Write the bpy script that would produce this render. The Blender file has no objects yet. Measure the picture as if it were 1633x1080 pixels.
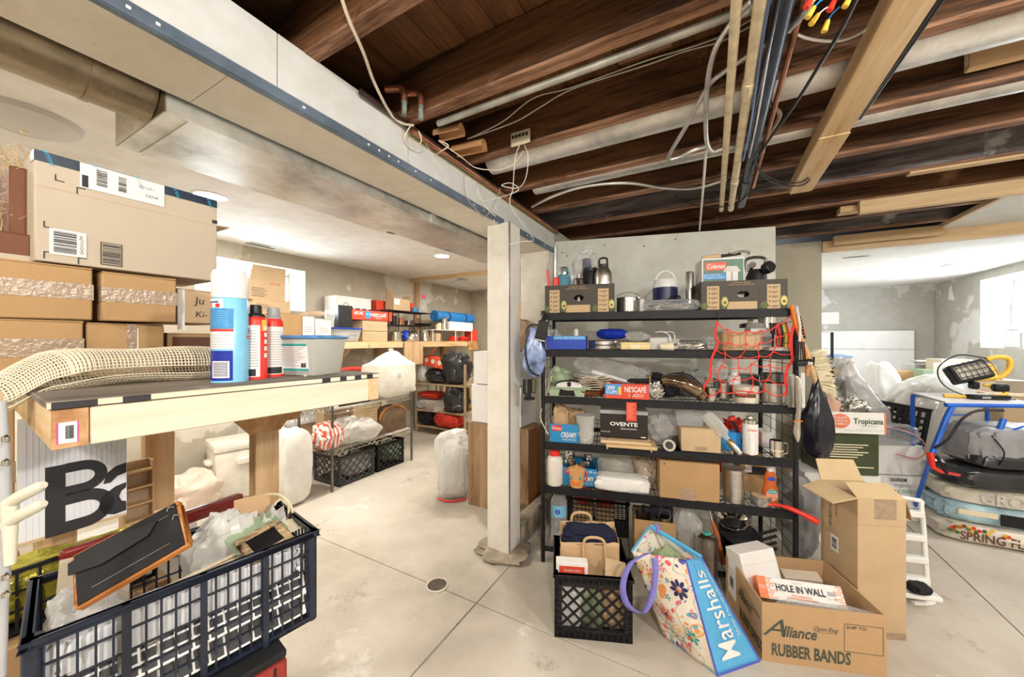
import bpy, bmesh, math, random
from mathutils import Vector, Matrix, noise
random.seed(7)
R = math.radians
S = bpy.context.scene
COL = S.collection
# ---------------------------------------------------------------- camera
H, FP, CX, CY = 1.35, 580.0, 816.5, 543.0
cd = bpy.data.cameras.new('camera'); cam = bpy.data.objects.new('camera', cd); COL.objects.link(cam)
cam.location = (0, 0, H); cam.rotation_euler = (R(90), 0, 0)
cd.sensor_width = 36; cd.lens = FP / 1633 * 36; cd.shift_y = 3 / 1633; cd.clip_start = .02
S.camera = cam
S.view_settings.view_transform = 'Standard'; S.view_settings.look = 'None'
S.view_settings.gamma = 1; S.view_settings.use_curve_mapping = False
S.view_settings.exposure = 1.0
# ---------------------------------------------------------------- world: plain daylight outside the windows
wd = bpy.data.worlds.new('world'); S.world = wd; wd.use_nodes = True
bg = wd.node_tree.nodes['Background']; bg.inputs[0].default_value = (.75, .86, 1, 1); bg.inputs[1].default_value = 5.0
# ---------------------------------------------------------------- frames
A = math.atan((1135 - CX) / FP); SA, CA = math.sin(A), math.cos(A)
RZB, RZL = -A, R(90) - A              # building frame; things facing the aisle from the far side of the beam
def W(u, v, z=0): return Vector((u * SA + v * CA, u * CA - v * SA, z))
def P(px, py, Y): return Vector(((px - CX) / FP * Y, Y, H + (CY - py) / FP * Y))
def F(px, py, z=0): return P(px, py, (z - H) * FP / (CY - py))
def YV(px, v): return v / ((px - CX) / FP * CA - SA)
def PV(px, py, v): return P(px, py, YV(px, v))
def UV(p): return p.x * SA + p.y * CA, p.x * CA - p.y * SA
LV, MV = 0, 0
# ---------------------------------------------------------------- lights
def light(kind, loc, power, col=(1, .96, .9), size=.1, rot=(0, 0, 0), name='lamp_light', sy=None):
    l = bpy.data.lights.new(name, kind); l.energy = power; l.color = col
    if kind == 'POINT': l.shadow_soft_size = size
    if kind == 'AREA': l.shape = 'RECTANGLE' if sy else 'DISK'; l.size = size; l.size_y = sy or size
    o = bpy.data.objects.new(name, l); COL.objects.link(o); o.location = loc; o.rotation_euler = rot
    return o
# lamps of the place: recessed downlights beyond the beam, bare bulbs between the joists, daylight at the windows
LAMPS_L = [(1.1, -2.8), (3.1, -2.57), (4.75, -2.6), (-.3, -2.6)]
LAMPS_M = [(-.75, .55), (.35, 1.35), (-.9, -.75)]
LAMPS_R = [(3.2, 2.35), (6.0, 1.6), (1.6, 2.3)]
for (u, v), pw in zip(LAMPS_M, (52, 48, 20)): light('POINT', W(u, v, 2.08), pw, (1, .95, .87), .06)
light('AREA', W(6.1, 3.45, 1.75), 80, (.86, .93, 1), 1.5, (R(90), 0, RZB + R(90)), 'window_daylight', 1.0)
light('AREA', W(1.94, -4.42, 1.9), 24, (.8, .9, 1), .9, (R(90), 0, RZB - R(90)), 'window_daylight', .38)
# ---------------------------------------------------------------- materials
MATS = {}
def nm(key):
    m = bpy.data.materials.new(key); m.use_nodes = True; MATS[key] = m
    nt = m.node_tree; return m, nt, nt.nodes['Principled BSDF']
def N(nt, t, **kw):
    n = nt.nodes.new(t)
    for k, v in kw.items():
        if k in n.inputs: n.inputs[k].default_value = v
        else: setattr(n, k, v)
    return n
def ramp(nt, stops):
    r = nt.nodes.new('ShaderNodeValToRGB'); e = r.color_ramp.elements
    while len(e) < len(stops): e.new(.5)
    for i, (p, c) in enumerate(stops): e[i].position = p; e[i].color = (*c, 1)
    return r
def sc(c, k): return tuple(min(1, x * k) for x in c)
def mat(key, col=(.5, .5, .5), rough=.55, metal=0, var=.12, scale=9, bump=0, bscale=60, spec=.5, alpha=1, trans=0, sub=0, stretch=None, coat=0):
    if key in MATS: return MATS[key]
    m, nt, b = nm(key); L = nt.links.new
    b.inputs['Roughness'].default_value = rough; b.inputs['Metallic'].default_value = metal
    b.inputs['Specular IOR Level'].default_value = spec; b.inputs['Coat Weight'].default_value = coat
    b.inputs['Alpha'].default_value = alpha; b.inputs['Transmission Weight'].default_value = trans
    tc = N(nt, 'ShaderNodeTexCoord'); src = tc.outputs['Object']
    if stretch:
        mp = N(nt, 'ShaderNodeMapping'); mp.inputs['Scale'].default_value = stretch; L(src, mp.inputs[0]); src = mp.outputs[0]
    nz = N(nt, 'ShaderNodeTexNoise', Scale=scale, Detail=5.0, Roughness=.6); L(src, nz.inputs['Vector'])
    r = ramp(nt, [(.3, sc(col, 1 - var)), (.7, sc(col, 1 + var))]); L(nz.outputs[0], r.inputs[0]); L(r.outputs[0], b.inputs['Base Color'])
    if bump:
        n2 = N(nt, 'ShaderNodeTexNoise', Scale=bscale, Detail=4.0); L(src, n2.inputs['Vector'])
        bp = N(nt, 'ShaderNodeBump', Strength=bump, Distance=.01); L(n2.outputs[0], bp.inputs['Height']); L(bp.outputs[0], b.inputs['Normal'])
    return m
def wood(key, c1, c2, scale=3, stretch=(1, 1, 1), rough=.65, bump=.25, dark=None, spots=None):
    """grain along the axis with the smallest stretch"""
    if key in MATS: return MATS[key]
    m, nt, b = nm(key); L = nt.links.new; b.inputs['Roughness'].default_value = rough; b.inputs['Specular IOR Level'].default_value = .3
    tc = N(nt, 'ShaderNodeTexCoord'); mp = N(nt, 'ShaderNodeMapping'); mp.inputs['Scale'].default_value = stretch; L(tc.outputs['Object'], mp.inputs[0])
    n1 = N(nt, 'ShaderNodeTexNoise', Scale=scale, Detail=8.0, Roughness=.65, Distortion=.6); L(mp.outputs[0], n1.inputs['Vector'])
    n2 = N(nt, 'ShaderNodeTexNoise', Scale=scale * 6, Detail=4.0, Roughness=.7); L(mp.outputs[0], n2.inputs['Vector'])
    ad = N(nt, 'ShaderNodeMath', operation='MULTIPLY_ADD'); ad.inputs[1].default_value = .35; L(n2.outputs[0], ad.inputs[0]); L(n1.outputs[0], ad.inputs[2])
    r = ramp(nt, [(.45, dark or sc(c1, .6)), (.58, c1), (.85, c2)]); L(ad.outputs[0], r.inputs[0]); out = r.outputs[0]
    if spots:
        n3 = N(nt, 'ShaderNodeTexNoise', Scale=3.2, Detail=9.0, Roughness=.72); L(tc.outputs['Object'], n3.inputs['Vector'])
        r3 = ramp(nt, [(.60, (0, 0, 0)), (.70, (1, 1, 1))]); L(n3.outputs[0], r3.inputs[0])
        mx = N(nt, 'ShaderNodeMix', data_type='RGBA'); L(r3.outputs[0], mx.inputs[0]); L(out, mx.inputs[6]); mx.inputs[7].default_value = (*spots, 1); out = mx.outputs[2]
    L(out, b.inputs['Base Color'])
    bp = N(nt, 'ShaderNodeBump', Strength=bump, Distance=.006); L(ad.outputs[0], bp.inputs['Height']); L(bp.outputs[0], b.inputs['Normal'])
    return m
def drywall(key, base, mud, lo=.55, hi=.57, scale=1.1, rough=.8, stain=None):
    m, nt, b = nm(key); L = nt.links.new; b.inputs['Roughness'].default_value = rough; b.inputs['Specular IOR Level'].default_value = .2
    tc = N(nt, 'ShaderNodeTexCoord')
    n1 = N(nt, 'ShaderNodeTexNoise', Scale=scale, Detail=7.0, Roughness=.6); L(tc.outputs['Object'], n1.inputs['Vector'])
    r = ramp(nt, [(lo, base), (hi, mud)]); L(n1.outputs[0], r.inputs[0]); out = r.outputs[0]
    n2 = N(nt, 'ShaderNodeTexNoise', Scale=7.0, Detail=6.0, Roughness=.7); L(tc.outputs['Object'], n2.inputs['Vector'])
    mx = N(nt, 'ShaderNodeMix', data_type='RGBA', blend_type='MULTIPLY'); mx.inputs[0].default_value = 1
    r2 = ramp(nt, [(.25, (.86, .84, .8)), (.6, (1, 1, 1))]); L(n2.outputs[0], r2.inputs[0]); L(out, mx.inputs[6]); L(r2.outputs[0], mx.inputs[7]); out = mx.outputs[2]
    if stain:
        n3 = N(nt, 'ShaderNodeTexNoise', Scale=2.3, Detail=10.0, Roughness=.75); L(tc.outputs['Object'], n3.inputs['Vector'])
        r3 = ramp(nt, [(.64, (0, 0, 0)), (.74, (1, 1, 1))]); L(n3.outputs[0], r3.inputs[0])
        m3 = N(nt, 'ShaderNodeMix', data_type='RGBA'); L(r3.outputs[0], m3.inputs[0]); L(out, m3.inputs[6]); m3.inputs[7].default_value = (*stain, 1); out = m3.outputs[2]
    L(out, b.inputs['Base Color'])
    bp = N(nt, 'ShaderNodeBump', Strength=.12, Distance=.004); L(n2.outputs[0], bp.inputs['Height']); L(bp.outputs[0], b.inputs['Normal'])
    return m
def concrete(key):
    m, nt, b = nm(key); L = nt.links.new; b.inputs['Roughness'].default_value = .62; b.inputs['Specular IOR Level'].default_value = .35
    tc = N(nt, 'ShaderNodeTexCoord')
    def nz(s, d, rg): 
        n = N(nt, 'ShaderNodeTexNoise', Scale=s, Detail=d, Roughness=rg); L(tc.outputs['Object'], n.inputs['Vector']); return n.outputs[0]
    a = nz(.9, 9.0, .6); r = ramp(nt, [(.33, (.36, .32, .26)), (.5, (.54, .49, .415)), (.66, (.66, .62, .55))]); L(a, r.inputs[0]); out = r.outputs[0]
    def over(fac, stops, colr):
        nonlocal out
        rr = ramp(nt, stops); L(fac, rr.inputs[0]); mx = N(nt, 'ShaderNodeMix', data_type='RGBA')
        L(rr.outputs[0], mx.inputs[0]); L(out, mx.inputs[6]); mx.inputs[7].default_value = (*colr, 1); out = mx.outputs[2]
    over(nz(1.7, 10.0, .72), [(.60, (0, 0, 0)), (.66, (.75, .75, .75))], (.80, .77, .72))
    over(nz(2.6, 10.0, .78), [(.58, (0, 0, 0)), (.68, (.75, .75, .75))], (.26, .215, .165)); over(nz(.55, 8.0, .7), [(.55, (0, 0, 0)), (.68, (.55, .55, .55))], (.34, .28, .21))  # brown floor stains, made heavier so their colour also stands for shadow
    over(nz(42, 3.0, .6), [(.68, (0, 0, 0)), (.76, (.6, .6, .6))], (.25, .22, .19))
    L(out, b.inputs['Base Color'])
    bp = N(nt, 'ShaderNodeBump', Strength=.2, Distance=.006); L(nz(24, 6.0, .7), bp.inputs['Height']); L(bp.outputs[0], b.inputs['Normal'])
    return m
def plastic_film(key, col, opacity, rough=.18, tint=None):
    """bag film: part glossy sheet, part see-through"""
    m, nt, b = nm(key); L = nt.links.new
    b.inputs['Base Color'].default_value = (*col, 1); b.inputs['Roughness'].default_value = rough; b.inputs['Specular IOR Level'].default_value = .7
    tr = N(nt, 'ShaderNodeBsdfTransparent'); tr.inputs[0].default_value = (*(tint or (1, 1, 1)), 1)
    tl = N(nt, 'ShaderNodeBsdfTranslucent'); tl.inputs[0].default_value = (*col, 1)
    m1 = N(nt, 'ShaderNodeMixShader'); m1.inputs[0].default_value = .35; L(b.outputs[0], m1.inputs[1]); L(tl.outputs[0], m1.inputs[2])
    m2 = N(nt, 'ShaderNodeMixShader')
    lw = N(nt, 'ShaderNodeLayerWeight', Blend=.35); ad = N(nt, 'ShaderNodeMath', operation='MULTIPLY_ADD', use_clamp=True)
    ad.inputs[1].default_value = .6; ad.inputs[2].default_value = opacity; L(lw.outputs['Facing'], ad.inputs[0]); L(ad.outputs[0], m2.inputs[0])
    L(tr.outputs[0], m2.inputs[1]); L(m1.outputs[0], m2.inputs[2]); L(m2.outputs[0], nt.nodes['Material Output'].inputs[0])
    return m
def emit(key, col, st):
    m, nt, b = nm(key); b.inputs['Base Color'].default_value = (*col, 1)
    b.inputs['Emission Color'].default_value = (*col, 1); b.inputs['Emission Strength'].default_value = st; return m
def galv(key, col=(.62, .64, .66), rough=.32, rust=None, metal=.9):
    m, nt, b = nm(key); L = nt.links.new; b.inputs['Metallic'].default_value = metal
    tc = N(nt, 'ShaderNodeTexCoord'); vo = N(nt, 'ShaderNodeTexNoise', Scale=22.0, Detail=3.0); L(tc.outputs['Object'], vo.inputs['Vector'])
    n1 = N(nt, 'ShaderNodeTexNoise', Scale=3.0, Detail=8.0, Roughness=.7); L(tc.outputs['Object'], n1.inputs['Vector'])
    r = ramp(nt, [(.35, sc(col, .62)), (.5, col), (.7, sc(col, 1.3))]); L(n1.outputs[0], r.inputs[0]); out = r.outputs[0]
    if rust:
        n3 = N(nt, 'ShaderNodeTexNoise', Scale=5.0, Detail=10.0, Roughness=.75); L(tc.outputs['Object'], n3.inputs['Vector'])
        r3 = ramp(nt, [(.58, (0, 0, 0)), (.7, (1, 1, 1))]); L(n3.outputs[0], r3.inputs[0])
        m3 = N(nt, 'ShaderNodeMix', data_type='RGBA'); L(r3.outputs[0], m3.inputs[0]); L(out, m3.inputs[6]); m3.inputs[7].default_value = (*rust, 1); out = m3.outputs[2]
    L(out, b.inputs['Base Color'])
    mr = N(nt, 'ShaderNodeMapRange'); mr.inputs[3].default_value = rough - .08; mr.inputs[4].default_value = rough + .2; L(vo.outputs[0], mr.inputs[0]); L(mr.outputs[0], b.inputs['Roughness'])
    return m
CARD = mat('cardboard', (.46, .29, .14), .8, var=.1, scale=5, bump=.08, bscale=90, spec=.2)
CARDL = mat('cardboard_pale', (.54, .46, .36), .8, var=.05, scale=4, bump=.05, bscale=90, spec=.2)
CARDT = mat('cardboard_tan', (.56, .41, .25), .8, var=.1, scale=5, bump=.08, bscale=90, spec=.2)
CARDD = mat('cardboard_inside', (.40, .26, .14), .85, var=.1, scale=5, spec=.2)
TAPE = mat('packing_tape', (.36, .26, .17), .22, var=.2, scale=60, bump=.25, bscale=90, spec=.7, coat=.4)
WHITE = mat('white_paint', (.80, .78, .74), .5, var=.04)
WPAPER = mat('white_card', (.80, .79, .77), .65, var=.04)
WPLAS = mat('white_plastic', (.82, .82, .80), .35, var=.03)
BLACK = mat('black_plastic', (.012, .012, .014), .4, var=.3, spec=.35)
BLACKM = mat('black_metal', (.014, .014, .017), .5, var=.35, scale=30, spec=.25)
INK = mat('dark_print', (.02, .02, .025), .6, var=0)
RED = mat('red_plastic', (.75, .035, .02), .35, var=.08)
ORANGE = mat('orange_plastic', (.75, .2, .02), .4)
BLUE = mat('blue_plastic', (.01, .07, .55), .35)
BLUEL = mat('bright_blue_print', (.03, .30, .72), .5, var=.04)
GREENP = mat('sage_plastic', (.32, .42, .28), .45)
CHROME = mat('steel', (.72, .70, .66), .16, 1, var=.12, scale=5)
STEEL = mat('brushed_steel', (.60, .58, .55), .3, 1, var=.15, scale=6, stretch=(1, 1, 12))
DSTEEL = mat('dark_steel', (.20, .19, .18), .3, 1, var=.3)
COPPER = mat('copper', (.50, .22, .12), .38, .9, var=.35, scale=12)
GALV = galv('galvanized', (.66, .67, .66), .3)
GALVD = galv('galvanized_stained', (.80, .80, .78), .34, (.30, .36, .44), metal=.75)
DUCTB = galv('brown_tinted_duct', (.27, .22, .15), .26, (.20, .10, .08))
CREAM = mat('cream', (.78, .70, .50), .5, var=.06)
YELLOW = mat('yellow_plastic', (.80, .50, .06), .4)
TEAL = mat('teal_print', (.03, .33, .30), .5)
NAVY = mat('navy', (.012, .016, .09), .4, var=.3)
GREY = mat('grey_plastic', (.35, .36, .37), .45)
LGREY = mat('light_grey', (.58, .57, .55), .5)
RUBBER = mat('black_cable', (.015, .015, .018), .5)
LUMX = wood('lumber_x', (.62, .42, .22), (.78, .60, .38), 2.2, (.35, 5, 5), dark=(.50, .30, .13))
LUMY = wood('lumber_y', (.62, .42, .22), (.78, .60, .38), 2.2, (5, .35, 5), dark=(.50, .30, .13))
LUMZ = wood('lumber_z', (.50, .32, .17), (.68, .49, .29), 2.2, (5, 5, .35), dark=(.36, .2, .09))
LUMP = wood('lumber_pale', (.68, .58, .43), (.80, .74, .61), 2.0, (.3, 4, 4), dark=(.50, .37, .22), bump=.15)
ENDG = wood('end_grain', (.42, .22, .10), (.62, .38, .20), 14, (1, .2, 1), dark=(.28, .13, .05))
PLYT = wood('weathered_ply', (.13, .11, .095), (.30, .26, .21), 3, (.4, 4, 4), dark=(.05, .045, .04), spots=(.42, .38, .32))
OLDJ = wood('old_joist', (.050, .022, .009), (.20, .088, .036), 3.4, (.4, 5, 5), dark=(.010, .005, .003), bump=.8, spots=(.30, .16, .08))
OLDJW = wood('old_joist_limewashed', (.08, .06, .06), (.30, .28, .28), 2.6, (.4, 5, 5), dark=(.012, .012, .03), bump=.5, spots=(.50, .52, .50))
OLDB = wood('joist_edge', (.13, .055, .025), (.46, .26, .16), 4, (.5, 5, 5), dark=(.03, .012, .006), bump=.6, spots=(.50, .36, .26))
FLOORB = wood('subfloor_board', (.10, .040, .015), (.24, .11, .045), 2.4, (5, .4, 5), dark=(.03, .012, .005), bump=.4, spots=(.30, .17, .08))
REDWD = wood('red_brown_wood', (.22, .05, .02), (.36, .11, .05), 2.4, (.4, 5, 5), dark=(.10, .02, .01), rough=.35)
CLEAR = plastic_film('clear_film', (.85, .86, .86), .16)
HAZY = plastic_film('hazy_film', (.84, .84, .82), .42)
WBAG = plastic_film('white_bag_film', (.86, .85, .82), .86, .3)
CLEARP = plastic_film('clear_plastic', (.80, .84, .86), .22, .12)
def cloth(key, col, rough=.85, var=.25, scale=14): return mat(key, col, rough, var=var, scale=scale, bump=.35, bscale=30, spec=.2)
NAVYC = cloth('navy_cloth', (.015, .018, .045)); BLKC = cloth('black_cloth', (.016, .016, .018), .6); TANC = cloth('tan_cloth', (.50, .37, .25))
GREYN = mat('grey_nylon', (.30, .30, .31), .38, var=.3, scale=5, bump=.3, bscale=9); BLKN = mat('black_bag_film', (.03, .03, .032), .28, var=.3, bump=.4, bscale=14)
FOIL = mat('crumpled_foil', (.45, .43, .40), .25, .8, var=.4, scale=30, bump=.7, bscale=40)
PAPERB = mat('kraft_paper', (.56, .38, .22), .8, var=.08, bump=.25, bscale=18, spec=.15)
NEWSP = mat('newsprint', (.58, .53, .46), .85, var=.25, scale=40)
PINKC = mat('salmon_paint', (.72, .30, .22), .5)
FLUFF = mat('bristle', (.82, .74, .52), .8, var=.1)
# ---------------------------------------------------------------- mesh builder
class MB:
    def __init__(s): s.v = []; s.f = []; s.m = Matrix.Identity(4)
    def at(s, loc=(0, 0, 0), rot=(0, 0, 0), k=1):
        s.m = Matrix.Translation(loc) @ Matrix.Rotation(rot[2], 4, 'Z') @ Matrix.Rotation(rot[1], 4, 'Y') @ Matrix.Rotation(rot[0], 4, 'X') @ Matrix.Scale(k, 4); return s
    def put(s, vs, fs):
        b = len(s.v); s.v += [tuple(s.m @ Vector(p)) for p in vs]; s.f += [tuple(i + b for i in f) for f in fs]; return s
    def box(s, x0, y0, z0, x1, y1, z1):
        return s.put([(x0, y0, z0), (x1, y0, z0), (x1, y1, z0), (x0, y1, z0), (x0, y0, z1), (x1, y0, z1), (x1, y1, z1), (x0, y1, z1)],
                     [(0, 3, 2, 1), (4, 5, 6, 7), (0, 1, 5, 4), (1, 2, 6, 5), (2, 3, 7, 6), (3, 0, 4, 7)])
    def hexa(s, pts): return s.put(pts, [(0, 3, 2, 1), (4, 5, 6, 7), (0, 1, 5, 4), (1, 2, 6, 5), (2, 3, 7, 6), (3, 0, 4, 7)])
    def lathe(s, prof, seg=20, at=(0, 0, 0), sx=1, sy=1):
        vs, fs = [], []; n = len(prof)
        for k in range(seg):
            a = 2 * math.pi * k / seg
            for r, z in prof: vs.append((at[0] + sx * r * math.cos(a), at[1] + sy * r * math.sin(a), at[2] + z))
        for k in range(seg):
            k2 = (k + 1) % seg
            for i in range(n - 1): fs.append((k * n + i, k2 * n + i, k2 * n + i + 1, k * n + i + 1))
        op = prof[0] != prof[-1]
        if op and prof[0][0] > 1e-6: fs.append(tuple(k * n for k in reversed(range(seg))))
        if op and prof[-1][0] > 1e-6: fs.append(tuple(k * n + n - 1 for k in range(seg)))
        return s.put(vs, fs)
    def shell(s, prof, t=.002, seg=24, at=(0, 0, 0)):
        """open vessel: outer profile bottom to top, inner wall back down"""
        inner = [(max(0.0005, r - t), z + (t if i == 0 else 0)) for i, (r, z) in enumerate(prof)][::-1]
        return s.lathe([(0, prof[0][1])] + prof + inner + [(0, prof[0][1] + t)], seg, at)
    def tube(s, pts, r, seg=8, closed=False):
        pts = [Vector(p) for p in pts]; n = len(pts); rs = r if isinstance(r, (list, tuple)) else [r] * n
        vs, fs = [], []; up = None
        for i in range(n):
            if closed: t = pts[(i + 1) % n] - pts[i - 1]
            else: t = pts[min(i + 1, n - 1)] - pts[max(i - 1, 0)]
            if t.length < 1e-9: t = Vector((0, 0, 1))
            t.normalize()
            if up is None:
                up = Vector((0, 0, 1)) if abs(t.z) < .9 else Vector((1, 0, 0))
            up = up - t * up.dot(t)
            if up.length < 1e-6: up = t.orthogonal()
            up.normalize(); sd = t.cross(up)
            for k in range(seg):
                a = 2 * math.pi * k / seg; vs.append(tuple(pts[i] + (up * math.cos(a) + sd * math.sin(a)) * rs[i]))
        for i in range(n if closed else n - 1):
            j = (i + 1) % n
            for k in range(seg):
                k2 = (k + 1) % seg; fs.append((i * seg + k, i * seg + k2, j * seg + k2, j * seg + k))
        if not closed: fs += [tuple(reversed(range(seg))), tuple((n - 1) * seg + k for k in range(seg))]
        return s.put(vs, fs)
    def prism(s, poly, h, axis='z', z0=0):
        n = len(poly)
        def q(x, y, z): return (x, y, z) if axis == 'z' else (x, z, y) if axis == 'y' else (z, x, y)
        vs = [q(x, y, z0) for x, y in poly] + [q(x, y, z0 + h) for x, y in poly]
        return s.put(vs, [tuple(reversed(range(n))), tuple(range(n, 2 * n))] + [(i, (i + 1) % n, n + (i + 1) % n, n + i) for i in range(n)])
    def sheet(s, fn, nu, nv):
        vs = [fn(i / nu, j / nv) for j in range(nv + 1) for i in range(nu + 1)]
        return s.put(vs, [(j * (nu + 1) + i, j * (nu + 1) + i + 1, (j + 1) * (nu + 1) + i + 1, (j + 1) * (nu + 1) + i) for j in range(nv) for i in range(nu)])
    def blob(s, w, d, h, seed=0, wr=.08, fr=3.0, nu=36, nv=22, e=.75, top=None, fold=.035):
        """sagging, wrinkled body on z=0; top=(neck radius share, neck height share) ties it off; e<1 boxier"""
        off = Vector((seed * 3.7, seed * 1.3, seed * 7.1)); vs, fs = [], []
        for j in range(nv + 1):
            t = j / nv; ph = -math.pi / 2 + math.pi * t
            cz = math.copysign(abs(math.sin(ph)) ** e, math.sin(ph)); cr = abs(math.cos(ph)) ** e
            for i in range(nu):
                a = 2 * math.pi * i / nu; ca, sa = math.cos(a), math.sin(a)
                x = math.copysign(abs(ca) ** e, ca) * cr; y = math.copysign(abs(sa) ** e, sa) * cr; z = cz
                n1 = noise.fractal(Vector((x, y, z)) * fr * .5 + off, 1, 2, 3); n2 = 1 - abs(noise.noise(Vector((x * 1.6, y * 1.6, z * .8)) * fr + off)) * 2
                k = 1 + wr * n1 * 1.3 + wr * .7 * n2
                zz = (z + 1) / 2
                if top:
                    q = max(0, (zz - (1 - top[1])) / top[1]); k *= 1 - (1 - top[0]) * min(1, q ** .6 if q > 0 else 0)
                k *= 1 + fold * math.sin(a * (9 + seed % 5) + 4 * n1 + 3 * zz) * (.35 + .65 * zz) + fold * .8 * math.sin(a * 5 + 6 * n2 + seed)
                vs.append((x * w / 2 * k, y * d / 2 * k, max(0, zz * (1 + wr * .5 * n1 * (zz > .3))) * h))
        for j in range(nv):
            for i in range(nu):
                i2 = (i + 1) % nu; fs.append((j * nu + i, j * nu + i2, (j + 1) * nu + i2, (j + 1) * nu + i))
        fs += [tuple(reversed(range(nu))), tuple(nv * nu + i for i in range(nu))]
        return s.put(vs, fs)
    def build(s, name, m, parent=None, loc=(0, 0, 0), rot=(0, 0, 0), bev=0, smooth=True, solid=0, seg=1, sub=0, ang=38):
        me = bpy.data.meshes.new(name); me.from_pydata(s.v, [], s.f); me.materials.append(m)
        if bev:
            bm = bmesh.new(); bm.from_mesh(me); bmesh.ops.remove_doubles(bm, verts=bm.verts, dist=1e-6)
            es = [e for e in bm.edges if len(e.link_faces) == 2 and e.calc_face_angle(0) > .6]
            bmesh.ops.bevel(bm, geom=es, offset=bev, segments=seg, affect='EDGES', profile=.5, clamp_overlap=True); bm.to_mesh(me); bm.free()
        if smooth:
            me.shade_smooth(); me.set_sharp_from_angle(angle=R(ang))
        me.validate()
        o = bpy.data.objects.new(name, me); COL.objects.link(o); o.location = loc; o.rotation_euler = rot
        if parent: o.parent = parent
        if solid: md = o.modifiers.new('thickness', 'SOLIDIFY'); md.thickness = solid; md.offset = 0
        if sub: md = o.modifiers.new('subdivision', 'SUBSURF'); md.levels = md.render_levels = sub
        return o
def tag(o, label=None, cat=None, group=None, kind=None):
    if label: o['label'] = label
    if cat: o['category'] = cat
    if group: o['group'] = group
    if kind: o['kind'] = kind
    return o
def thing(name, label, cat, loc=(0, 0, 0), rz=0, group=None, rot=None, kind=None):
    o = bpy.data.objects.new(name, None); COL.objects.link(o); o.location = loc; o.rotation_euler = rot or (0, 0, rz); o.empty_display_size = .05
    return tag(o, label, cat, group, kind)
def part(t, name, m, mb, **kw): return mb.build(name, m, t, **kw)
def bx(t, name, m, a, b, bev=.0, **kw): return MB().box(*a, *b).build(name, m, t, bev=bev, **kw)
def copy_tree(o, parent=None):
    c = o.copy(); COL.objects.link(c); c.parent = parent
    for ch in o.children: copy_tree(ch, c)
    return c
def txt(t, s, h, loc, m, rot=(R(90), 0, 0), width=None, bold=0, shear=0, align='CENTER', name='lettering', ext=.0004, label=None):
    c = bpy.data.curves.new(name, 'FONT'); c.body = s; c.size = 1; c.align_x = align; c.align_y = 'CENTER'; c.extrude = 0; c.offset = bold; c.shear = shear; c.resolution_u = 2
    tmp = bpy.data.objects.new(name, c); me = bpy.data.meshes.new_from_object(tmp); bpy.data.objects.remove(tmp); bpy.data.curves.remove(c)
    if not me.vertices: return None
    ys = [v.co.y for v in me.vertices]; xs = [v.co.x for v in me.vertices]
    kh = h / .72; kw = width / max(1e-6, max(xs) - min(xs)) if width else kh
    for v in me.vertices: v.co.x *= kw; v.co.y = (v.co.y) * kh; v.co.z *= 1
    me.materials.clear(); me.materials.append(m)
    o = bpy.data.objects.new(name, me); COL.objects.link(o); o.location = loc; o.rotation_euler = rot; o.parent = t
    return o
def arc(c, r, a0, a1, n=10, plane='xz', sx=1, sz=1):
    out = []
    for i in range(n + 1):
        a = R(a0 + (a1 - a0) * i / n); p, q = r * sx * math.cos(a), r * sz * math.sin(a)
        out.append((c[0] + p, c[1], c[2] + q) if plane == 'xz' else (c[0] + p, c[1] + q, c[2]) if plane == 'xy' else (c[0], c[1] + p, c[2] + q))
    return out
def spline(pts, n=6):
    pts = [Vector(p) for p in pts]; out = []
    for i in range(len(pts) - 1):
        p0, p1, p2, p3 = pts[max(i - 1, 0)], pts[i], pts[i + 1], pts[min(i + 2, len(pts) - 1)]
        for k in range(n):
            t = k / n; out.append(.5 * ((2 * p1) + (p2 - p0) * t + (2 * p0 - 5 * p1 + 4 * p2 - p3) * t * t + (3 * p1 - p0 - 3 * p2 + p3) * t ** 3))
    return out + [pts[-1]]
def barcode(t, loc, w, h, rot=(R(90), 0, 0), seed=1, name='barcode', m=None):
    rnd = random.Random(seed); mb = MB(); x = -w / 2
    while x < w / 2 - .0008:
        bw = rnd.choice([.02, .03, .045, .06]) * w; mb.box(x, -h / 2, 0, min(w / 2, x + bw), h / 2, .0003); x += bw + rnd.choice([.02, .03, .05]) * w
    return mb.build(name, m or INK, t, loc=loc, rot=rot, smooth=False)
def closed_carton(name, label, loc, rz, w, d, h, m=None, tape='front', cat='box', group=None, flaps=False, rot=None):
    """sealed carton; origin at the front bottom centre, front towards local -y"""
    t = thing(name, label, cat, loc, rz, group, rot); m = m or CARD
    bx(t, 'body', m, (-w / 2, 0, 0), (w / 2, d, h), bev=.003)
    bx(t, 'top_flap', m, (-w / 2 + .001, .001, h), (w / 2 - .001, d / 2 - .001, h + .003)); bx(t, 'top_flap', m, (-w / 2 + .001, d / 2 + .001, h), (w / 2 - .001, d - .001, h + .003))
    if tape == 'front': bx(t, 'tape_strip', TAPE, (-w / 2 - .0012, -.0012, h * .40), (w / 2 + .0012, .02, h * .40 + min(.05, h * .3)))
    if tape == 'top': bx(t, 'tape_strip', TAPE, (-w / 2 - .001, d / 2 - .024, h * .75), (w / 2 + .001, d / 2 + .024, h + .0042))
    return t
def open_carton(t, w, d, h, m, mi=None, th=.004, z0=0):
    """four walls and a bottom as parts; origin front bottom centre"""
    f = bx(t, 'front_wall', m, (-w / 2, 0, z0), (w / 2, th, z0 + h)); bx(t, 'back_wall', m, (-w / 2, d - th, z0), (w / 2, d, z0 + h))
    l = bx(t, 'side_wall', m, (-w / 2, th, z0), (-w / 2 + th, d - th, z0 + h)); bx(t, 'side_wall', m, (w / 2 - th, th, z0), (w / 2, d - th, z0 + h))
    bx(t, 'bottom', mi or m, (-w / 2 + th, th, z0), (w / 2 - th, d - th, z0 + th)); return f, l
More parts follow.
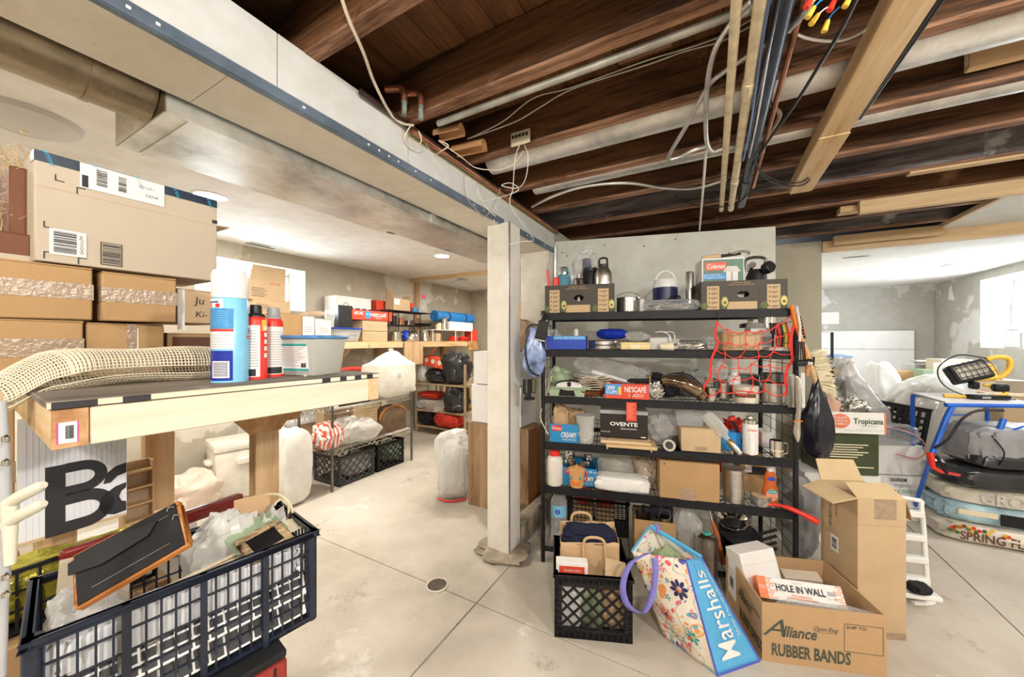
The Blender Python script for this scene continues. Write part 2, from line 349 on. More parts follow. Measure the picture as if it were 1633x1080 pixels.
def flap(t, m, hinge0, hinge1, length, ang_vec, th=.004, name='flap'):
    """thin board hinged on the edge hinge0-hinge1, reaching length along ang_vec"""
    a, b = Vector(hinge0), Vector(hinge1); d = Vector(ang_vec).normalized() * length; n = (b - a).cross(d).normalized() * th / 2; ins = (b - a) * .04
    pts = [a - n, b - n, b + d - ins - n, a + d + ins - n, a + n, b + n, b + d - ins + n, a + d + ins + n]
    return MB().hexa([tuple(p) for p in pts]).build(name, m, t)
def bottle(name, label, cat, loc, prof, m, cap=None, capm=None, group=None, seg=20, rz=0):
    t = thing(name, label, cat, loc, rz, group); part(t, 'body', m, MB().lathe(prof, seg))
    if cap: part(t, 'cap', capm or WPLAS, MB().lathe(cap, seg))
    return t
def lattice_panel(mb, w, h, nx, nz, bw, th, frame=.02):
    """panel in xz from (0,0) to (w,h), thickness th in y"""
    mb.box(0, 0, 0, w, th, frame); mb.box(0, 0, h - frame, w, th, h); mb.box(0, 0, 0, frame, th, h); mb.box(w - frame, 0, 0, w, th, h)
    for i in range(1, nx): x = frame + (w - 2 * frame) * i / nx; mb.box(x - bw / 2, th * .2, frame, x + bw / 2, th * .8, h - frame)
    for i in range(1, nz): z = frame + (h - 2 * frame) * i / nz; mb.box(frame, th * .25, z - bw / 2, w - frame, th * .75, z + bw / 2)
    return mb
def diag_panel(mb, w, h, n, bw, th, frame=.03):
    """milk-crate side: thick frame, crossed diagonal bars in the window"""
    mb.box(0, 0, 0, w, th, frame); mb.box(0, 0, h - frame, w, th, h); mb.box(0, 0, 0, frame, th, h); mb.box(w - frame, 0, 0, w, th, h)
    x0, x1, z0, z1 = frame, w - frame, frame * 1.3, h - frame * 1.5; iw, ih = x1 - x0, z1 - z0
    mb.box(0, 0, 0, w, th, z0); mb.box(0, 0, z1, w, th, h)
    k = ih
    for sgn in (1, -1):
        for i in range(-n, n + 1):
            c = i * iw / n * .62
            p0 = [(-iw / 2), 0]; 
            # line z = sgn*(x) + c clipped to the window (centre origin)
            xs = [(-ih / 2 - c) * sgn, (ih / 2 - c) * sgn]; a, b = max(-iw / 2, min(xs)), min(iw / 2, max(xs))
            if b - a < .01: continue
            za, zb = sgn * a + c, sgn * b + c; cx, cz = (x0 + x1) / 2, (z0 + z1) / 2
            d = Vector((b - a, 0, zb - za)).normalized(); nrm = Vector((-d.z, 0, d.x)) * bw / 2
            q0, q1 = Vector((cx + a, th * .25, cz + za)), Vector((cx + b, th * .25, cz + zb)); t2 = Vector((0, th * .5, 0))
            mb.hexa([tuple(p) for p in (q0 - nrm, q1 - nrm, q1 - nrm + t2, q0 - nrm + t2, q0 + nrm, q1 + nrm, q1 + nrm + t2, q0 + nrm + t2)])
    return mb
def crate(name, label, loc, rz, w, d, h, m, kind='lattice', nx=9, nz=5, bw=.006, th=.012, group=None, rot=None, frame=.02):
    """open plastic crate: four side panels, floor grid and rim; origin front bottom centre"""
    t = thing(name, label, 'crate', loc, rz, group, rot)
    def pan(ln, k): 
        mb = MB(); return lattice_panel(mb, ln, h, k, nz, bw, th, frame) if kind == 'lattice' else diag_panel(mb, ln, h, 3, bw, th, frame)
    pan(w, nx).build('front_panel', m, t, loc=(-w / 2, 0, 0)); pan(w, nx).build('back_panel', m, t, loc=(-w / 2, d - th, 0))
    ny = max(3, round(nx * d / w))
    pan(d, ny).build('side_panel', m, t, loc=(-w / 2 + th, 0, 0), rot=(0, 0, R(90))); pan(d, ny).build('side_panel', m, t, loc=(w / 2, 0, 0), rot=(0, 0, R(90)))
    g = MB(); g.box(-w / 2, 0, 0, w / 2, d, .004)
    for i in range(1, 7): g.box(-w / 2 + w * i / 7 - .004, 0, .004, -w / 2 + w * i / 7 + .004, d, .008)
    g.build('floor_grid', m, t)
    r = MB(); e = .006; r.box(-w / 2 - e, -e, h - .012, w / 2 + e, th, h); r.box(-w / 2 - e, d - th, h - .012, w / 2 + e, d + e, h); r.box(-w / 2 - e, -e, h - .012, -w / 2 + th, d + e, h); r.box(w / 2 - th, -e, h - .012, w / 2 + e, d + e, h)
    r.build('rim', m, t, bev=.002); return t
# ================================================================ setting
def sbox(name, m, u0, u1, v0, v1, z0, z1, parent=None, bev=0, kind='structure'):
    """box in the building frame (local x = v, local y = u)"""
    if parent is not None and parent.type == 'EMPTY': o = MB().box(v0, u0, z0, v1, u1, z1).build(name, m, parent, bev=bev); return o
    o = MB().box(v0, u0, z0, v1, u1, z1).build(name, m, parent, rot=(0, 0, 0 if parent else RZB), bev=bev)
    if not parent: tag(o, kind=kind)
    return o
CONC = concrete('concrete_slab')
WALLD = drywall('taped_drywall', (.50, .46, .375), (.70, .67, .60), .53, .545, .95)
WALLG = drywall('taped_drywall_grey', (.49, .475, .43), (.70, .69, .66), .56, .575, .85)
WALLP = drywall('partition_paint', (.70, .71, .655), (.76, .765, .715), .5, .6, .9)
CEILW = drywall('white_ceiling', (.83, .81, .76), (.87, .85, .82), .45, .6, .6)
BEAMP = drywall('beam_drywall', (.66, .67, .66), (.70, .705, .69), .45, .6, .8, stain=(.50, .45, .34))
BEAMB = drywall('beam_soffit', (.80, .75, .65), (.85, .81, .73), .45, .6, .8, stain=(.52, .43, .27))
COLP = drywall('column_paint', (.80, .77, .69), (.85, .83, .77), .45, .6, 1.2, stain=(.55, .47, .34))
CURB = mat('rough_curb', (.33, .28, .21), .85, var=.45, scale=9, bump=1.0, bscale=26)
ZB, ZJ, ZF = 2.09, 2.28, 2.49            # beam soffit, joist bottoms, subfloor
floor = sbox('floor', mat('slab_joint', (.26, .22, .17), .9, var=.3), -3, 8.1, -4.4, 3.3, -.06, -.008)
for u0, u1, v0, v1 in [(-3, 1.55, -4.4, -1.06), (1.55, 8.1, -4.4, -1.06), (-3, 1.55, -1.06, 1.25), (1.55, 4.2, -1.06, 1.25), (4.2, 8.1, -1.06, 1.25), (-3, 1.55, 1.25, 3.3), (1.55, 4.2, 1.25, 3.3), (4.2, 8.1, 1.25, 3.3)]:
    g = .0025; sbox('slab', CONC, u0 + g, u1 - g, v0 + g, v1 - g, -.03, 0, floor, bev=.003)
# left wall with its window
wl = MB(); V0, V1 = -4.35, -3.95
for u0, u1, z0, z1 in [(-3, 1.45, 0, 2.6), (2.43, 5.8, 0, 2.6), (1.45, 2.43, 0, 1.67), (1.45, 2.43, 2.115, 2.6)]: wl.box(V0, u0, z0, V1, u1, z1)
tag(wl.build('wall_left', WALLD, rot=(0, 0, RZB)), kind='structure')
def window(name, u0, u1, z0, z1, v, mull, s=1):
    t = thing(name, None, None, (0, 0, 0), RZB, kind='structure')
    fm = MB(); f = .03
    for a, b, c, d in [(u0, u1, z0, z0 + f), (u0, u1, z1 - f, z1), (u0, u0 + f, z0 + f, z1 - f), (u1 - f, u1, z0 + f, z1 - f)]: fm.box(v, a, c, v + .04, b, d)
    fm.build('window_frame', WPLAS, t, bev=.003)
    n = mull
    for i in range(n):
        a, b = u0 + f + (u1 - u0 - 2 * f) * i / n, u0 + f + (u1 - u0 - 2 * f) * (i + 1) / n
        MB().box(v + .015, a + .004, z0 + f, v + .019, b - .004, z1 - f).build('pane', CLEAR, t)
        if i: MB().box(v, a - .012, z0 + f, v + .035, a + .012, z1 - f).build('mullion', WPLAS, t)
    return t
window('window_1', 1.46, 2.42, 1.68, 2.105, -4.3, 2)
# right wall with its window
wr = MB(); V0, V1 = 2.95, 3.3
for u0, u1, z0, z1 in [(-3, 5.35, 0, 2.6), (6.82, 8.1, 0, 2.6), (5.35, 6.82, 0, 1.26), (5.35, 6.82, 2.1, 2.6)]: wr.box(V0, u0, z0, V1, u1, z1)
tag(wr.build('wall_right', WALLG, rot=(0, 0, RZB)), kind='structure')
window('window_2', 5.36, 6.81, 1.27, 2.09, 3.22, 2)
sbox('wall_back', WALLG, 7.9, 8.1, .85, 2.95, 0, 2.6)
sbox('wall_back', WALLD, 5.6, 5.8, -3.95, -1.15, 0, 2.6)
sbox('wall_front', WALLD, -3.0, -2.8, -3.95, 2.95, 0, 2.6)
# short wall across the joists, seen past the end of the partition
sbox('wall_middle', mat('plain_gypsum', (.58, .545, .43), .85, var=.06, scale=3, spec=.2), 4.37, 4.49, -1.15, .90, 0, 2.28); sbox('wall_inner', WALLD, 2.84, 5.6, -1.27, -1.15, 0, 2.28)
sbox('wall_side', WALLD, 4.49, 7.9, .78, .90, 0, 2.28)
# skewed partition behind the wire rack
PO, PD = Vector((.36, 3.04, 0)), Vector((.967, -.255, 0)); PRZ = math.atan2(PD.y, PD.x)
pw = thing('wall_partition', None, None, (PO.x, PO.y, 0), PRZ, kind='structure')
bx(pw, 'wall_panel', WALLP, (0, 0, 0), (1.60, .012, 2.175)); bx(pw, 'wall_core', WALLD, (.0, .012, 0), (1.60, .11, 2.165)); bx(pw, 'end_board', LUMZ, (1.575, .014, 0), (1.606, .108, 2.16))
for x, z in [(.06, 2.08), (.40, 2.12), (.7, 2.09), (.93, 2.13), (.10, 2.05), (.33, 1.95), (1.3, 2.0)]:
    MB().at((x, -.0005, z), (R(90), 0, 0)).lathe([(0, 0), (.006, 0), (.006, .001), (0, .001)], 8).build('nail_hole', mat('rust', (.12, .05, .02)), pw)
# ceilings
lc = MB(); lc.box(-3.95, -2.8, 2.27, -1.40, 5.6, 2.30); lo = lc.build('ceiling', CEILW, rot=(0, 0, RZB)); tag(lo, kind='structure')
sbox('ceiling', CEILW, -2.8, 4.37, 1.63, 2.95, 2.262, 2.278); sbox('ceiling', CEILW, 4.37, 7.9, .9, 2.95, 2.205, 2.24)
for nmz, a in [('trim_1', (4.33, 4.41, .9, 2.95, 2.17, 2.262)), ('trim_2', (4.02, 4.1, -3.95, -1.45, 2.225, 2.27))]: sbox(nmz, LUMX, *a)
sb = sbox('trim_3', LUMY, -2.8, 4.33, 1.605, 1.63, 2.255, 2.285)
sbox('trim_4', LUMZ, 4.11, 4.19, -3.95, -3.90, 1.34, 2.225)
top = sbox('ceiling', mat('dark_cavity', (.03, .018, .01), .9), -2.8, 8.0, -3.95, 2.95, 2.515, 2.6)
rnd = random.Random(3); v = -1.42
while v < 2.9:
    w = rnd.choice([.115, .125, .135, .12]); o = MB().box(-w / 2 + .0015, -2.8, 0, w / 2 - .0015, 4.4, .022).build('floorboard', FLOORB, top, loc=(v + w / 2, rnd.uniform(-.3, .3), ZF + rnd.uniform(-.002, .001))); v += w
jm = MB().box(-1.40, -.022, 0, 2.95, .022, .205)
jr = []
for k in range(-8, 9):
    u = .73 + .42 * k
    if u > 4.3: break
    lime = k in (5, 8)
    j = MB().box(-2.175, -.023, .012, 2.175, .023, .205).build('joist', OLDJW if lime else OLDJ, top, loc=(.775, u, ZJ + rnd.uniform(-.004, .004)), bev=.003)
    MB().box(-2.175, -.0235, 0, 2.175, .0235, .013).build('joist_edge', OLDB, j)
# ---------------------------------------------------------------- boxed beam and column
bm_ = thing('boxed_beam', None, None, (0, 0, 0), RZB, kind='structure')
vb0, vb1 = -1.40, -1.15
for a, b in [(-2.8, .62), (.623, 1.16), (1.163, 2.82)]:
    MB().box(vb1 - .012, a, ZB + (.075 if a > 1.1 else 0), vb1, b, ZJ - .002).build('side_panel', BEAMP, bm_)
MB().box(vb1 - .006, 1.163, ZB, vb1 + .004, 2.82, ZB + .085).build('patch_strip', BEAMP, bm_)
MB().box(vb1 - .004, 1.163, ZJ - .05, vb1 + .003, 2.82, ZJ - .012).build('stained_strip', mat('stained_lime', (.60, .57, .38), .8, var=.3, scale=5), bm_)
for a, b in [(-2.8, .5), (.502, 1.3), (1.302, 2.05), (2.052, 2.82)]: MB().box(vb0, a, ZB - .012, vb1, b, ZB).build('soffit_panel', BEAMB, bm_)
MB().box(vb0, -2.8, ZB, vb0 + .012, 2.82, ZJ).build('back_panel', BEAMP, bm_); MB().box(vb0 + .012, -2.8, ZB, vb1 - .012, 2.82, ZJ - .002).build('steel_core', BLACKM, bm_)
BEAD = galv('corner_bead', (.22, .29, .38), .42, metal=.6)
for a, b in [(-2.8, 1.98), (2.16, 2.80)]:
    cbd = MB().box(vb1 + .001, a, ZB - .014, vb1 + .0055, b, ZB + .022); cbd.box(vb1 - .012, a, ZB - .0165, vb1 + .0055, b, ZB - .0125); cb = cbd.build('corner_bead', BEAD, bm_)
    n = 0; u = a + .05
    hd = MB(); nd = MB()
    while u < b - .02:
        if rnd.random() < .35: nd.box(vb1 + .005, u - .004, ZB + .002, vb1 + .0075, u + .004, ZB + .009)
        u += .05
    nd.build('nail_head', WPLAS, cb)
# column
cm = thing('support_column', None, None, W(1.985, -1.09 - .0, 0), RZB, kind='structure')
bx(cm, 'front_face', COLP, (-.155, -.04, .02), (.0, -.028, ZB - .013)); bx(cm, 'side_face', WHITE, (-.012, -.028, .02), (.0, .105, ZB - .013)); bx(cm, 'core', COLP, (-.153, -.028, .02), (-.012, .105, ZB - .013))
bx(cm, 'corner_bead', GALV, (-.002, -.042, .03), (.002, -.026, ZB - .013))
fb = MB(); fb.blob(.30, .26, .055, 4, .25, 4.0, 24, 8); fb.build('concrete_footing', CURB, cm, loc=(-.07, .02, -.012))
# curb and white return beside the column
sbox('trim_5', CURB, 2.12, 2.84, -1.17, -1.08, 0, .16, bev=.012); sbox('trim_6', COLP, 2.70, 2.84, -1.40, -1.152, .16, ZB - .013)
fg = MB(); q = W(2.83, -1.14); 
tag(MB().tube([(0, 0, z) for z in (1.55, 2.13)], .012, 6).build('trim_7', GALV, loc=(q.x - .01, q.y - .05, 0)), kind='structure')
# drain
dr = thing('floor_drain', 'round metal floor drain set in the concrete near the column', 'drain', F(697, 934, .0005)); 
part(dr, 'ring', mat('drain_ring', (.55, .50, .43), .6, var=.3), MB().lathe([(.052, .0), (.062, .0), (.062, .006), (.052, .006), (.052, 0)], 28)); part(dr, 'basin', mat('drain_dirt', (.09, .07, .05), .9, var=.5, scale=40), MB().lathe([(0, .0005), (.052, .0005), (.052, .003), (0, .0015)], 24))
gr = MB()
for i in range(-3, 4): L_ = math.sqrt(max(0, .05 ** 2 - (i * .013) ** 2)); gr.box(i * .013 - .0025, -L_, .002, i * .013 + .0025, L_, .0045)
gr.build('grate', mat('drain_iron', (.13, .11, .09), .7, .5), dr)
# ---------------------------------------------------------------- metal ducts under the left ceiling
d1 = thing('rectangular_duct', 'long rectangular sheet-metal duct running beside the white boxed beam', 'duct', (0, 0, 0), RZB)
du0, du1, dv0, dv1, dz0, dz1 = .45, 2.69, -1.82, -1.415, 2.03, 2.269
MB().box(dv0, du0, dz0, dv1, 1.62, dz1).build('duct_section', GALV, d1); MB().box(dv0 + .03, 1.62, dz0 + .008, dv1 - .004, du1, dz1).build('duct_section', GALV, d1)
MB().box(dv0 - .004, du0 + .055, dz0 - .004, dv1 + .004, du0 + .07, dz1).build('seam', GALV, d1); MB().box(dv1 - .002, du0, dz0 - .005, dv1 + .006, 2.0, dz0 + .012).build('lower_flange', GALV, d1)
MB().box(dv0 - .002, du0 - .004, dz0 - .002, dv1 + .002, du0, dz1).build('end_plate', DUCTB, d1)
MB().box(dv1 + .001, 1.60, dz0 - .006, dv1 + .01, 1.64, dz1).build('joint_strip', GALV, d1)
rd = thing('round_duct', 'brownish round metal duct entering the end of the rectangular duct', 'duct', (0, 0, 0), RZB)
MB().tube([(-1.53, -1.2, 2.118), (-1.53, -.1, 2.118)], .09, 24).build('pipe_section', DUCTB, rd); MB().tube([(-1.53, -.12, 2.118), (-1.53, .444, 2.118)], .093, 24).build('pipe_section', DUCTB, rd)
MB().tube([(-1.53, .31, 2.118), (-1.53, .325, 2.118)], .096, 24).build('crimp_band', DUCTB, rd)
DISC = [(.074 * math.cos(2 * math.pi * i / 24), .074 * math.sin(2 * math.pi * i / 24)) for i in range(24)]
LIT = emit('lamp_glow', (1, .95, .86), 14); LITL = emit('downlight_warm', (1, .93, .82), 285); LITR = emit('downlight_right', (1, .97, .93), 180)
for i, (u, v) in enumerate(LAMPS_L):
    t = thing('recessed_light', ['white recessed ceiling light above the big taped carton', 'white recessed ceiling light near the column', 'white recessed ceiling light over the wooden shelf', 'white recessed ceiling light at the left edge'][i], 'ceiling light', W(u, v, 2.27))
    part(t, 'trim_ring', WPLAS, MB().lathe([(.075, -.006), (.095, -.002), (.095, 0), (.075, 0), (.075, -.006)], 28)); part(t, 'lens', LITL, MB().prism(DISC, .002, z0=-.003))
for i, (u, v) in enumerate(LAMPS_R):
    t = thing('recessed_light', ['white recessed ceiling light at the upper right', 'white recessed ceiling light in the far right room', 'white recessed ceiling light right of the bare joists'][i], 'ceiling light', W(u, v, 2.205 if u > 4.3 else 2.262))
    part(t, 'trim_ring', WPLAS, MB().lathe([(.075, -.006), (.095, -.002), (.095, 0), (.075, 0), (.075, -.006)], 28)); part(t, 'lens', LITR, MB().prism(DISC, .002, z0=-.003))
for i, (u, v) in enumerate(LAMPS_M):
    t = thing('bare_bulb', ['bare bulb in a porcelain holder behind the viewer', 'bare bulb in a porcelain holder right of the pipes', 'bare bulb in a porcelain holder by the boxed beam'][i], 'light bulb', W(u, v, 2.28))
    part(t, 'holder', WPLAS, MB().lathe([(0, 0), (.05, 0), (.055, -.012), (.03, -.03), (.026, -.06), (0, -.06)][::-1], 18)); part(t, 'bulb', LIT, MB().lathe([(0, -.155), (.02, -.15), (.032, -.125), (.026, -.09), (.014, -.062), (0, -.06)], 16))
# glass dish under the left ceiling
q = P(40, 215, 1.5); t = thing('ceiling_dish', 'shallow clear plastic dish lamp cover on the ceiling at upper left', 'lamp cover', (q.x, q.y, 2.269))
part(t, 'dish', WBAG, MB().lathe([(.02, -.055), (.09, -.045), (.15, -.02), (.16, 0)], 32), solid=.003); part(t, 'finial', CREAM, MB().lathe([(0, -.07), (.012, -.066), (.014, -.05), (0, -.05)], 12))
# vents
t = thing('ceiling_vent', 'white louvred ceiling vent half pulled open near the window', 'vent', F(430, 394, 2.266), RZB)
bx(t, 'plate', WPLAS, (-.06, -.2, 0), (.06, .2, .004)); bx(t, 'dark_slot', BLACK, (-.05, -.19, -.002), (-.02, .06, 0))
for i in range(9): bx(t, 'louvre', GREY, (.0, -.18 + i * .02, -.004), (.05, -.17 + i * .02, 0))
t = thing('ceiling_vent', 'flat white vent on the right room ceiling', 'vent', F(1560, 420, 2.2), RZB); bx(t, 'plate', WPAPER, (-.25, -.12, -.004), (.25, .12, .004)); bx(t, 'slot', GREY, (-.24, -.11, -.006), (-.2, .11, -.004))
t = thing('ceiling_hole', 'dark oval pipe hole cut in the right drywall ceiling', 'hole', F(1365, 410, 2.2035), RZB); part(t, 'hole_rim', BLACK, MB().lathe([(0, 0), (.11, 0), (.11, .002), (0, .002)], 20, sx=1, sy=.25))
t = thing('ceiling_hole', 'ragged dark hole in the left ceiling beside the duct', 'hole', F(622, 371, 2.2685), RZB); part(t, 'hole_rim', mat('hole_brown', (.10, .07, .05), .9), MB().lathe([(0, 0), (.06, 0), (.06, .0015), (0, .0015)], 14, sx=.4, sy=1))
for i, (px, py, r) in enumerate([(1412, 460, .0)]): pass
# ================================================================ services under the joists
def pipe_u(name, label, cat, m, v, z, r, u0, u1, bands=(), bm=None, seg=14):
    t = thing(name, label, cat, (0, 0, 0), RZB); MB().tube([(v, u0, z), (v, u1, z)], r, seg).build('pipe', m, t)
    for b in bands: MB().tube([(v, b - .03, z), (v, b + .03, z)], r * 1.18, seg).build('coupling', bm or m, t)
    return t
RUSTY = mat('cream_painted_pipe', (.72, .62, .42), .5, var=.22, scale=22)
BLKP = mat('black_abs', (.03, .045, .07), .35, var=.5, scale=6)
pipe_u('water_pipe', 'thin cream painted pipe, leftmost of the overhead pipes', 'pipe', RUSTY, .055, 2.205, .0135, -1.2, 2.75)
pipe_u('water_pipe', 'thicker cream pipe with rust spots beside the black pipe', 'pipe', RUSTY, .108, 2.202, .017, -1.2, 2.75, (1.45, 2.3))
pipe_u('drain_pipe', 'black plastic overhead pipe with cables strapped along it', 'pipe', BLKP, .165, 2.215, .022, -1.2, 2.74, (.9, 2.35))
pipe_u('copper_pipe', 'thin copper pipe right of the black overhead pipe', 'pipe', COPPER, .208, 2.23, .009, -1.2, 2.5)
CBL = [mat('blue_cable', (.12, .2, .42), .4), RUBBER, RUBBER, mat('pale_cable', (.62, .63, .66), .45)]
for i, c in enumerate(CBL):
    pts = [(.128 + .007 * i + .004 * math.sin(k * 1.3 + i * 2), -1 + .25 * k, 2.188 + .006 * (i % 2) + .003 * math.sin(k + i)) for k in range(13)]
    o = MB().tube(spline(pts, 4), .0042, 6).build('cable', c, rot=(0, 0, RZB)); tag(o, ['blue cable strapped along the overhead pipes', 'black cable strapped along the overhead pipes, nearest the rusty pipe', 'black cable strapped along the overhead pipes, nearest the black pipe', 'pale cable strapped along the overhead pipes'][i], 'cable')
# ducts between the joists
for nmz, u, z, r, lab, m, v0 in [('round_duct', 1.73, 2.360, .078, 'long galvanized round duct between the joists, nearer one', GALVD, -1.08), ('round_duct', 2.13, 2.352, .058, 'narrow galvanized round duct between the joists, farther one', GALVD, -1.0)]:
    t = thing(nmz, lab, 'duct', (0, 0, 0), RZB)
    for a, b in [(v0, .45), (.44, 1.75), (1.74, 2.93)]: MB().tube([(a, u, z), (b, u, z)], r * (1.0 if a < .4 else 1.012), 24).build('pipe_section', m, t)
    MB().tube([(.42, u, z), (.47, u, z)], r * 1.05, 24).build('joint_band', GALV, t)
# conduit under the second joist
t = thing('conduit', 'grey steel conduit along the underside of the nearest long joist', 'conduit', (0, 0, 0), RZB)
MB().tube(spline([(-1.02, 1.205, 2.272), (-.3, 1.205, 2.272), (.1, 1.203, 2.272), (.14, 1.2, 2.275), (.16, 1.19, 2.30), (.16, 1.18, 2.4)], 5), .0125, 10).build('tube', mat('grey_conduit', (.42, .41, .36), .45, .5, var=.3), t)
MB().tube([(.07, 1.204, 2.272), (.115, 1.203, 2.272)], .017, 10).build('coupling', GALV, t)
# doubled two-by-four running towards the partition end
t = thing('lumber_brace', 'pale new double two-by-four running under the dark joists', 'lumber', (0, 0, 0), RZB)
MB().box(.395, -1.3, 2.195, .49, 2.62, 2.233).build('lower_board', LUMY, t, bev=.002); MB().box(.398, -1.3, 2.235, .49, 2.66, 2.273).build('upper_board', LUMY, t, bev=.002)
MB().box(.392, 1.95, 2.191, .493, 2.6, 2.195).build('splice_plate', LUMY, t)
for i in range(2):
    o = MB().tube(spline([(.50 + .009 * i, -1, 2.21 + .004 * i), (.50 + .009 * i, .3, 2.215), (.503 + .009 * i, 1.2, 2.21), (.50 + .008 * i, 1.9, 2.215)], 6), .0045, 6).build('cable', RUBBER, rot=(0, 0, RZB)); tag(o, ['black cable stapled along the pale brace, inner strand', 'black cable stapled along the pale brace, outer strand'][i], 'cable')
# loose boards
def board(label, u0, u1, v0, v1, z0, z1, m=None, ext=None):
    t = thing('wood_board', label, 'lumber', (0, 0, 0), RZB); MB().box(v0, u0, z0, v1, u1, z1).build('board', m or LUMX, t, bev=.002)
    if ext: MB().box(v0 - .0012, u0 + .01, z0 + .02, v0, u1 - .01, z1 - .015).build('price_tag', WPAPER, t)
    return t
board('pale new board fixed under the far joists, upper of two', 3.22, 3.262, .86, 1.60, 2.19, 2.275)
board('pale new board fixed under the far joists, lower of two', 3.30, 3.39, .78, 1.60, 2.235, 2.276)
board('short pale two-by-four with a price tag nailed to a joist', 1.905, 1.943, .80, 2.3, 2.315, 2.43, ext=1)
board('thin pale batten under a joist near the right', 2.79, 2.84, .95, 1.6, 2.262, 2.275)
board('reddish board closing the joist end by the far wall', 4.2, 4.24, .95, 1.62, 2.20, 2.275)
board('short dark block wedged between the first joists', 1.30, 1.36, -.30, -.12, 2.36, 2.42, OLDB)
# pipes and scraps along the beam
t = thing('copper_pipe', 'copper pipe with two elbows running along the top of the boxed beam', 'pipe', (0, 0, 0), RZB)
MB().tube([(-1.118, 1.15, 2.243), (-1.118, 2.83, 2.243)], .0115, 12).build('pipe', COPPER, t)
VERD = mat('verdigris_copper', (.28, .33, .29), .6, .5, var=.5, scale=30)
for v, u in [(-1.06, 1.05), (-1.02, 1.10)]:
    MB().tube([(v, u, 2.235), (v, u, 2.30)], .0105, 10).build('riser', VERD, t); MB().tube(spline([(v, u, 2.29), (v, u - .002, 2.325), (v - .02, u - .01, 2.34), (v - .07, u - .03, 2.342)], 5), .013, 10).build('elbow', COPPER, t)
pipe_u('steel_pipe', 'dark brown steel pipe lying on the beam behind the copper pipe', 'pipe', mat('brown_iron', (.05, .025, .02), .45, .3), -1.128, 2.262, .011, .9, 2.84)
TROUGH = wood('split_tube', (.35, .17, .07), (.55, .33, .16), 3, (.4, 5, 5), dark=(.2, .08, .03))
for lab, px, py, yy, ln in [('split brown tube end poking over the beam, upper one', 716, 213, 1.62, .13), ('split brown tube end poking over the beam, lower one', 748, 238, 1.72, .16)]:
    q = P(px, py, yy); t = thing('tube_scrap', lab, 'pipe scrap', q, RZB + R(8)); prof = [(.032 * math.cos(R(a)), .032 * math.sin(R(a))) for a in range(-20, 201, 20)]; inn = [(x * .8, y * .8) for x, y in prof[::-1]]
    MB().prism(prof + inn, ln, axis='x', z0=-ln / 2).build('shell', TROUGH, t)
def wire(name, label, m, pts, r=.003, n=6, seg=6): o = MB().tube(spline(pts, n), r, seg).build(name, m); return tag(o, label, 'cable')
PALE = mat('pale_wire', (.72, .60, .48), .5); GREYW = mat('white_wire', (.70, .68, .62), .5)
wire('cable', 'thick pale cable drooping past the beam top', PALE, [F(540, -20, 2.3), F(556, 30, 2.27), F(580, 85, 2.26), F(597, 132, 2.262), F(622, 180, 2.255), F(640, 196, 2.25), F(660, 200, 2.25)], .0052)
wire('cable', 'pale wire looping off the copper pipe', PALE, [F(655, 200, 2.245), F(645, 222, 2.20), F(658, 238, 2.18), F(672, 225, 2.2), F(668, 210, 2.24), F(690, 245, 2.23), F(705, 240, 2.21), F(715, 232, 2.225), F(700, 225, 2.25), F(735, 250, 2.24), F(760, 268, 2.24), F(800, 270, 2.22), F(825, 255, 2.25), F(838, 232, 2.3)], .0028)
wire('cable', 'twisted pale wire stapled along the dark joist, upper strand', GREYW, [F(745, 222, 2.34), P(800, 195, 1.72), P(850, 157, 1.66), P(910, 140, 1.6), P(1030, 97, 1.42), P(1090, 79, 1.36), P(1150, 58, 1.31), P(1200, 30, 1.27)], .0028)
wire('cable', 'twisted pale wire stapled along the dark joist, lower strand', GREYW, [F(745, 222, 2.34), P(820, 195, 1.71), P(860, 172, 1.655), P(913, 142, 1.6), P(1030, 104, 1.42), P(1092, 82, 1.36), P(1150, 66, 1.31), P(1200, 40, 1.27)], .0028)
q = P(829, 219, 1.715); t = thing('terminal_block', 'cream telephone terminal block on the joist with loose wires', 'terminal block', q, RZB)
bx(t, 'base', CREAM, (-.05, 0, -.032), (.05, .012, .032), bev=.003); 
for i in range(5): bx(t, 'terminal', DSTEEL, (-.04 + .018 * i, -.006, .0), (-.03 + .018 * i, 0, .014))
wire('cable', 'thin pale wire dangling from the terminal block', GREYW, [P(832, 226, 1.73), P(822, 250, 1.74), P(818, 300, 1.8), P(815, 330, 1.85), P(850, 380, 2.1), P(835, 385, 2.1), P(790, 388, 2.05), P(788, 350, 2.05)], .0022)
wire('cable', 'thin pale wire looping below the terminal block', GREYW, [P(834, 226, 1.73), P(842, 250, 1.75), P(838, 285, 1.8), P(825, 300, 1.85), P(800, 296, 1.86), P(815, 292, 1.86), P(825, 305, 1.86), P(770, 320, 1.9), P(762, 300, 1.9), P(775, 330, 1.92), P(790, 345, 1.95)], .0022)
wire('cable', 'thin grey wire hanging against the beam face', mat('grey_wire', (.33, .30, .26), .5), [P(740, 275, 1.87), P(742, 310, 1.88), P(760, 335, 1.92), P(775, 345, 1.95), P(795, 310, 1.98), P(797, 300, 1.98)], .0022)
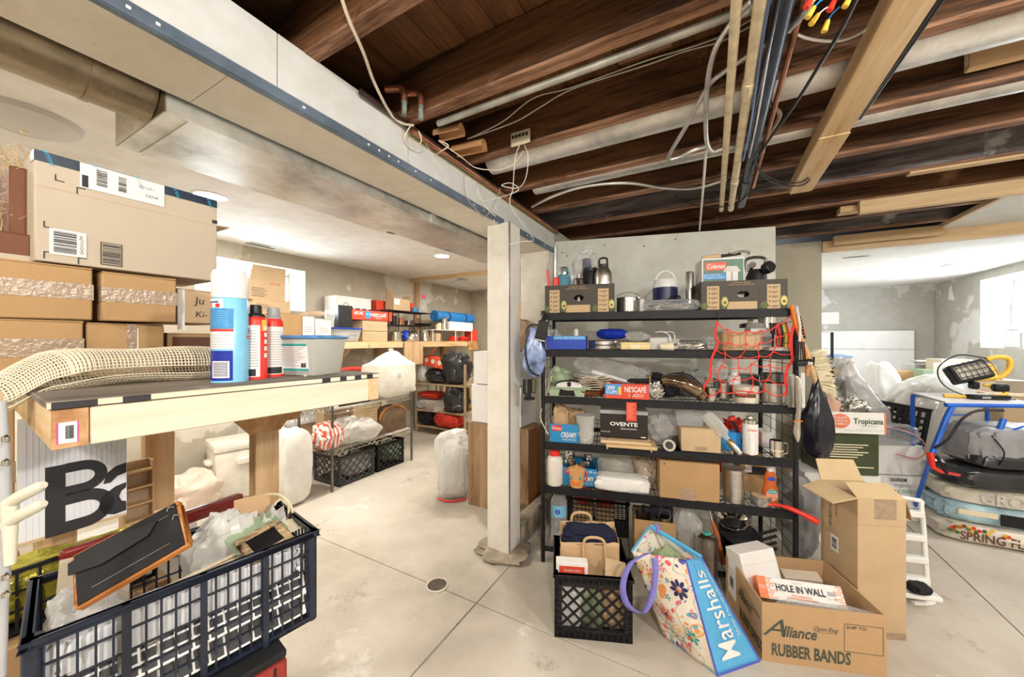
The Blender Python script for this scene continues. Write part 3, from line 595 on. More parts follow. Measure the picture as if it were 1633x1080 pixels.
# armoured cable
def flex(label, pts, r=.0085, m=None):
    p = spline(pts, 8); L_ = [p[0]]; 
    # resample evenly and ripple the radius for the armour rings
    out = []; step = .006; acc = 0
    for a, b in zip(p, p[1:]):
        d = (b - a).length
        while acc < d: out.append(a.lerp(b, acc / max(d, 1e-9))); acc += step
        acc -= d
    rs = [r * (1.1 if i % 2 else .9) for i in range(len(out))]
    o = MB().tube(out, rs, 9).build('armored_cable', m or GALVW, ang=80); return tag(o, label, 'cable')
GALVW = galv('armour', (.78, .78, .76), .35)
flex('armoured cable curling down left of the cream pipes', [F(1200, 0, 2.25), F(1172, 30, 2.25), F(1142, 75, 2.24), F(1130, 120, 2.23), F(1126, 170, 2.22), F(1127, 225, 2.2), F(1137, 241, 2.2), F(1155, 236, 2.21), F(1210, 222, 2.25)])
flex('armoured cable crossing behind the pipes and bent to a point', [F(1300, -10, 2.2), F(1275, 30, 2.21), F(1235, 65, 2.235), F(1195, 88, 2.25), F(1150, 118, 2.25), F(1128, 140, 2.24), F(1095, 200, 2.22), F(1066, 250, 2.19), F(1080, 252, 2.19), F(1105, 240, 2.2), F(1127, 233, 2.21)])
flex('armoured cable sagging across the far joists', [F(848, 330, 2.26), F(880, 314, 2.26), F(930, 298, 2.26), F(1000, 292, 2.255), F(1060, 300, 2.25), F(1110, 300, 2.26), F(1160, 286, 2.27)], .0085)
flex('short brownish armoured cable dropping right of the pipes', [F(1213, 150, 2.25), F(1235, 172, 2.24), F(1243, 185, 2.23), F(1225, 215, 2.24), F(1208, 240, 2.25)], .0085, galv('armour_tan', (.45, .38, .28), .4))
wire('cable', 'white cable hanging straight down to the partition top', GREYW, [F(1126, 240, 2.2), F(1122, 290, 2.19), F(1118, 340, 2.185), F(1115, 372, 2.19)], .007)
wire('cable', 'black cable slanting down between pipes and brace', RUBBER, [F(1370, -10, 2.2), F(1340, 50, 2.2), F(1300, 115, 2.2), F(1262, 175, 2.2), F(1225, 225, 2.2), F(1200, 265, 2.19), F(1190, 290, 2.2)], .0055)
wire('cable', 'black cable sagging in front of the white hanging cable', RUBBER, [F(1075, 312, 2.25), F(1105, 326, 2.2), F(1150, 330, 2.19), F(1185, 318, 2.19), F(1198, 290, 2.19), F(1200, 262, 2.19)], .0035)
wire('cable', 'black cable looped round the pale brace, upper loop', RUBBER, [F(1200, 250, 2.18), F(1215, 275, 2.17), F(1245, 290, 2.17), F(1275, 291, 2.18), F(1290, 283, 2.19)], .0035)
wire('cable', 'black cable looped round the pale brace, lower loop', RUBBER, [F(1202, 248, 2.18), F(1218, 282, 2.165), F(1250, 296, 2.165), F(1280, 295, 2.18), F(1292, 286, 2.19)], .0035)
wire('cable', 'grey cable sagging behind the wire nuts', GREYW, [F(1250, 45, 2.28), F(1290, 62, 2.27), F(1340, 65, 2.265), F(1380, 48, 2.265), F(1415, 15, 2.27)], .004)
# wire nuts
for i, (px, py, m, an) in enumerate([(1293, 20, YELLOW, 30), (1299, 31, YELLOW, 35), (1317, 42, YELLOW, 15), (1352, 2, YELLOW, 25), (1290, 4, RED, 30), (1327, 8, RED, 20)]):
    q = F(px, py, 2.18); t = thing('wire_nut', ['yellow wire nut, leftmost of the cluster', 'yellow wire nut hanging lower beside the leftmost', 'yellow wire nut hanging lowest of the cluster', 'yellow wire nut, rightmost of the cluster', 'red wire nut at the left of the cluster', 'red wire nut at the right of the cluster'][i], 'wire nut', q, rot=(R(10), R(an), 0))
    mb = MB(); mb.lathe([(.004, -.014), (.0075, -.013), (.0065, .004), (.005, .014), (0, .015)], 10); mb.build('cap', m, t); MB().tube([(0, 0, .014), (.004, 0, .03), (.016, 0, .05)], .0018, 5).build('wire', WPLAS if i % 2 else BLUEL, t)
# left-room ceiling box and cable
q = F(737, 449, 2.23); t = thing('junction_box', 'small metal junction box with looped white cable by the wood strip', 'junction box', q, RZB)
bx(t, 'box', GALV, (-.06, -.05, 0), (.06, .05, .04), bev=.003); MB().tube(spline([(0, -.05, .01), (-.1, -.1, -.02), (-.16, -.06, -.03), (-.12, -.02, -.06), (.05, -.05, -.07), (.2, -.05, -.05), (.24, 0, .02)], 6), .012, 8).build('cable', GREYW, t)
# ================================================================ work table at the left, its load, and the crate in front
AT = R(33); TD, TN = Vector((math.sin(AT), math.cos(AT), 0)), Vector((-math.cos(AT), math.sin(AT), 0)); TRZ = R(90) - AT; TO = Vector((-.674, .531, 0)); TZ = 1.26
def TP(x, y, z=TZ): return TO + TD * x + TN * y + Vector((0, 0, z))
def tloc(p): d = Vector((p.x - TO.x, p.y - TO.y, 0)); return d.dot(TD), d.dot(TN)
t = thing('work_table', 'rough lumber work table with a weathered plywood top under stacked cartons', 'table', TO, TRZ)
L_, D_ = .56, .63
top_ = bx(t, 'plywood_top', PLYT, (-.004, -.006, TZ - .011), (L_ + .004, D_, TZ), bev=.0015)
bx(t, 'plywood_edge', LUMP, (-.004, -.0075, TZ - .010), (L_ + .004, -.006, TZ - .001))
for a, b in [(.0, .045), (.072, .105), (.40, .42), (.445, .462), (.485, .503), (.52, .538)]: bx(t, 'black_tape', INK, (a, -.0082, TZ - .0105), (b, -.0074, TZ - .0005))
bx(t, 'front_rail', LUMP, (.038, -.003, 1.189), (L_ - .03, .03, TZ - .012), bev=.002); bx(t, 'end_rail', LUMY, (L_ - .03, -.004, 1.189), (L_, D_, TZ - .012), bev=.002); bx(t, 'back_rail', LUMX, (.038, D_ - .035, 1.189), (L_ - .03, D_, TZ - .012), bev=.002)
er = bx(t, 'end_rail', LUMY, (0, .0015, 1.189), (.037, D_, TZ - .012), bev=.002); bx(er, 'sawn_end', ENDG, (.0004, -.002, 1.1895), (.0366, .0014, TZ - .0125))
pt = bx(er, 'price_tag', WPAPER, (.007, -.003, 1.197), (.025, -.0021, 1.228)); barcode(er, (.018, -.0034, 1.213), .009, .020, seed=3); bx(er, 'pink_edge', mat('magenta', (.8, .03, .4)), (.0055, -.0032, 1.197), (.007, -.0021, 1.228)); bx(er, 'pink_edge', MATS['magenta'], (.025, -.0032, 1.197), (.0262, -.0021, 1.228))
OSB = wood('strand_board', (.40, .20, .07), (.62, .38, .18), 9, (1, 1, 1), dark=(.22, .09, .03))
for x, y in [(.435, .37), (.06, .57)]:
    lg = bx(t, 'leg', LUMZ, (x - .032, y - .022, 0), (x + .032, y + .022, 1.19), bev=.002)
MB().prism([(-.10, 0), (.09, 0), (.09, -.03), (.03, -.11), (-.05, -.11), (-.10, -.05)], .011, 'y').build('gusset_plate', OSB, t, loc=(.435, .335, 1.19)); MB().prism([(-.06, 0), (.10, 0), (.05, -.10), (-.02, -.10)], .011, 'y').build('gusset_plate', OSB, t, loc=(.50, .40, 1.19))
for px, py in [(487, 601), (492, 598)]:
    q = F(px, py, TZ); tag(MB().lathe([(0, 0), (.004, .001), (.005, .004), (0, .007)], 8).build('screw_cap', LGREY, loc=q), ['clear plastic bit on the table edge, left', 'clear plastic bit on the table edge, right'][px > 490], 'plastic bit')
# spray cans and tub
def on_table(px, py): q = F(px, py, TZ); q.z = TZ; return q
def band(t, m, r, z0, z1, name='label_band', a0=0, a1=360, seg=24):
    n = max(3, int(seg * (a1 - a0) / 360)); vs, fs = [], []
    for i in range(n + 1):
        a = R(a0 + (a1 - a0) * i / n); vs += [(r * math.cos(a), r * math.sin(a), z0), (r * math.cos(a), r * math.sin(a), z1)]
    for i in range(n): fs.append((2 * i, 2 * i + 2, 2 * i + 3, 2 * i + 1))
    return MB().put(vs, fs).build(name, m, t)
LBLUE = mat('sky_blue_print', (.22, .56, .80), .3, var=.12, scale=18); DBLUE = mat('deep_blue_print', (.012, .03, .33), .3); MIDB = mat('mid_blue_print', (.05, .25, .55), .35, var=.15, scale=90)
q = on_table(367, 608); face = math.degrees(math.atan2(-q.y, -q.x))
t = thing('spray_can', 'tall blue and white disinfectant spray can with white cap on the table', 'spray can', q)
r = .0335
part(t, 'body', LBLUE, MB().lathe([(0, 0), (r, 0), (r, .006), (r, .178), (r - .004, .184), (0, .184)], 32)); part(t, 'cap', WPLAS, MB().lathe([(r - .001, .182), (r, .185), (r, .232), (r - .003, .2415), (r - .012, .243), (0, .243)], 32))
band(t, WPAPER, r + .0004, .160, .178, a0=face - 120, a1=face - 20); band(t, DBLUE, r + .0007, .170, .173, a0=face - 100, a1=face - 35)
band(t, MIDB, r + .0005, .115, .158, a0=face - 105, a1=face + 10); band(t, mat('red_print', (.62, .05, .04), .4), r + .0006, .109, .1145, a0=face - 105, a1=face + 10); band(t, WPAPER, r + .0005, .072, .1085, a0=face - 105, a1=face + 8); band(t, DBLUE, r + .0005, .004, .068, a0=face - 110, a1=face + 8)
band(t, WPAPER, r + .0009, .010, .046, a0=face - 60, a1=face - 2)
for i in range(9): band(t, NAVY, r + .0012, .014 + i * .0034, .0155 + i * .0034, a0=face - 55, a1=face - 8, name='barcode_line')
for i in range(6): band(t, GREY, r + .0008, .076 + i * .005, .0772 + i * .005, a0=face - 100, a1=face + (i * 37 % 20) - 15, name='print_line')
for i in range(8): band(t, LBLUE, r + .0008, .119 + i * .0047, .1198 + i * .0047, a0=face - 100, a1=face - 5, name='print_line')
for i, m in enumerate([GREY, PINKC, RED]): band(t, m, r + .0009, .1605, .168, a0=face - 110 + i * 32, a1=face - 95 + i * 32, name='picture')
band(t, WPAPER, r + .0009, .098, .122, a0=face + 62, a1=face + 92, name='logo_patch'); band(t, DBLUE, r + .0012, .105, .118, a0=face + 66, a1=face + 80, name='logo'); band(t, RED, r + .0012, .0935, .1015, a0=face + 60, a1=face + 84, name='logo')
def red_can(px, py, r, h, lab, wh, capm, capr):
    q = on_table(px, py); fc = math.degrees(math.atan2(-q.y, -q.x)); t = thing('spray_can', lab, 'spray can', q)
    part(t, 'body', RED, MB().lathe([(0, 0), (r, 0), (r, .003), (r, h), (r * .82, h + .008), (0, h + .008)], 28)); part(t, 'shoulder', BLACK if capm is BLACK else GREY, MB().lathe([(r * .82, h + .004), (r * .8, h + .012), (r * .6, h + .016), (0, h + .016)], 24)); part(t, 'cap', capm, MB().lathe([(capr, h + .014), (capr, h + .032), (capr * .9, h + .036), (0, h + .036)], 20))
    band(t, WPAPER, r + .0005, .006, h - .012, a0=fc - 100, a1=fc + wh)
    for i in range(14): band(t, GREY, r + .0008, .03 + i * (h - .05) / 14, .0315 + i * (h - .05) / 14, a0=fc - 90, a1=fc + wh - 8 - (i * 29 % 14), name='print_line')
    band(t, INK, r + .0008, .008, .024, a0=fc - 60, a1=fc + wh - 20, name='barcode'); return t, fc
t, fc = red_can(408, 604, .0235, .137, 'red aerosol can with black cap next to the tall blue can', 20, BLACK, .012)
for i in range(5): band(t, WPAPER, .0242, .05 + i * .016, .060 + i * .016, a0=fc + 42, a1=fc + 62, name='brand_letter')
band(t, YELLOW, .0241, .112, .138, a0=fc + 28, a1=fc + 58, name='yellow_flash')
t, fc = red_can(436, 600, .0225, .136, 'red and white aerosol can with grey cap beside the plastic tub', 70, GREY, .014)
q = on_table(489, 598); t = thing('plastic_tub', 'translucent square plastic tub with blue lid and paper label on the table', 'tub', q, R(-15))
TUBM = plastic_film('tub_plastic', (.72, .72, .66), .72, .3)
MB().hexa([(-.056, -.035, 0), (.056, -.035, 0), (.056, .06, 0), (-.056, .06, 0), (-.066, -.045, .096), (.066, -.045, .096), (.066, .07, .096), (-.066, .07, .096)]).build('tub', TUBM, t, bev=.006, seg=2)
bx(t, 'lid', mat('faded_blue_lid', (.08, .25, .52), .4, var=.3, scale=30), (-.07, -.05, .094), (.07, .075, .103), bev=.003); bx(t, 'powder', LGREY, (-.052, -.03, .004), (.052, .055, .05))
lb = MB().hexa([(-.040, -.0378, .012), (.044, -.0378, .012), (.044, -.0365, .012), (-.040, -.0365, .012), (-.040, -.0452, .083), (.044, -.0452, .083), (.044, -.044, .083), (-.040, -.044, .083)]).build('paper_label', WPAPER, t)
for z in (.0165, .079): bx(lb, 'teal_stripe', TEAL, (-.040, -.0385 - (z - .012) * .105, z - .003), (.044, -.038 - (z - .012) * .105, z + .003))
for i in range(11): z = .026 + i * .0045; bx(lb, 'print_line', GREY, (-.036, -.0387 - (z - .012) * .105, z), (.036 - (i * 13 % 5) * .004 - (.02 if i < 3 else 0), -.0383 - (z - .012) * .105, z + .0012))
barcode(lb, (.030, -.0398, .030), .016, .014, seed=9)
# non-slip liner
LINER = mat('liner_foam', (.74, .66, .50), .7, var=.1)
pts = [TP(-.10, .20, 1.215), TP(-.05, .215, 1.245), TP(.0, .235, TZ + .022), TP(.06, .25, TZ + .034), TP(.16, .255, TZ + .036), TP(.26, .25, TZ + .034), TP(.34, .235, TZ + .036), TP(.42, .23, TZ + .042)]
sp = spline(pts, 9); rr = [.016 + .016 * min(1, i / 20) for i in range(len(sp))]
def liner(u, v):
    i = u * (len(sp) - 1.001); k = int(i); p = sp[k].lerp(sp[k + 1], i - k); t_ = (sp[k + 1] - sp[k]).normalized(); sd = Vector((t_.y, -t_.x, 0)).normalized(); a = 2 * math.pi * v * .93
    rad = (rr[k]) * (1.25 + .1 * math.sin(u * 21)); return tuple(p + sd * math.cos(a) * rad * 1.7 + Vector((0, 0, 1)) * (math.sin(a) * rad * .95))
o = MB().sheet(liner, 120, 34).build('shelf_liner', LINER); md = o.modifiers.new('mesh', 'WIREFRAME'); md.thickness = .0026; md.use_replace = True; md.use_boundary = True
tag(o, 'loosely rolled cream non-slip mesh liner lying on the table', 'shelf liner')
# ---------------------------------------------------------------- cartons stacked behind the table
def carton_l(label, px0, px1, z0, z1, v, d, m=CARD, tape='front', name='cardboard_box', yaw=0, tapeoff=None):
    p0, p1 = PV(px0, 543, v), PV(px1, 543, v); c = (p0 + p1) / 2; w = (Vector((p1.x, p1.y, 0)) - Vector((p0.x, p0.y, 0))).length
    return closed_carton(name, label, (c.x, c.y, z0), RZL + R(yaw), w, d, z1 - z0 - .004, m, tape), w
G_ = 'brown cartons stacked behind the table'
for lab, a in [('taped brown carton at the left end, upper row of the stack', (-60, 148, 1.398, 1.523, -1.30, .2)), ('taped brown carton with the tilted front, upper row beside the handwriting', (163, 281, 1.398, 1.518, -1.285, .2)), ('brown carton with peeling tape, lower row at the left end', (-80, 133, 1.262, 1.397, -1.305, .22))]:
    carton_l(lab, *a, yaw=-2 if 'tilted' in lab else 0)[0]['group'] = G_
t, w = carton_l('brown carton with half its front taped over, lower row', 138, 262, 1.262, 1.394, -1.31, .2, tape=None); t['group'] = G_
bx(t, 'tape_sheet', TAPE, (-w * .02, -.0012, .0), (w * .12, 0, .13)); bx(t, 'glue_streak', WPAPER, (w * .12, -.0014, .02), (w * .135, 0, .12)); bx(t, 'front_seam', CARDD, (w * .12, -.0008, .07), (w * .49, 0, .0715))
t, w = carton_l('pale carton marked by hand, right of the tilted carton', 283, 360, 1.40, 1.50, -1.33, .2, CARDT, None); t['group'] = G_
bx(t, 'tape_sheet', WPAPER, (-w / 2, -.001, -.02), (-w / 2 + .016, 0, .096)); txt(t, 'Ju', .022, (-.008, -.0015, .066), INK, shear=.1, name='handwriting'); txt(t, 'Ki-', .018, (-.004, -.0015, .026), INK, shear=.1, name='handwriting')
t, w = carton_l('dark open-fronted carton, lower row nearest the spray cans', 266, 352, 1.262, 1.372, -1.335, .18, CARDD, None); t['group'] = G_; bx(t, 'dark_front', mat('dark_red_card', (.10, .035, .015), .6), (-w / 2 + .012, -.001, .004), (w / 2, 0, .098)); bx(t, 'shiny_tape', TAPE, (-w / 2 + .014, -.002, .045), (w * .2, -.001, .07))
for i, (z0, z1, p0) in enumerate([(0, .42, -140), (.424, .84, -150), (.844, 1.258, -130)]):
    t, w = carton_l('large brown carton on the floor stack left of the table, ' + ['lowest', 'middle', 'topmost'][i], p0, 40 - 8 * i, z0, z1, -1.47, .3, CARD, 'front'); t['group'] = 'cartons under the table end'
# the big pale carton on top
p0, p1 = PV(55, 543, -1.30), PV(346, 543, -1.30); w = (p1 - p0).length; c = (p0 + p1) / 2
t = thing('cardboard_box', 'big pale carton with dark printed tape on top of the brown cartons', 'box', (c.x, c.y, 1.5265), RZL); h = .242
bx(t, 'body', CARDL, (-w / 2, 0, 0), (w / 2, .24, h), bev=.002)
DTAPE = mat('dark_printed_tape', (.015, .03, .06), .3, var=.4, scale=25); bx(t, 'printed_tape', DTAPE, (-w / 2 - .001, -.0012, h - .022), (w / 2, .03, h + .001))
for i in range(5): txt(t, 'prime', .010, (-w / 2 + .02 + i * .075 * w / .34, -.0022, h - .011), mat('cyan_print', (.03, .42, .65), .5), rot=(R(90), R(70), 0), name='tape_lettering')
lab_ = bx(t, 'shipping_label', WPAPER, (-w / 2 + .065, -.0022, h - .058), (-w / 2 + .215, -.0012, h + .0)); barcode(lab_, (-w / 2 + .100, -.0026, h - .026), .038, .018, rot=(R(90), R(90), 0), seed=4); barcode(lab_, (-w / 2 + .135, -.0026, h - .028), .036, .014, rot=(R(90), R(90), 0), seed=5); bx(lab_, 'black_block', INK, (-w / 2 + .068, -.0026, h - .056), (-w / 2 + .078, -.0023, h - .028))
txt(lab_, 'CYCLE 1', .006, (-w / 2 + .18, -.0026, h - .02), INK); txt(lab_, 'DEN4', .007, (-w / 2 + .19, -.0026, h - .04), INK)
for x, z, s in [(.028, .185, 1), (.06, .18, -1), (.012, .075, 1), (.012, .02, -1), (.062, .016, -1)]:
    o = MB().box(0, 0, 0, .014, .0005, .002).box(0, 0, 0, .002, .0005, .014 * s).build('corner_mark', INK, t, loc=(-w / 2 + x, -.0008, z))
st = bx(t, 'barcode_sticker', WPAPER, (-w / 2 + .02, -.0018, .018), (-w / 2 + .075, -.001, .076), rot=(0, R(0), 0)); barcode(st, (-w / 2 + .043, -.0022, .047), .048, .034, rot=(R(90), R(90), 0), seed=6); txt(st, 'spgVUyQAJ0', .006, (-w / 2 + .068, -.0022, .047), INK, rot=(R(90), R(90), 0))
bx(t, 'barcode_frame', INK, (-w / 2 + .098, -.0012, .008), (-w / 2 + .135, -.0006, .063)); bx(t, 'barcode_ground', CARDL, (-w / 2 + .1, -.0016, .010), (-w / 2 + .133, -.0011, .061)); barcode(t, (-w / 2 + .1165, -.002, .0355), .046, .031, rot=(R(90), R(90), 0), seed=7)
bx(t, 'edge_mark', INK, (w / 2 - .012, -.0008, .172), (w / 2 + .0005, .0, .182)); MB().box(-w / 2, -.0006, .165, w / 2, 0, .166).build('fold_line', CARDT, t)
flap(t, CARDT, (w / 2, .06, .18), (w / 2, .16, .18), .06, (1, 0, .12))
# dried grass and dark box at the far left edge
p = PV(20, 400, -1.34); t = thing('cardboard_box', 'dark brown carton at the far left edge below the dried grass', 'box', (p.x, p.y, 1.5265), RZL); bx(t, 'body', mat('dark_brown_card', (.16, .055, .02), .6), (-.15, 0, 0), (.045, .2, .06), bev=.003); bx(t, 'pale_edge', CARDL, (-.15, -.001, -.0), (.045, 0, .012))
p = PV(42, 300, -1.33); t2 = thing('cardboard_box', 'narrow dark carton standing behind the big pale carton', 'box', (p.x, p.y + .02, 1.5265), RZL); bx(t2, 'body', MATS['dark_brown_card'], (-.035, .03, 0), (-.004, .2, .215), bev=.003)
t = thing('dried_grass', 'feathery cream dried grass plumes at the far left edge', 'dried grass', PV(6, 390, -1.40) + Vector((-.02, .02, 0))); t.location.z = 1.59
gm = MB(); rg = random.Random(5); GRASS = mat('plume', (.66, .48, .26), .8, var=.2)
for k in range(5):
    x0 = -.04 + k * .022; mb = MB(); mb.tube(spline([(x0, 0, 0), (x0 + .005, .01, .1), (x0 - .01, .02, .2)], 5), .0014, 5)
    for i in range(60):
        z = .03 + rg.random() * .17; a = rg.random() * 6.28; l = .02 + .03 * rg.random(); mb.tube([(x0, .01, z), (x0 + math.cos(a) * l * .6, .01 + math.sin(a) * l * .5, z + .012), (x0 + math.cos(a) * l, .01 + math.sin(a) * l, z - .004)], .0005, 3)
    mb.build('plume', GRASS, t)
# ---------------------------------------------------------------- sign board and basket under the table
SIGN = mat('corrugated_plastic', (.72, .74, .80), .4, var=.04, stretch=(60, 1, 1), scale=2)
vS = -1.25; pa, pb = PV(28, 543, vS), PV(202, 543, vS); w = (pb - pa).length; c = (pa + pb) / 2; zb = .925
t = thing('sign_board', 'white corrugated sign board with large black letters under the table', 'sign', (c.x, c.y, zb), RZL); h = .262
bx(t, 'board', SIGN, (-w / 2, 0, 0), (w / 2, .006, h)); bx(t, 'tan_edge', CARDT, (-w / 2, -.0008, 0), (w / 2, 0, .006))
for i in range(18): bx(t, 'flute_line', mat('flute', (.62, .63, .70), .5), (-w / 2 + .01 + i * (w - .02) / 17, -.0005, .006), (-w / 2 + .0106 + i * (w - .02) / 17, 0, h))
# letters built from strokes: a wide B and the start of an a
def stroke(poly, nmz='letter'): return MB().prism(poly, .0008, 'y', z0=-.001).build(nmz, INK, t)
def ring_half(cx, cz, ro, ri, a0, a1, kx=1.0, n=14): return [(cx + kx * ro * math.cos(R(a0 + (a1 - a0) * i / n)), cz + ro * math.sin(R(a0 + (a1 - a0) * i / n))) for i in range(n + 1)] + [(cx + kx * ri[0] * math.cos(R(a1 - (a1 - a0) * i / n)), cz + ri[1] * math.sin(R(a1 - (a1 - a0) * i / n))) for i in range(n + 1)]
bxl = -w / 2 + .035; stroke([(bxl, .0), (bxl + .028, .0), (bxl + .028, .152), (bxl, .152)])
for z0, ro, cxx in [(.117, .036, .052), (.043, .043, .056)]:
    stroke(ring_half(bxl + cxx, z0, ro, (ro * .5, ro * .42), -90, 90, 1.1)); stroke([(bxl + .028, z0 + ro * .42), (bxl + cxx, z0 + ro * .42), (bxl + cxx, z0 + ro), (bxl + .028, z0 + ro)]); stroke([(bxl + .028, z0 - ro), (bxl + cxx, z0 - ro), (bxl + cxx, z0 - ro * .42), (bxl + .028, z0 - ro * .42)])
ax = w / 2 - .001
stroke([(ax - .038, .088), (ax - .026, .088), (ax - .015, .100), (ax, .104), (ax, .128), (ax - .018, .124), (ax - .032, .112)]); stroke([(ax - .046, .035), (ax - .038, .062), (ax - .018, .076), (ax, .080), (ax, .068), (ax - .008, .062), (ax - .012, .05), (ax - .008, .038), (ax, .034), (ax, .012), (ax - .02, .010), (ax - .038, .018)])
p = PV(90, 600, -1.2); t = thing('wire_tray', 'black lattice tray holding gold green foil below the sign board', 'tray', (p.x, p.y, .80), RZL); GOLD = mat('gold_foil', (.50, .45, .06), .3, .6, var=.5, scale=30, bump=.6, bscale=40)
lattice_panel(MB(), .34, .12, 12, 3, .004, .006, .008).build('front_panel', BLACK, t, loc=(-.2, -.06, 0)); MB().blob(.32, .10, .11, 8, .2, 6).build('foil', GOLD, t, loc=(-.03, .0, .004)); bx(t, 'base', BLACK, (-.2, -.05, 0), (.14, .1, .004))
p2 = thing('cardboard_box', 'brown carton standing on the floor below the lattice tray', 'box', (p.x, p.y, 0), RZL); bx(p2, 'body', CARD, (-.22, -.08, 0), (.16, .16, .79), bev=.004); bx(p2, 'tape_strip', TAPE, (-.05, -.081, .5), (0, -.08, .79))
# back leg lumber and small frame beyond the sign
q = PV(252, 700, -1.75); t = thing('wood_post', 'orange-toned wooden post standing beyond the sign board', 'post', (q.x, q.y, 0), RZL); bx(t, 'post', LUMZ, (-.04, -.02, 0), (.04, .02, 1.18), bev=.002)
q = PV(216, 760, -1.55); t = thing('wood_rack', 'small tan wooden rack with three slots right of the sign', 'rack', (q.x, q.y, .78), RZL)
bx(t, 'back', TANC, (-.03, .0, 0), (.03, .01, .2)); 
for i in range(4): bx(t, 'shelf', LUMX, (-.03, -.03, .02 + i * .05), (.03, 0, .026 + i * .05))
bx(t, 'side', LUMZ, (-.034, -.03, 0), (-.03, .01, .2)); bx(t, 'side', LUMZ, (.03, -.03, 0), (.034, .01, .2)); p3 = thing('storage_bin', 'grey bin on the floor under the small wooden rack', 'bin', (q.x, q.y, 0), RZL); part(p3, 'body', LGREY, MB().hexa([(-.1, -.08, 0), (.1, -.08, 0), (.1, .1, 0), (-.1, .1, 0), (-.12, -.1, .77), (.12, -.1, .77), (.12, .12, .77), (-.12, .12, .77)]), bev=.01)
# ---------------------------------------------------------------- basket crate of picture frames, on a red chest
CA_ = R(39); CD, CN = Vector((math.sin(CA_), math.cos(CA_), 0)), Vector((-math.cos(CA_), math.sin(CA_), 0)); CRZ = R(90) - CA_; CO = Vector((-.677, .506, 0)); CZ = .93; cl, cdp, ch = .385, .215, .195
def CP(x, y, z): return CO + CD * x + CN * y + Vector((0, 0, z))
BLUEBLK = mat('blue_black_plastic', (.012, .018, .035), .35, var=.4, scale=15)
t = crate('basket_crate', 'blue-black lattice crate full of picture frames in the lower left', CP(cl / 2, 0, CZ - ch), CRZ, cl, cdp, ch, BLUEBLK, 'lattice', 20, 5, .0032, .007, frame=.010)
for i in range(1, 4): bx(t, 'upright', BLUEBLK, (-cl / 2 + cl * i / 4 - .005, -.004, 0), (-cl / 2 + cl * i / 4 + .005, 0, ch))
for sx in (-1, 1): MB().tube([(sx * (cl / 2 - .006), .008, 0), (sx * (cl / 2 - .006), .008, ch)], .011, 10).build('corner_post', BLUEBLK, t)
t2 = thing('red_chest', 'red-brown chest with a black padded top under the basket crate', 'chest', CP(cl / 2, 0, 0), CRZ); zt = CZ - ch - .003
bx(t2, 'body', mat('dark_red_lacquer', (.30, .03, .02), .35, var=.3), (-cl / 2 - .02, -.035, 0), (.125, cdp + .02, zt - .02), bev=.006); bx(t2, 'top_pad', BLKC, (-cl / 2 - .02, -.035, zt - .02), (.125, cdp + .02, zt), bev=.008, seg=2)
for x in (-.05, .10): bx(t2, 'seam', BLACK, (x, -.037, .02), (x + .004, -.0352, zt - .025))
zi = CZ - ch + .012
def inC(name, label, cat, x, y, z, rot): e = thing(name, label, cat, CP(x, y, z)); e.rotation_euler = (Matrix.Rotation(CRZ, 4, 'Z') @ Matrix.Rotation(rot[2], 4, 'Z') @ Matrix.Rotation(rot[1], 4, 'Y') @ Matrix.Rotation(rot[0], 4, 'X')).to_euler(); return e
# keyboards / white lumps seen through the lattice
for i in range(2):
    k = inC('keyboard', ['white keyboard with black keys lying in the crate, lower', 'white keyboard with black keys lying in the crate, upper'][i], 'keyboard', cl / 2, .012, zi + .01 + i * .042, (R(62), 0, 0)); bx(k, 'case', WPLAS, (-.175, -.005, 0), (.175, .055, .010), bev=.002)
    kk = MB()
    for r_ in range(3):
        for c_ in range(15): kk.box(-.168 + c_ * .0225, .0 + r_ * .017, .010, -.168 + c_ * .0225 + .018, .0 + r_ * .017 + .013, .015)
    kk.build('keys', INK, k)
def frame(name, label, e, w, d, b, t_, m, back=None, inner=None):
    """picture frame flat in xy, w by d, border b, thickness t_"""
    mb = MB(); mb.box(-w / 2, -d / 2, 0, w / 2, -d / 2 + b, t_); mb.box(-w / 2, d / 2 - b, 0, w / 2, d / 2, t_); mb.box(-w / 2, -d / 2 + b, 0, -w / 2 + b, d / 2 - b, t_); mb.box(w / 2 - b, -d / 2 + b, 0, w / 2, d / 2 - b, t_); mb.build('moulding', m, e, bev=.0015)
    if inner: bx(e, 'picture', inner, (-w / 2 + b, -d / 2 + b, t_ * .3), (w / 2 - b, d / 2 - b, t_ * .6))
    if back: bx(e, 'backing', back, (-w / 2 + b * .4, -d / 2 + b * .4, t_), (w / 2 - b * .4, d / 2 - b * .4, t_ + .003))
def plane3(name, label, cat, bl, br, tl):
    x = (br - bl).normalized(); y = (tl - bl); y = (y - x * y.dot(x)); h_ = y.length; y.normalize(); z = x.cross(y); c_ = bl + (br - bl) / 2 + y * h_ / 2
    e = thing(name, label, cat, c_); e.rotation_euler = Matrix((x, y, z)).transposed().to_euler(); return e, (br - bl).length, h_
e, fw_, fh_ = plane3('picture_frame', 'orange-brown picture frame lying face down with a black easel back', 'picture frame', P(132, 975, .555), P(308, 872, .62), P(124, 890, .596))
frame('picture_frame', '', e, fw_, fh_, .010, .013, wood('orange_frame', (.38, .13, .03), (.55, .24, .07), 3, (.4, 5, 5), rough=.3, bump=.1), back=BLKC)
bx(e, 'easel_groove', mat('pale_wear', (.33, .30, .27), .8), (-.05, -.026, .016), (.05, -.0254, .0164)); bx(e, 'easel_groove', MATS['pale_wear'], (-.0, .024, .016), (.055, .0246, .0164)); MB().prism([(-.07, .0), (-.03, -.012), (.03, -.006), (.045, .012), (-.02, .026), (-.07, .02)], .003).build('easel_leg', BLACK, e, loc=(-.004, .012, .0165), rot=(R(-4), 0, 0))
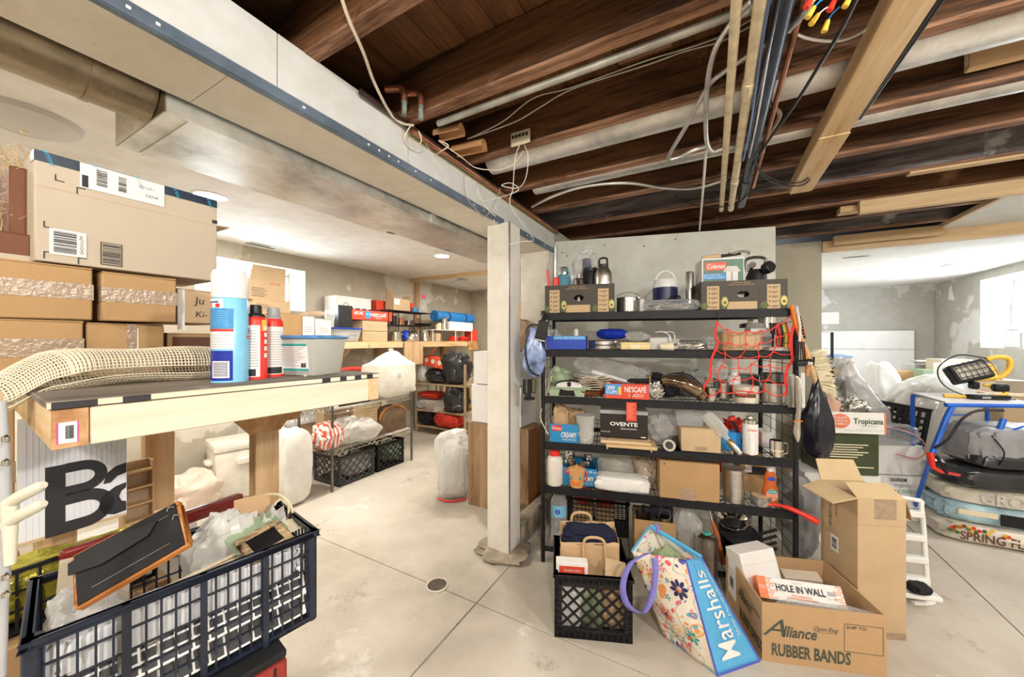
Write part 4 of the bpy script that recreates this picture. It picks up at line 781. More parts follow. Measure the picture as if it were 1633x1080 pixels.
for x, y in [(.055, .032), (.06, .012)]: MB().tube([(x, y, .017), (x + .005, y + .004, .021), (x + .012, y, .019)], .0012, 5).build('turn_button', STEEL, e)
e = inC('picture_frame', 'small pale carved wooden picture frame in the crate', 'picture frame', .305, .055, CZ - .012, (R(24), R(-6), R(12))); CARVED = mat('carved_wood', (.42, .30, .17), .7, var=.6, scale=60, bump=1.2, bscale=110); frame('picture_frame', '', e, .088, .072, .015, .008, CARVED, inner=BLACK)
e = inC('picture_frame', 'pale green book or frame behind the carved frame', 'picture frame', .30, .10, CZ - .006, (R(18), R(-8), R(10))); bx(e, 'board', GREENP, (-.05, -.035, 0), (.05, .035, .006), bev=.001); bx(e, 'label_patch', WPAPER, (.0, -.02, .006), (.03, .0, .0066))
e = inC('picture_frame', 'cream picture with flowers in a thin frame at the crate front', 'picture frame', .215, .055, CZ - .06, (R(38), R(-6), R(2))); frame('picture_frame', '', e, .2, .085, .008, .006, LUMP, inner=mat('floral_picture', (.55, .42, .27), .6, var=.7, scale=28))
e = inC('picture_frame', 'cream folded card right of the carved frame', 'card', .355, .085, CZ - .012, (R(20), R(6), R(20))); bx(e, 'card', CREAM, (-.03, -.02, 0), (.03, .02, .004), bev=.001)
def baggy(name, label, cat, loc, w, d, h, m, seed, rz=0, wr=.12, fr=3.5, topn=None, e=.75, nu=36, nv=22, group=None):
    t = thing(name, label, cat, loc, rz, group); MB().blob(w, d, h, seed, wr, fr, nu, nv, e, topn).build('body', m, t); return t
baggy('striped_cloth', 'pale blue striped cloth pressed against the crate lattice', 'cloth', CP(cl / 2, .035, zi + .088), .33, .035, .075, mat('stripe_cloth', (.66, .68, .72), .7, var=.2, scale=6, stretch=(30, 1, 1)), 14, CRZ, .12, 5, None, .4); baggy('plastic_bag', 'crumpled hazy plastic bag at the near end of the crate', 'bag', CP(.055, .09, zi + .01), .085, .13, .175, HAZY, 3, CRZ, .2, 5); baggy('plastic_bag', 'crumpled white tissue bag in the middle of the crate', 'bag', CP(.26, .155, zi + .02), .13, .09, .19, WBAG, 12, CRZ, .22, 5); baggy('plastic_bag', 'pinkish white plastic bag at the far end of the crate', 'bag', CP(.345, .14, zi), .06, .09, .2, WBAG, 13, CRZ, .22, 6)
e = inC('paper_envelope', 'brown paper envelope standing up in the crate', 'envelope', .315, .165, CZ - .09, (R(82), R(0), R(-6))); bx(e, 'sheet', PAPERB, (-.035, 0, 0), (.035, .14, .003)); 
e = inC('paper_sheet', 'torn grey cardboard sheet at the near end of the crate', 'paper', .06, .16, CZ - .1, (R(80), R(4), R(0))); bx(e, 'sheet', CARDL, (-.04, 0, 0), (.05, .13, .003))
t = thing('cable_loop', 'beige cord loops rising from the far end of the crate', 'cord', CP(.36, .16, CZ - .03)); MB().tube(spline([(-.09, -.02, 0), (-.05, .0, .06), (.0, .0, .075), (.03, 0, .05), (.025, 0, -.02)], 6), .003, 6).build('cord', CREAM, t); MB().tube(spline([(-.02, -.03, 0), (.0, 0, .055), (.025, 0, .06), (.04, 0, .03), (.03, 0, -.02)], 6), .003, 6).build('cord', CREAM, t)
t = thing('wood_bar', 'glossy dark red wooden bar lying across the back of the crate', 'wooden bar', (0, 0, 0)); a, b = P(95, 890, .70), P(385, 793, 1.0); d = (b - a).normalized(); up = Vector((0, 0, 1)); sd = d.cross(up).normalized()
pts = []
for p in (a, b):
    pts.append([p + sd * x + up * z for x, z in [(-.012, -.02), (.012, -.02), (.012, .012), (-.012, .012)]])
MB().put([tuple(p) for s_ in pts for p in s_], [(0, 1, 2, 3), (7, 6, 5, 4), (0, 4, 5, 1), (1, 5, 6, 2), (2, 6, 7, 3), (3, 7, 4, 0)]).build('bar', mat('mahogany', (.16, .015, .012), .18, var=.3), t, bev=.006, seg=2)
# pale plastic hooks right at the left edge, close to the viewer
t = thing('hook_rail', 'pale plastic rail with two stubby prongs at the left edge', 'hook rail', (0, 0, 0)); HOOK = mat('aged_plastic', (.60, .58, .47), .45)
y = .34; mb = MB(); mb.tube([P(3, 640, y), P(6, 720, y), P(8, 830, y), P(4, 960, y), P(0, 1080, y)], [.003, .004, .005, .004, .004], 10); mb.build('rail', GREY, t)
for py in (785, 815): MB().tube([P(4, py + 25, y), P(30, py + 8, y), P(62, py - 8, y * .98), P(70, py - 12, y * .98)], [.0055, .0055, .005, .003], 10).build('prong', HOOK, t)
MB().tube([P(16, 800, y), P(16, 900, y)], [.006, .004], 10).build('arm', HOOK, t)
for py in (700, 738, 920, 948): MB().lathe([(0, -.004), (.003, -.002), (.003, .002), (0, .004)], 10, at=tuple(P(10, py, y * .97))).build('rivet', CHROME, t)
t = thing('shelf_post', 'post carrying the plastic rail at the left edge', 'post', (0, 0, 0)); q = P(-16, 700, .345); MB().box(q.x - .014, q.y - .01, 0, q.x + .002, q.y + .008, 1.3).build('post', CARDT, t)
# ================================================================ storage in the room beyond the beam
def zat(px, py, v): return PV(px, py, v).z
def LB(px0, px1, v):
    """centre (floor), width of a span on a plane parallel to the left wall"""
    a, b = PV(px0, 543, v), PV(px1, 543, v); c = (a + b) / 2; c.z = 0; return c, (Vector((b.x, b.y)) - Vector((a.x, a.y))).length
def lbox(name, label, px0, px1, z0, ytop, v, d, m=CARD, tape=None, cat='box', group=None, z1=None):
    c, w = LB(px0, px1, v); z1 = z1 or zat((px0 + px1) / 2, ytop, v); c.z = z0
    t = closed_carton(name, label, c, RZL, w, d, max(.02, z1 - z0 - .004), m, tape, cat, group); return t, w, z1 - z0
SV, SZ = -3.45, 1.335                      # shelf front plane and top
t = thing('lumber_shelf', 'long pale lumber shelf along the left wall loaded with kitchenware', 'shelf', (0, 0, 0), RZL)
def sl(p): u, v = UV(p); return u, -v
def seg_(name, px0, px1, z0, z1, y0, y1, m):
    u0, u1 = UV(PV(px0, 543, SV))[0], UV(PV(px1, 543, SV))[0]; return bx(t, name, m, (u0, -SV + y0, z0), (u1, -SV + y1, z1), bev=.002)
seg_('deck', 440, 747, SZ - .018, SZ, .0, .49, LUMX)
for a, b in [(440, 539), (540, 586.5), (587.5, 641), (673, 745)]: seg_('front_board', a, b, SZ - .075, SZ - .018, -.02, .018, LUMX)
seg_('end_panel', 643, 672, SZ - .30, SZ - .0, -.03, -.005, LUMZ); seg_('end_panel', 744, 760, SZ - .14, SZ - .0, -.03, -.005, OSB)
for px in (560, 700):
    u = UV(PV(px, 543, SV))[0]; MB().hexa([(u, -SV + .01, SZ - .03), (u + .04, -SV + .01, SZ - .03), (u + .04, -SV + .05, SZ - .03), (u, -SV + .05, SZ - .03), (u, -SV + .44, SZ - .5), (u + .04, -SV + .44, SZ - .5), (u + .04, -SV + .48, SZ - .5), (u, -SV + .48, SZ - .5)]).build('bracket', LUMZ, t)
for px in (470, 640, 740): u = UV(PV(px, 543, SV))[0]; bx(t, 'post', LUMZ, (u, -SV + .42, 0), (u + .08, -SV + .46, SZ - .018))
# cartons near the window
v = -3.42; zA = SZ + .002
lbox('cardboard_box', 'tan carton with a printed label, behind the blue-lidded tub', 440, 481, zA, 500, -3.38, .2); t_, w, h = lbox('cardboard_box', 'tan carton supporting the open carton near the window', 395, 462, zA, 497, -3.56, .25, CARDT)
t_, w, h = lbox('cardboard_box', 'tan carton with dark print, under the open-flapped carton', 405, 463, zA + h, 479, -3.58, .22, CARDT); z2 = zA + h + (zat(428, 497, -3.56) - zA)
for i in range(4): bx(t_, 'print_line', INK, (-.14, -.001, .02 + i * .014), (-.02 - .02 * (i % 2), 0, .023 + i * .014))
c, w = LB(398, 455, -3.6); t = thing('cardboard_box', 'tan carton with its flap open standing before the window', 'box', (c.x, c.y, zat(430, 479, -3.58)), RZL); hh = zat(428, 447, -3.6) - c.z - zat(430, 479, -3.58)
open_carton(t, w, .22, hh, CARDT); flap(t, CARDT, (-w / 2, .0, hh), (w / 2, .0, hh), .125, (0, -.25, 1)); txt(t, 'FRAGILE', .018, (.06, -.001, hh - .03), mat('red_ink', (.55, .05, .04), .6))
for i in range(5): bx(t, 'print_line', INK, (-.14, -.001, .03 + i * .018), (-.03 + .02 * (i % 2), 0, .034 + i * .018))
for a, b, y0, lab, m in [(482, 501, 505, 'small white box with grey print beside the tan carton', WPAPER), (504, 528, 509, 'small white box near the black gift bag', WPAPER)]:
    t_, w, h = lbox('white_box', lab, a, b, zA, y0, -3.40, .15, m)
    for i in range(3): bx(t_, 'print_line', GREY, (-w * .3, -.001, h * .4 + i * .02), (w * .3, 0, h * .4 + .006 + i * .02))
c, w = LB(484, 520, -3.5); t = thing('wood_scrap', 'pale driftwood scrap lying across the small boxes', 'wood', (c.x, c.y, zat(500, 504, -3.5)), RZL); MB().tube(spline([(-.16, 0, 0), (-.05, .02, .02), (.08, 0, .03), (.2, .02, .01)], 6), [.015] * 6 + [.025] * 7 + [.02] * 6, 8).build('branch', TANC, t)
c, w = LB(517, 530, -3.40); t = thing('glass_jar', 'clear round jar lying on the small white boxes', 'jar', (c.x, c.y, zat(520, 508, -3.4)), RZL); MB().lathe([(0, 0), (.03, 0), (.035, .03), (.03, .07), (.025, .08)], 18).build('glass', CLEARP, t, solid=.002)
# banker box, gift bag, tub
lbox('banker_box', 'white lidded banker box at the back of the shelf', 535, 592, zA, 474, -3.72, .2, WPAPER); c, w = LB(540, 563, -3.5)
t = thing('gift_bag', 'black glossy gift bag standing before the white banker box', 'bag', (c.x, c.y, zat(550, 524, -3.5)), RZL); h = zat(550, 487, -3.5) - zat(550, 524, -3.5); MB().hexa([(-w / 2, 0, 0), (w / 2, 0, 0), (w / 2, .08, 0), (-w / 2, .08, 0), (-w / 2, .01, h), (w / 2, .01, h), (w / 2, .06, h), (-w / 2, .06, h)]).build('bag', BLKN, t)
MB().tube(arc((0, 0, h), .03, 0, 180, 8), .003, 5).build('handle', NAVY, t)
c, w = LB(531, 577, -3.44); t = thing('storage_tub', 'clear storage tub with blue lid holding white lumps, on the shelf', 'tub', (c.x, c.y, zA), RZL); h = zat(554, 525, -3.44) - zA
MB().hexa([(-w * .42, .02, 0), (w * .42, .02, 0), (w * .42, .2, 0), (-w * .42, .2, 0), (-w / 2, 0, h), (w / 2, 0, h), (w / 2, .22, h), (-w / 2, .22, h)]).build('tub', HAZY, t, bev=.008); bx(t, 'lid', BLUE, (-w / 2 - .01, -.01, h), (w / 2 + .01, .23, h + .014), bev=.004); MB().blob(w * .8, .16, h * .85, 3, .2, 6).build('contents', WPAPER, t, loc=(0, .11, .003)); txt(t, 'Lotion', .03, (.06, -.004, h * .5), INK, name='handwriting')
for i, (y0, y1) in enumerate([(541.5, 523.5), (523, 506)]):
    c, w = LB(578, 618, -3.5); z0, z1 = zA + i * .124, zA + i * .124 + .12; t = closed_carton('cardboard_box', 'small tan carton with faint print, ' + ['lower', 'upper'][i] + ' of two stacked by the pots', (c.x, c.y, z0), RZL, w, .24, .118, CARDT, None)
    for k in range(3): bx(t, 'print_line', GREENP, (-.1, -.001, .03 + k * .02), (.05, 0, .036 + k * .02))
zC = zA + .25
c, w = LB(562, 625, -3.49); t = thing('coffee_tray', 'red coffee carton tray with glass jars on the wall shelf', 'carton', (c.x, c.y, zC), RZL); REDC = mat('red_carton', (.72, .07, .03), .5, var=.05); BR = mat('brown_ink', (.12, .04, .02), .5)
open_carton(t, w, .2, .11, REDC); txt(t, 'NESCAFÉ', .04, (.08, -.002, .06), WPAPER, bold=.02); txt(t, 'NESCAFÉ', .035, (-w * .36, -.002, .07), WPAPER, bold=.02, width=.12); txt(t, 'CLASICO', .016, (.08, -.002, .025), WPAPER); bx(t, 'blue_panel', BLUEL, (-w * .2, -.0012, .02), (-.04, 0, .1)); txt(t, '300 CUPS', .02, (-w * .2 + .05, -.002, .065), WPAPER, width=.07)
for i in range(6):
    x = -w * .4 + i * w * .16; j = bottle('glass_jar', 'glass coffee jar with black lid, number %s from the left in the red tray' % ['one', 'two', 'three', 'four', 'five', 'six'][i], 'jar', (0, 0, 0), [(0, 0), (.03, 0), (.033, .02), (.033, .09), (.025, .105)], CLEARP, [(.027, .1), (.028, .125), (0, .128)], BLACK, 'glass jars in the red tray', 14)
    j.location = Vector((c.x, c.y, zC + .006)) + Vector((SA, CA, 0)) * x + Vector((-CA, SA, 0)) * .1
lbox('red_box', 'red coffee box behind the glass jars', 600, 627, zC, 480, -3.75, .12, REDC)
# wire kitchen rack with pots
c, w = LB(620, 694, -3.48); t = thing('wire_rack', 'black two-level wire rack holding pots on the wall shelf', 'rack', (c.x, c.y, zA), RZL); hz = [zat(657, 519, -3.48) - zA, zat(657, 497, -3.48) - zA]
for k, z in enumerate(hz):
    mb = MB(); 
    for i in range(16): y = .01 + i * .018; mb.tube([(-w / 2, y, z), (w / 2, y, z)], .002, 5)
    mb.tube([(-w / 2, 0, z - .004), (w / 2, 0, z - .004)], .004, 6); mb.tube([(-w / 2, .28, z - .004), (w / 2, .28, z - .004)], .004, 6); mb.build('wire_shelf', BLACKM, t)
for x in (-w / 2, 0, w / 2):
    for y in (0, .28): MB().tube([(x, y, 0), (x, y, hz[1])], .005, 6).build('leg', BLACKM, t)
def lv(px, y, z, v=-3.48): c_, _ = LB(px - 1, px + 1, v - y); c_.z = z; return c_
zr0, zr1 = zA + hz[0] + .003, zA + hz[1] + .003
def pot(label, loc, r, h, m=CHROME, lid=True, handle=True, name='cooking_pot', rz=0):
    t = thing(name, label, 'pot', loc, rz); MB().shell([(r * .92, 0), (r, r * .1), (r, h), (r * 1.04, h + .002)], .002, 24).build('body', m, t)
    if lid: l = MB().lathe([(r * 1.03, h + .002), (r * .98, h + .006), (r * .5, h + r * .16), (.01, h + r * .2), (0, h + r * .2)], 24).build('lid', m, t); MB().lathe([(.006, h + r * .2), (.012, h + r * .3), (.01, h + r * .36), (0, h + r * .37)], 10).build('knob', BLACK, l)
    if handle:
        for s in (-1, 1): MB().tube(spline([(s * r, -.025, h * .75), (s * (r + .025), -.02, h * .78), (s * (r + .025), .02, h * .78), (s * r, .025, h * .75)], 4), .004, 6).build('handle', m, t)
    return t
pot('shiny steel pot at the left of the wire rack', lv(631, .12, zA + .002), .075, .12); pot('large steel pot lid-up behind on the wire rack', lv(645, .2, zA + .002), .06, .13, STEEL)
def kettle(label, loc, r, h, m=CHROME, rz=0):
    t = thing('kettle', label, 'kettle', loc, rz); MB().lathe([(0, 0), (r * .95, 0), (r, h * .15), (r * .92, h * .5), (r * .6, h * .75), (r * .35, h * .8), (0, h * .82)], 24).build('body', m, t); MB().lathe([(0, h * .8), (.012, h * .82), (.014, h * .9), (0, h * .92)], 10).build('lid_knob', BLACK, t)
    MB().tube(spline([(-r * .6, 0, h * .7), (-r * .5, 0, h * 1.05), (r * .5, 0, h * 1.05), (r * .6, 0, h * .7)], 6), .006, 8).build('handle', BLACK, t); MB().tube([(r * .8, 0, h * .4), (r * 1.25, 0, h * .7)], [.018, .01], 10).build('spout', m, t); return t
kettle('shiny round steel kettle below the wire rack', lv(657, .06, zA + .002), .095, .16, rz=RZL); 
def coffeepot(label, loc, r, h, m=CHROME, rz=0):
    t = thing('coffee_pot', label, 'coffee pot', loc, rz); MB().lathe([(0, 0), (r, 0), (r * .98, h * .2), (r * .7, h * .8), (r * .75, h * .86), (0, h * .9)], 20).build('body', m, t); MB().lathe([(.008, h * .88), (.012, h * .95), (0, h)], 10).build('knob', BLACK, t)
    MB().tube(spline([(r * .7, 0, h * .75), (r * 1.5, 0, h * .75), (r * 1.6, 0, h * .4), (r * .95, 0, h * .2)], 5), .007, 7).build('handle', BLACK, t); MB().tube([(-r * .7, 0, h * .6), (-r * 1.15, 0, h * .85)], [.012, .007], 8).build('spout', m, t); return t
coffeepot('slim steel coffee pot right of the round kettle', lv(678, .05, zA + .002), .055, .19, rz=RZL)
baggy('blue_bag', 'crumpled bright blue bag under the wire rack', 'bag', lv(648, .1, zA + .002), .09, .1, .14, BLUE, 21, RZL, .2)
t = thing('frying_pan', 'black frying pan on the lower wire shelf', 'pan', lv(675, .1, zr0), RZL); MB().shell([(.10, 0), (.13, .035)], .003, 24).build('bowl', BLACKM, t); MB().tube([(.12, 0, .03), (.28, -.02, .05)], .009, 8).build('handle', BLACK, t)
pot('dark steel saucepan on the lower wire shelf', lv(652, .1, zr0), .055, .06, DSTEEL, False); bottle('copper_cup', 'copper-coloured cup on the lower wire shelf', 'cup', lv(639, .06, zr0), [(0, 0), (.03, 0), (.035, .09), (.031, .09), (.027, .005), (0, .005)], COPPER); bottle('dark_canister', 'black canister on the lower wire shelf left end', 'canister', lv(628, .07, zr0), [(0, 0), (.04, 0), (.04, .1), (.03, .11), (0, .11)], BLACK)
c, w = LB(628, 654, -3.55); t = thing('cardboard_box', 'tall open tan carton on top of the wire rack', 'box', (c.x, c.y, zr1), RZL); h = zat(640, 477, -3.55) - zr1; open_carton(t, w, .15, h, CARDT); flap(t, CARDT, (-w / 2, 0, h), (-w / 2, .15, h), .09, (-.15, 0, 1)); bx(t, 'paper_label', WPAPER, (-w / 2 + .005, -.001, h * .5), (-w * .15, 0, h * .98)); flap(t, CARDT, (w / 2, 0, h), (w / 2, .15, h), .06, (.3, 0, 1))
bottle('red_tin', 'slim red tin behind the blue can on the wire rack', 'tin', lv(656, .16, zr1), [(0, 0), (.035, 0), (.035, .13), (0, .13)], RED); bottle('blue_can', 'short blue tin can on top of the wire rack', 'can', lv(662, .04, zr1), [(0, 0), (.045, 0), (.045, .055), (0, .055)], mat('blue_can', (.04, .2, .4), .4, .3))
t = bottle('spray_bottle', 'clear spray bottle with pink trigger on the wire rack', 'bottle', lv(675, .08, zr1), [(0, 0), (.055, 0), (.062, .04), (.055, .10), (.02, .16), (.016, .2)], CLEARP, None); bx(t, 'trigger', mat('pink', (.8, .08, .25), .4), (-.02, -.02, .2), (.03, .02, .25), bev=.006)
# white wire shelf, percolator, mat
c, w = LB(690, 752, -3.5); t = thing('wire_stand', 'white wire shelf stand at the far end of the wall shelf', 'rack', (c.x, c.y, zA), RZL); h = zat(720, 527, -3.5) - zA
mb = MB()
for i in range(14): mb.tube([(-w / 2, .01 + i * .02, h), (w / 2, .01 + i * .02, h)], .0025, 5)
mb.tube([(-w / 2, 0, h), (w / 2, 0, h)], .006, 6); mb.build('wire_shelf', WPLAS, t)
for x in (-w / 2, .05, w / 2):
    for y in (0, .27): MB().tube([(x, y, 0), (x, y, h)], .006, 6).build('leg', WPLAS, t)
zw = zA + h + .006
coffeepot('tall steel percolator on the white wire stand', lv(709, .06, zw, -3.5), .055, .21, rz=RZL); bottle('cream_mug', 'cream mug left of the steel percolator', 'mug', lv(698, .1, zw, -3.5), [(0, 0), (.05, 0), (.055, .1), (.05, .1), (.046, .006), (0, .006)], CREAM)
lbox('white_box', 'long white box under the rolled blue mat', 717, 754, zw, 514, -3.52, .2, WPAPER); zm = zat(735, 513, -3.52)
c, w = LB(699, 757, -3.56); t = thing('yoga_mat', 'rolled bright blue exercise mat with black straps', 'mat', (c.x, c.y, zat(728, 514, -3.52) + .0), RZL); BM = mat('mat_blue', (.01, .19, .55), .6); r = .082
MB().tube([(-w / 2, .0 + .08, r), (w / 2, .08, r)], r, 24).build('roll', BM, t)
for x in (-w * .2, w * .25): MB().tube([(x - .015, .08, r), (x + .015, .08, r)], r * 1.02, 24).build('strap', BLACK, t)
sp_ = [(w / 2 + .002, .08 + (.01 + .006 * k / 3) * math.cos(k * .6) * 1.8, r + (.01 + .006 * k / 3) * math.sin(k * .6) * 1.8) for k in range(36)]; MB().tube(sp_, .002, 4).build('spiral_edge', NAVY, t)
for i, px in enumerate((722, 738)): t = thing('red_pot', 'red enamel pan under the white box, ' + ['left one', 'right one'][i], 'pan', lv(px, .1, zA + .002, -3.5), RZL); MB().shell([(.05, 0), (.075, .03), (.08, .055)], .003, 20).build('bowl', RED, t); MB().lathe([(.08, .056), (.04, .075), (0, .08)], 20).build('lid', RED, t)
lbox('cardboard_box', 'small tan carton under the left of the white wire stand', 692, 703, zA, 531, -3.55, .12, CARDT); lbox('red_box', 'red box at the far end of the wall shelf', 752, 762, zA, 526, -3.55, .15, REDC)
q = W(5.58, -2.85, 1.15); t = thing('leaning_board', 'orange wooden board leaning on the back wall beside the column', 'board', q, RZB); bx(t, 'board', wood('orange_board', (.42, .17, .04), (.58, .28, .09), 3, (4, 4, .4)), (-.3, -.04, -.0), (.3, -.01, .85))
# ---------------------------------------------------------------- chrome wire rack with bags and crates
RV, RD = -2.96, .5; ua, ub = UV(F(530, 785))[0], UV(F(655, 734))[0]
t = thing('storage_rack', 'low steel wire rack with bags above two crates', 'rack', (0, 0, 0), RZL); RZs = [.36, .725]
for u in (ua, ub):
    for y in (0, RD): MB().tube([(u, -RV + y, .0), (u, -RV + y, .775)], .0125, 10).build('post', DSTEEL, t); 
for z in RZs:
    mb = MB()
    for i in range(22): y = -RV + .01 + i * (RD - .02) / 21; mb.tube([(ua, y, z), (ub, y, z)], .0022, 5)
    mb.build('wire_deck', STEEL, t)
    for y in (0, RD):
        mb = MB(); mb.tube([(ua, -RV + y, z), (ub, -RV + y, z)], .0035, 6); mb.tube([(ua, -RV + y, z - .035), (ub, -RV + y, z - .035)], .0035, 6); n = 16
        mb.tube([(ua + (ub - ua) * i / (2 * n), -RV + y, z - (.035 if i % 2 else 0)) for i in range(2 * n + 1)], .0025, 5); mb.build('truss_edge', STEEL, t)
    for u in (ua, ub):
        mb = MB(); mb.tube([(u, -RV, z), (u, -RV + RD, z)], .0035, 6); mb.tube([(u, -RV, z - .035), (u, -RV + RD, z - .035)], .0035, 6); mb.tube([(u, -RV + RD * i / 14, z - (.035 if i % 2 else 0)) for i in range(15)], .0025, 5); mb.build('truss_edge', STEEL, t)
def rk(px, y, z): c_, _ = LB(px - 1, px + 1, RV - y); c_.z = z; return c_
for (a, b), lab in [((541, 597), 'dark grey plastic crate below the wire rack, nearer one'), ((602, 644), 'black plastic crate below the wire rack, farther one')]:
    c, w = LB(a, b, RV - .03); crate('milk_crate', lab, (c.x, c.y, .002), RZL, w, .38, .27, mat('charcoal_plastic', (.07, .07, .075), .4) if a < 560 else BLACK, 'diag', bw=.009, th=.014)
baggy('plastic_bag', 'white sack of clothing inside the nearer grey crate', 'bag', rk(565, .2, .015), .3, .25, .2, WBAG, 31, RZL, .2); baggy('cloth_bundle', 'green and tan bundle inside the farther black crate', 'cloth', rk(622, .2, .015), .25, .22, .2, GREENP, 32, RZL, .25)
z1 = RZs[0] + .004; z2 = RZs[1] + .004
def striped(): 
    m, nt, b = nm('red_striped_film'); w_ = N(nt, 'ShaderNodeTexWave', Scale=9.0, Distortion=3.0); tc = N(nt, 'ShaderNodeTexCoord'); nt.links.new(tc.outputs['Object'], w_.inputs['Vector']); r_ = ramp(nt, [(.55, (.85, .83, .8)), (.62, (.75, .12, .08))]); nt.links.new(w_.outputs[0], r_.inputs[0]); nt.links.new(r_.outputs[0], b.inputs['Base Color']); b.inputs['Roughness'].default_value = .35; return m
baggy('plastic_bag', 'red and white striped bag at the near end of the wire rack', 'bag', rk(522, .1, z1), .22, .24, .24, striped(), 33, RZL, .2, 4); baggy('plastic_bag', 'white shopping bag with dark contents on the wire rack', 'bag', rk(553, .1, z1), .24, .26, .25, WBAG, 34, RZL, .22, 4, (.75, .3))
c, w = LB(566, 602, RV - .08); t = closed_carton('cardboard_box', 'tan ribbed carton in a white bag on the wire rack', (c.x, c.y, z1), RZL, w, .28, .335, CARDT, None); 
for i in range(4): bx(t, 'print_line', CARDD, (-w * .1, -.001, .2 + i * .03), (w * .45, 0, .207 + i * .03))
baggy('plastic_bag', 'white plastic bag drooping round the tan carton', 'bag', rk(581, .035, z1), .30, .12, .22, WBAG, 35, RZL, .25, 4, (.5, .4))
c, w = LB(606, 648, RV - .06); t = thing('backrest_cushion', 'brown arched backrest cushion with orange piping on the wire rack', 'cushion', (c.x, c.y, z1), RZL); BRC = cloth('brown_cloth', (.20, .13, .085))
prof = [(-w / 2, 0), (w / 2, 0), (w / 2, .16)] + [(w / 2 * math.cos(R(a)), .16 + .12 * math.sin(R(a))) for a in range(10, 180, 12)] + [(-w / 2, .16)]
MB().prism(prof, .12, 'y').build('pad', BRC, t, bev=.012, seg=2); MB().tube([(x, .0, z) for x, z in prof[2:]], .006, 6).build('piping', ORANGE, t)
c, w = LB(516, 552, RV - .36); closed_carton('cardboard_box', 'plain tan carton at the back of the wire rack middle shelf', (c.x, c.y, z1), RZL, w, .13, .30, CARDT, 'front')
q = rk(640, .2, z1); q.z = z1; 
t = thing('water_jug', 'translucent blue water jug lying on the wire rack top', 'jug', rk(640, .24, z2 - .0), RZL); MB().tube([(-.16, 0, .085), (-.12, 0, .085), (.12, 0, .085), (.17, 0, .085)], [.06, .085, .085, .03], 24).build('body', mat('blue_jug', (.02, .14, .42), .2), t)
for x in (-.06, .0, .06): MB().tube([(x - .008, 0, .085), (x + .008, 0, .085)], .087, 24).build('rib', MATS['blue_jug'], t)
t = thing('covered_appliance', 'tall boxy item draped in a white plastic sheet on the rack', 'covered item', rk(622, .17, z2), RZL); hh = zat(625, 562, RV - .1) - z2
WS = cloth('white_sheet', (.80, .76, .68), .6, .06); MB().blob(.56, .33, hh, 36, .06, 2.2, 44, 26, .38, (.35, .28)).build('drape', WS, t); MB().lathe([(0, 0), (.02, .005), (.03, .04), (0, .05)], 10).build('knot', WS, t, loc=(.03, .02, hh * .985)); bx(t, 'logo_patch', mat('pale_logo', (.55, .62, .66), .6), (-.05, -.178, hh * .45), (.0, -.17, hh * .55), bev=.004)
# red tool basket, cartons under the wall shelf
t = thing('red_basket', 'red plastic basket with arched handle under the wall shelf', 'basket', rk(557, .42, z2), RZL); part(t, 'body', RED, MB().hexa([(-.2, -.1, 0), (.2, -.1, 0), (.2, .1, 0), (-.2, .1, 0), (-.22, -.12, .16), (.22, -.12, .16), (.22, .12, .16), (-.22, .12, .16)]), bev=.01); MB().tube(spline([(-.2, 0, .14), (-.17, 0, .30), (.17, 0, .30), (.2, 0, .14)], 6), .02, 8).build('handle', RED, t); MB().blob(.36, .2, .1, 40, .3, 6).build('contents', LGREY, t, loc=(0, 0, .11))
t = thing('wire_organizer', 'dark wire organizer with white bits before the red basket', 'organizer', rk(552, .2, z2), RZL); lattice_panel(MB(), .42, .10, 5, 2, .006, .006, .008).build('front_panel', BLACKM, t, loc=(-.21, -.1, 0)); bx(t, 'base', BLACKM, (-.21, -.1, 0), (.21, .1, .006)); MB().blob(.38, .18, .13, 41, .3, 6).build('contents', WPAPER, t, loc=(0, 0, .006))
c, w = LB(574, 600, RV - .25); closed_carton('cardboard_box', 'tan carton wrapped in clear tape beside the draped item', (c.x, c.y, z2), RZL, w, .2, .24, CARDT, 'front')
c, w = LB(532, 545, RV - .02); t = thing('bleach_bottle', 'small white bottle at the near end of the rack top', 'bottle', (c.x, c.y, z2), RZL); MB().lathe([(0, 0), (.035, 0), (.037, .1), (.02, .14), (.015, .16)], 16, at=(0, .05, 0)).build('body', WPLAS, t); MB().lathe([(.017, .16), (.017, .185), (0, .187)], 14, at=(0, .05, 0)).build('cap', WPLAS, t)
# far rack with newspapers, red and black bags
BU = 4.0
def BK(px, u=BU): Y = u / ((px - CX) / FP * SA + CA); q = P(px, 543, Y); q.z = 0; return q
def bz(px, py, u=BU): return P(px, py, u / ((px - CX) / FP * SA + CA)).z
a, b = BK(662), BK(742); w = (b - a).length; c = (a + b) / 2; t = thing('steel_shelving', 'tan steel shelving with bundles at the back of the left room', 'shelving', c, RZB); TAN = mat('tan_steel', (.45, .33, .2), .5, .2)
for x in (-w / 2, w / 2 - .025):
    for y in (0, .45): bx(t, 'post', TAN, (x, y, 0), (x + .025, y + .025, 1.02))
lv_ = [.12, bz(690, 655), bz(690, 612)]
for z in lv_: bx(t, 'shelf_board', TAN, (-w / 2, 0, z - .025), (w / 2, .475, z))
def bk(px, y, z): d_ = Vector((SA, CA, 0)); q = BK(px, BU + y); q.z = z; return q
def bund(name, label, cat, px, y, z, w_, d_, h_, m, seed, wr=.15, e=.6): return baggy(name, label, cat, bk(px, y, z), w_, d_, h_, m, seed, RZB, wr, 4, None, e)
bund('red_bag', 'red sports bag on the lowest board of the tan shelving', 'bag', 718, .12, lv_[0] + .003, .42, .3, .2, cloth('red_cloth', (.6, .05, .03), .5), 50); bund('black_bag', 'black backpack on the lowest board of the tan shelving', 'bag', 686, .12, lv_[0] + .003, .32, .26, .2, BLKC, 51)
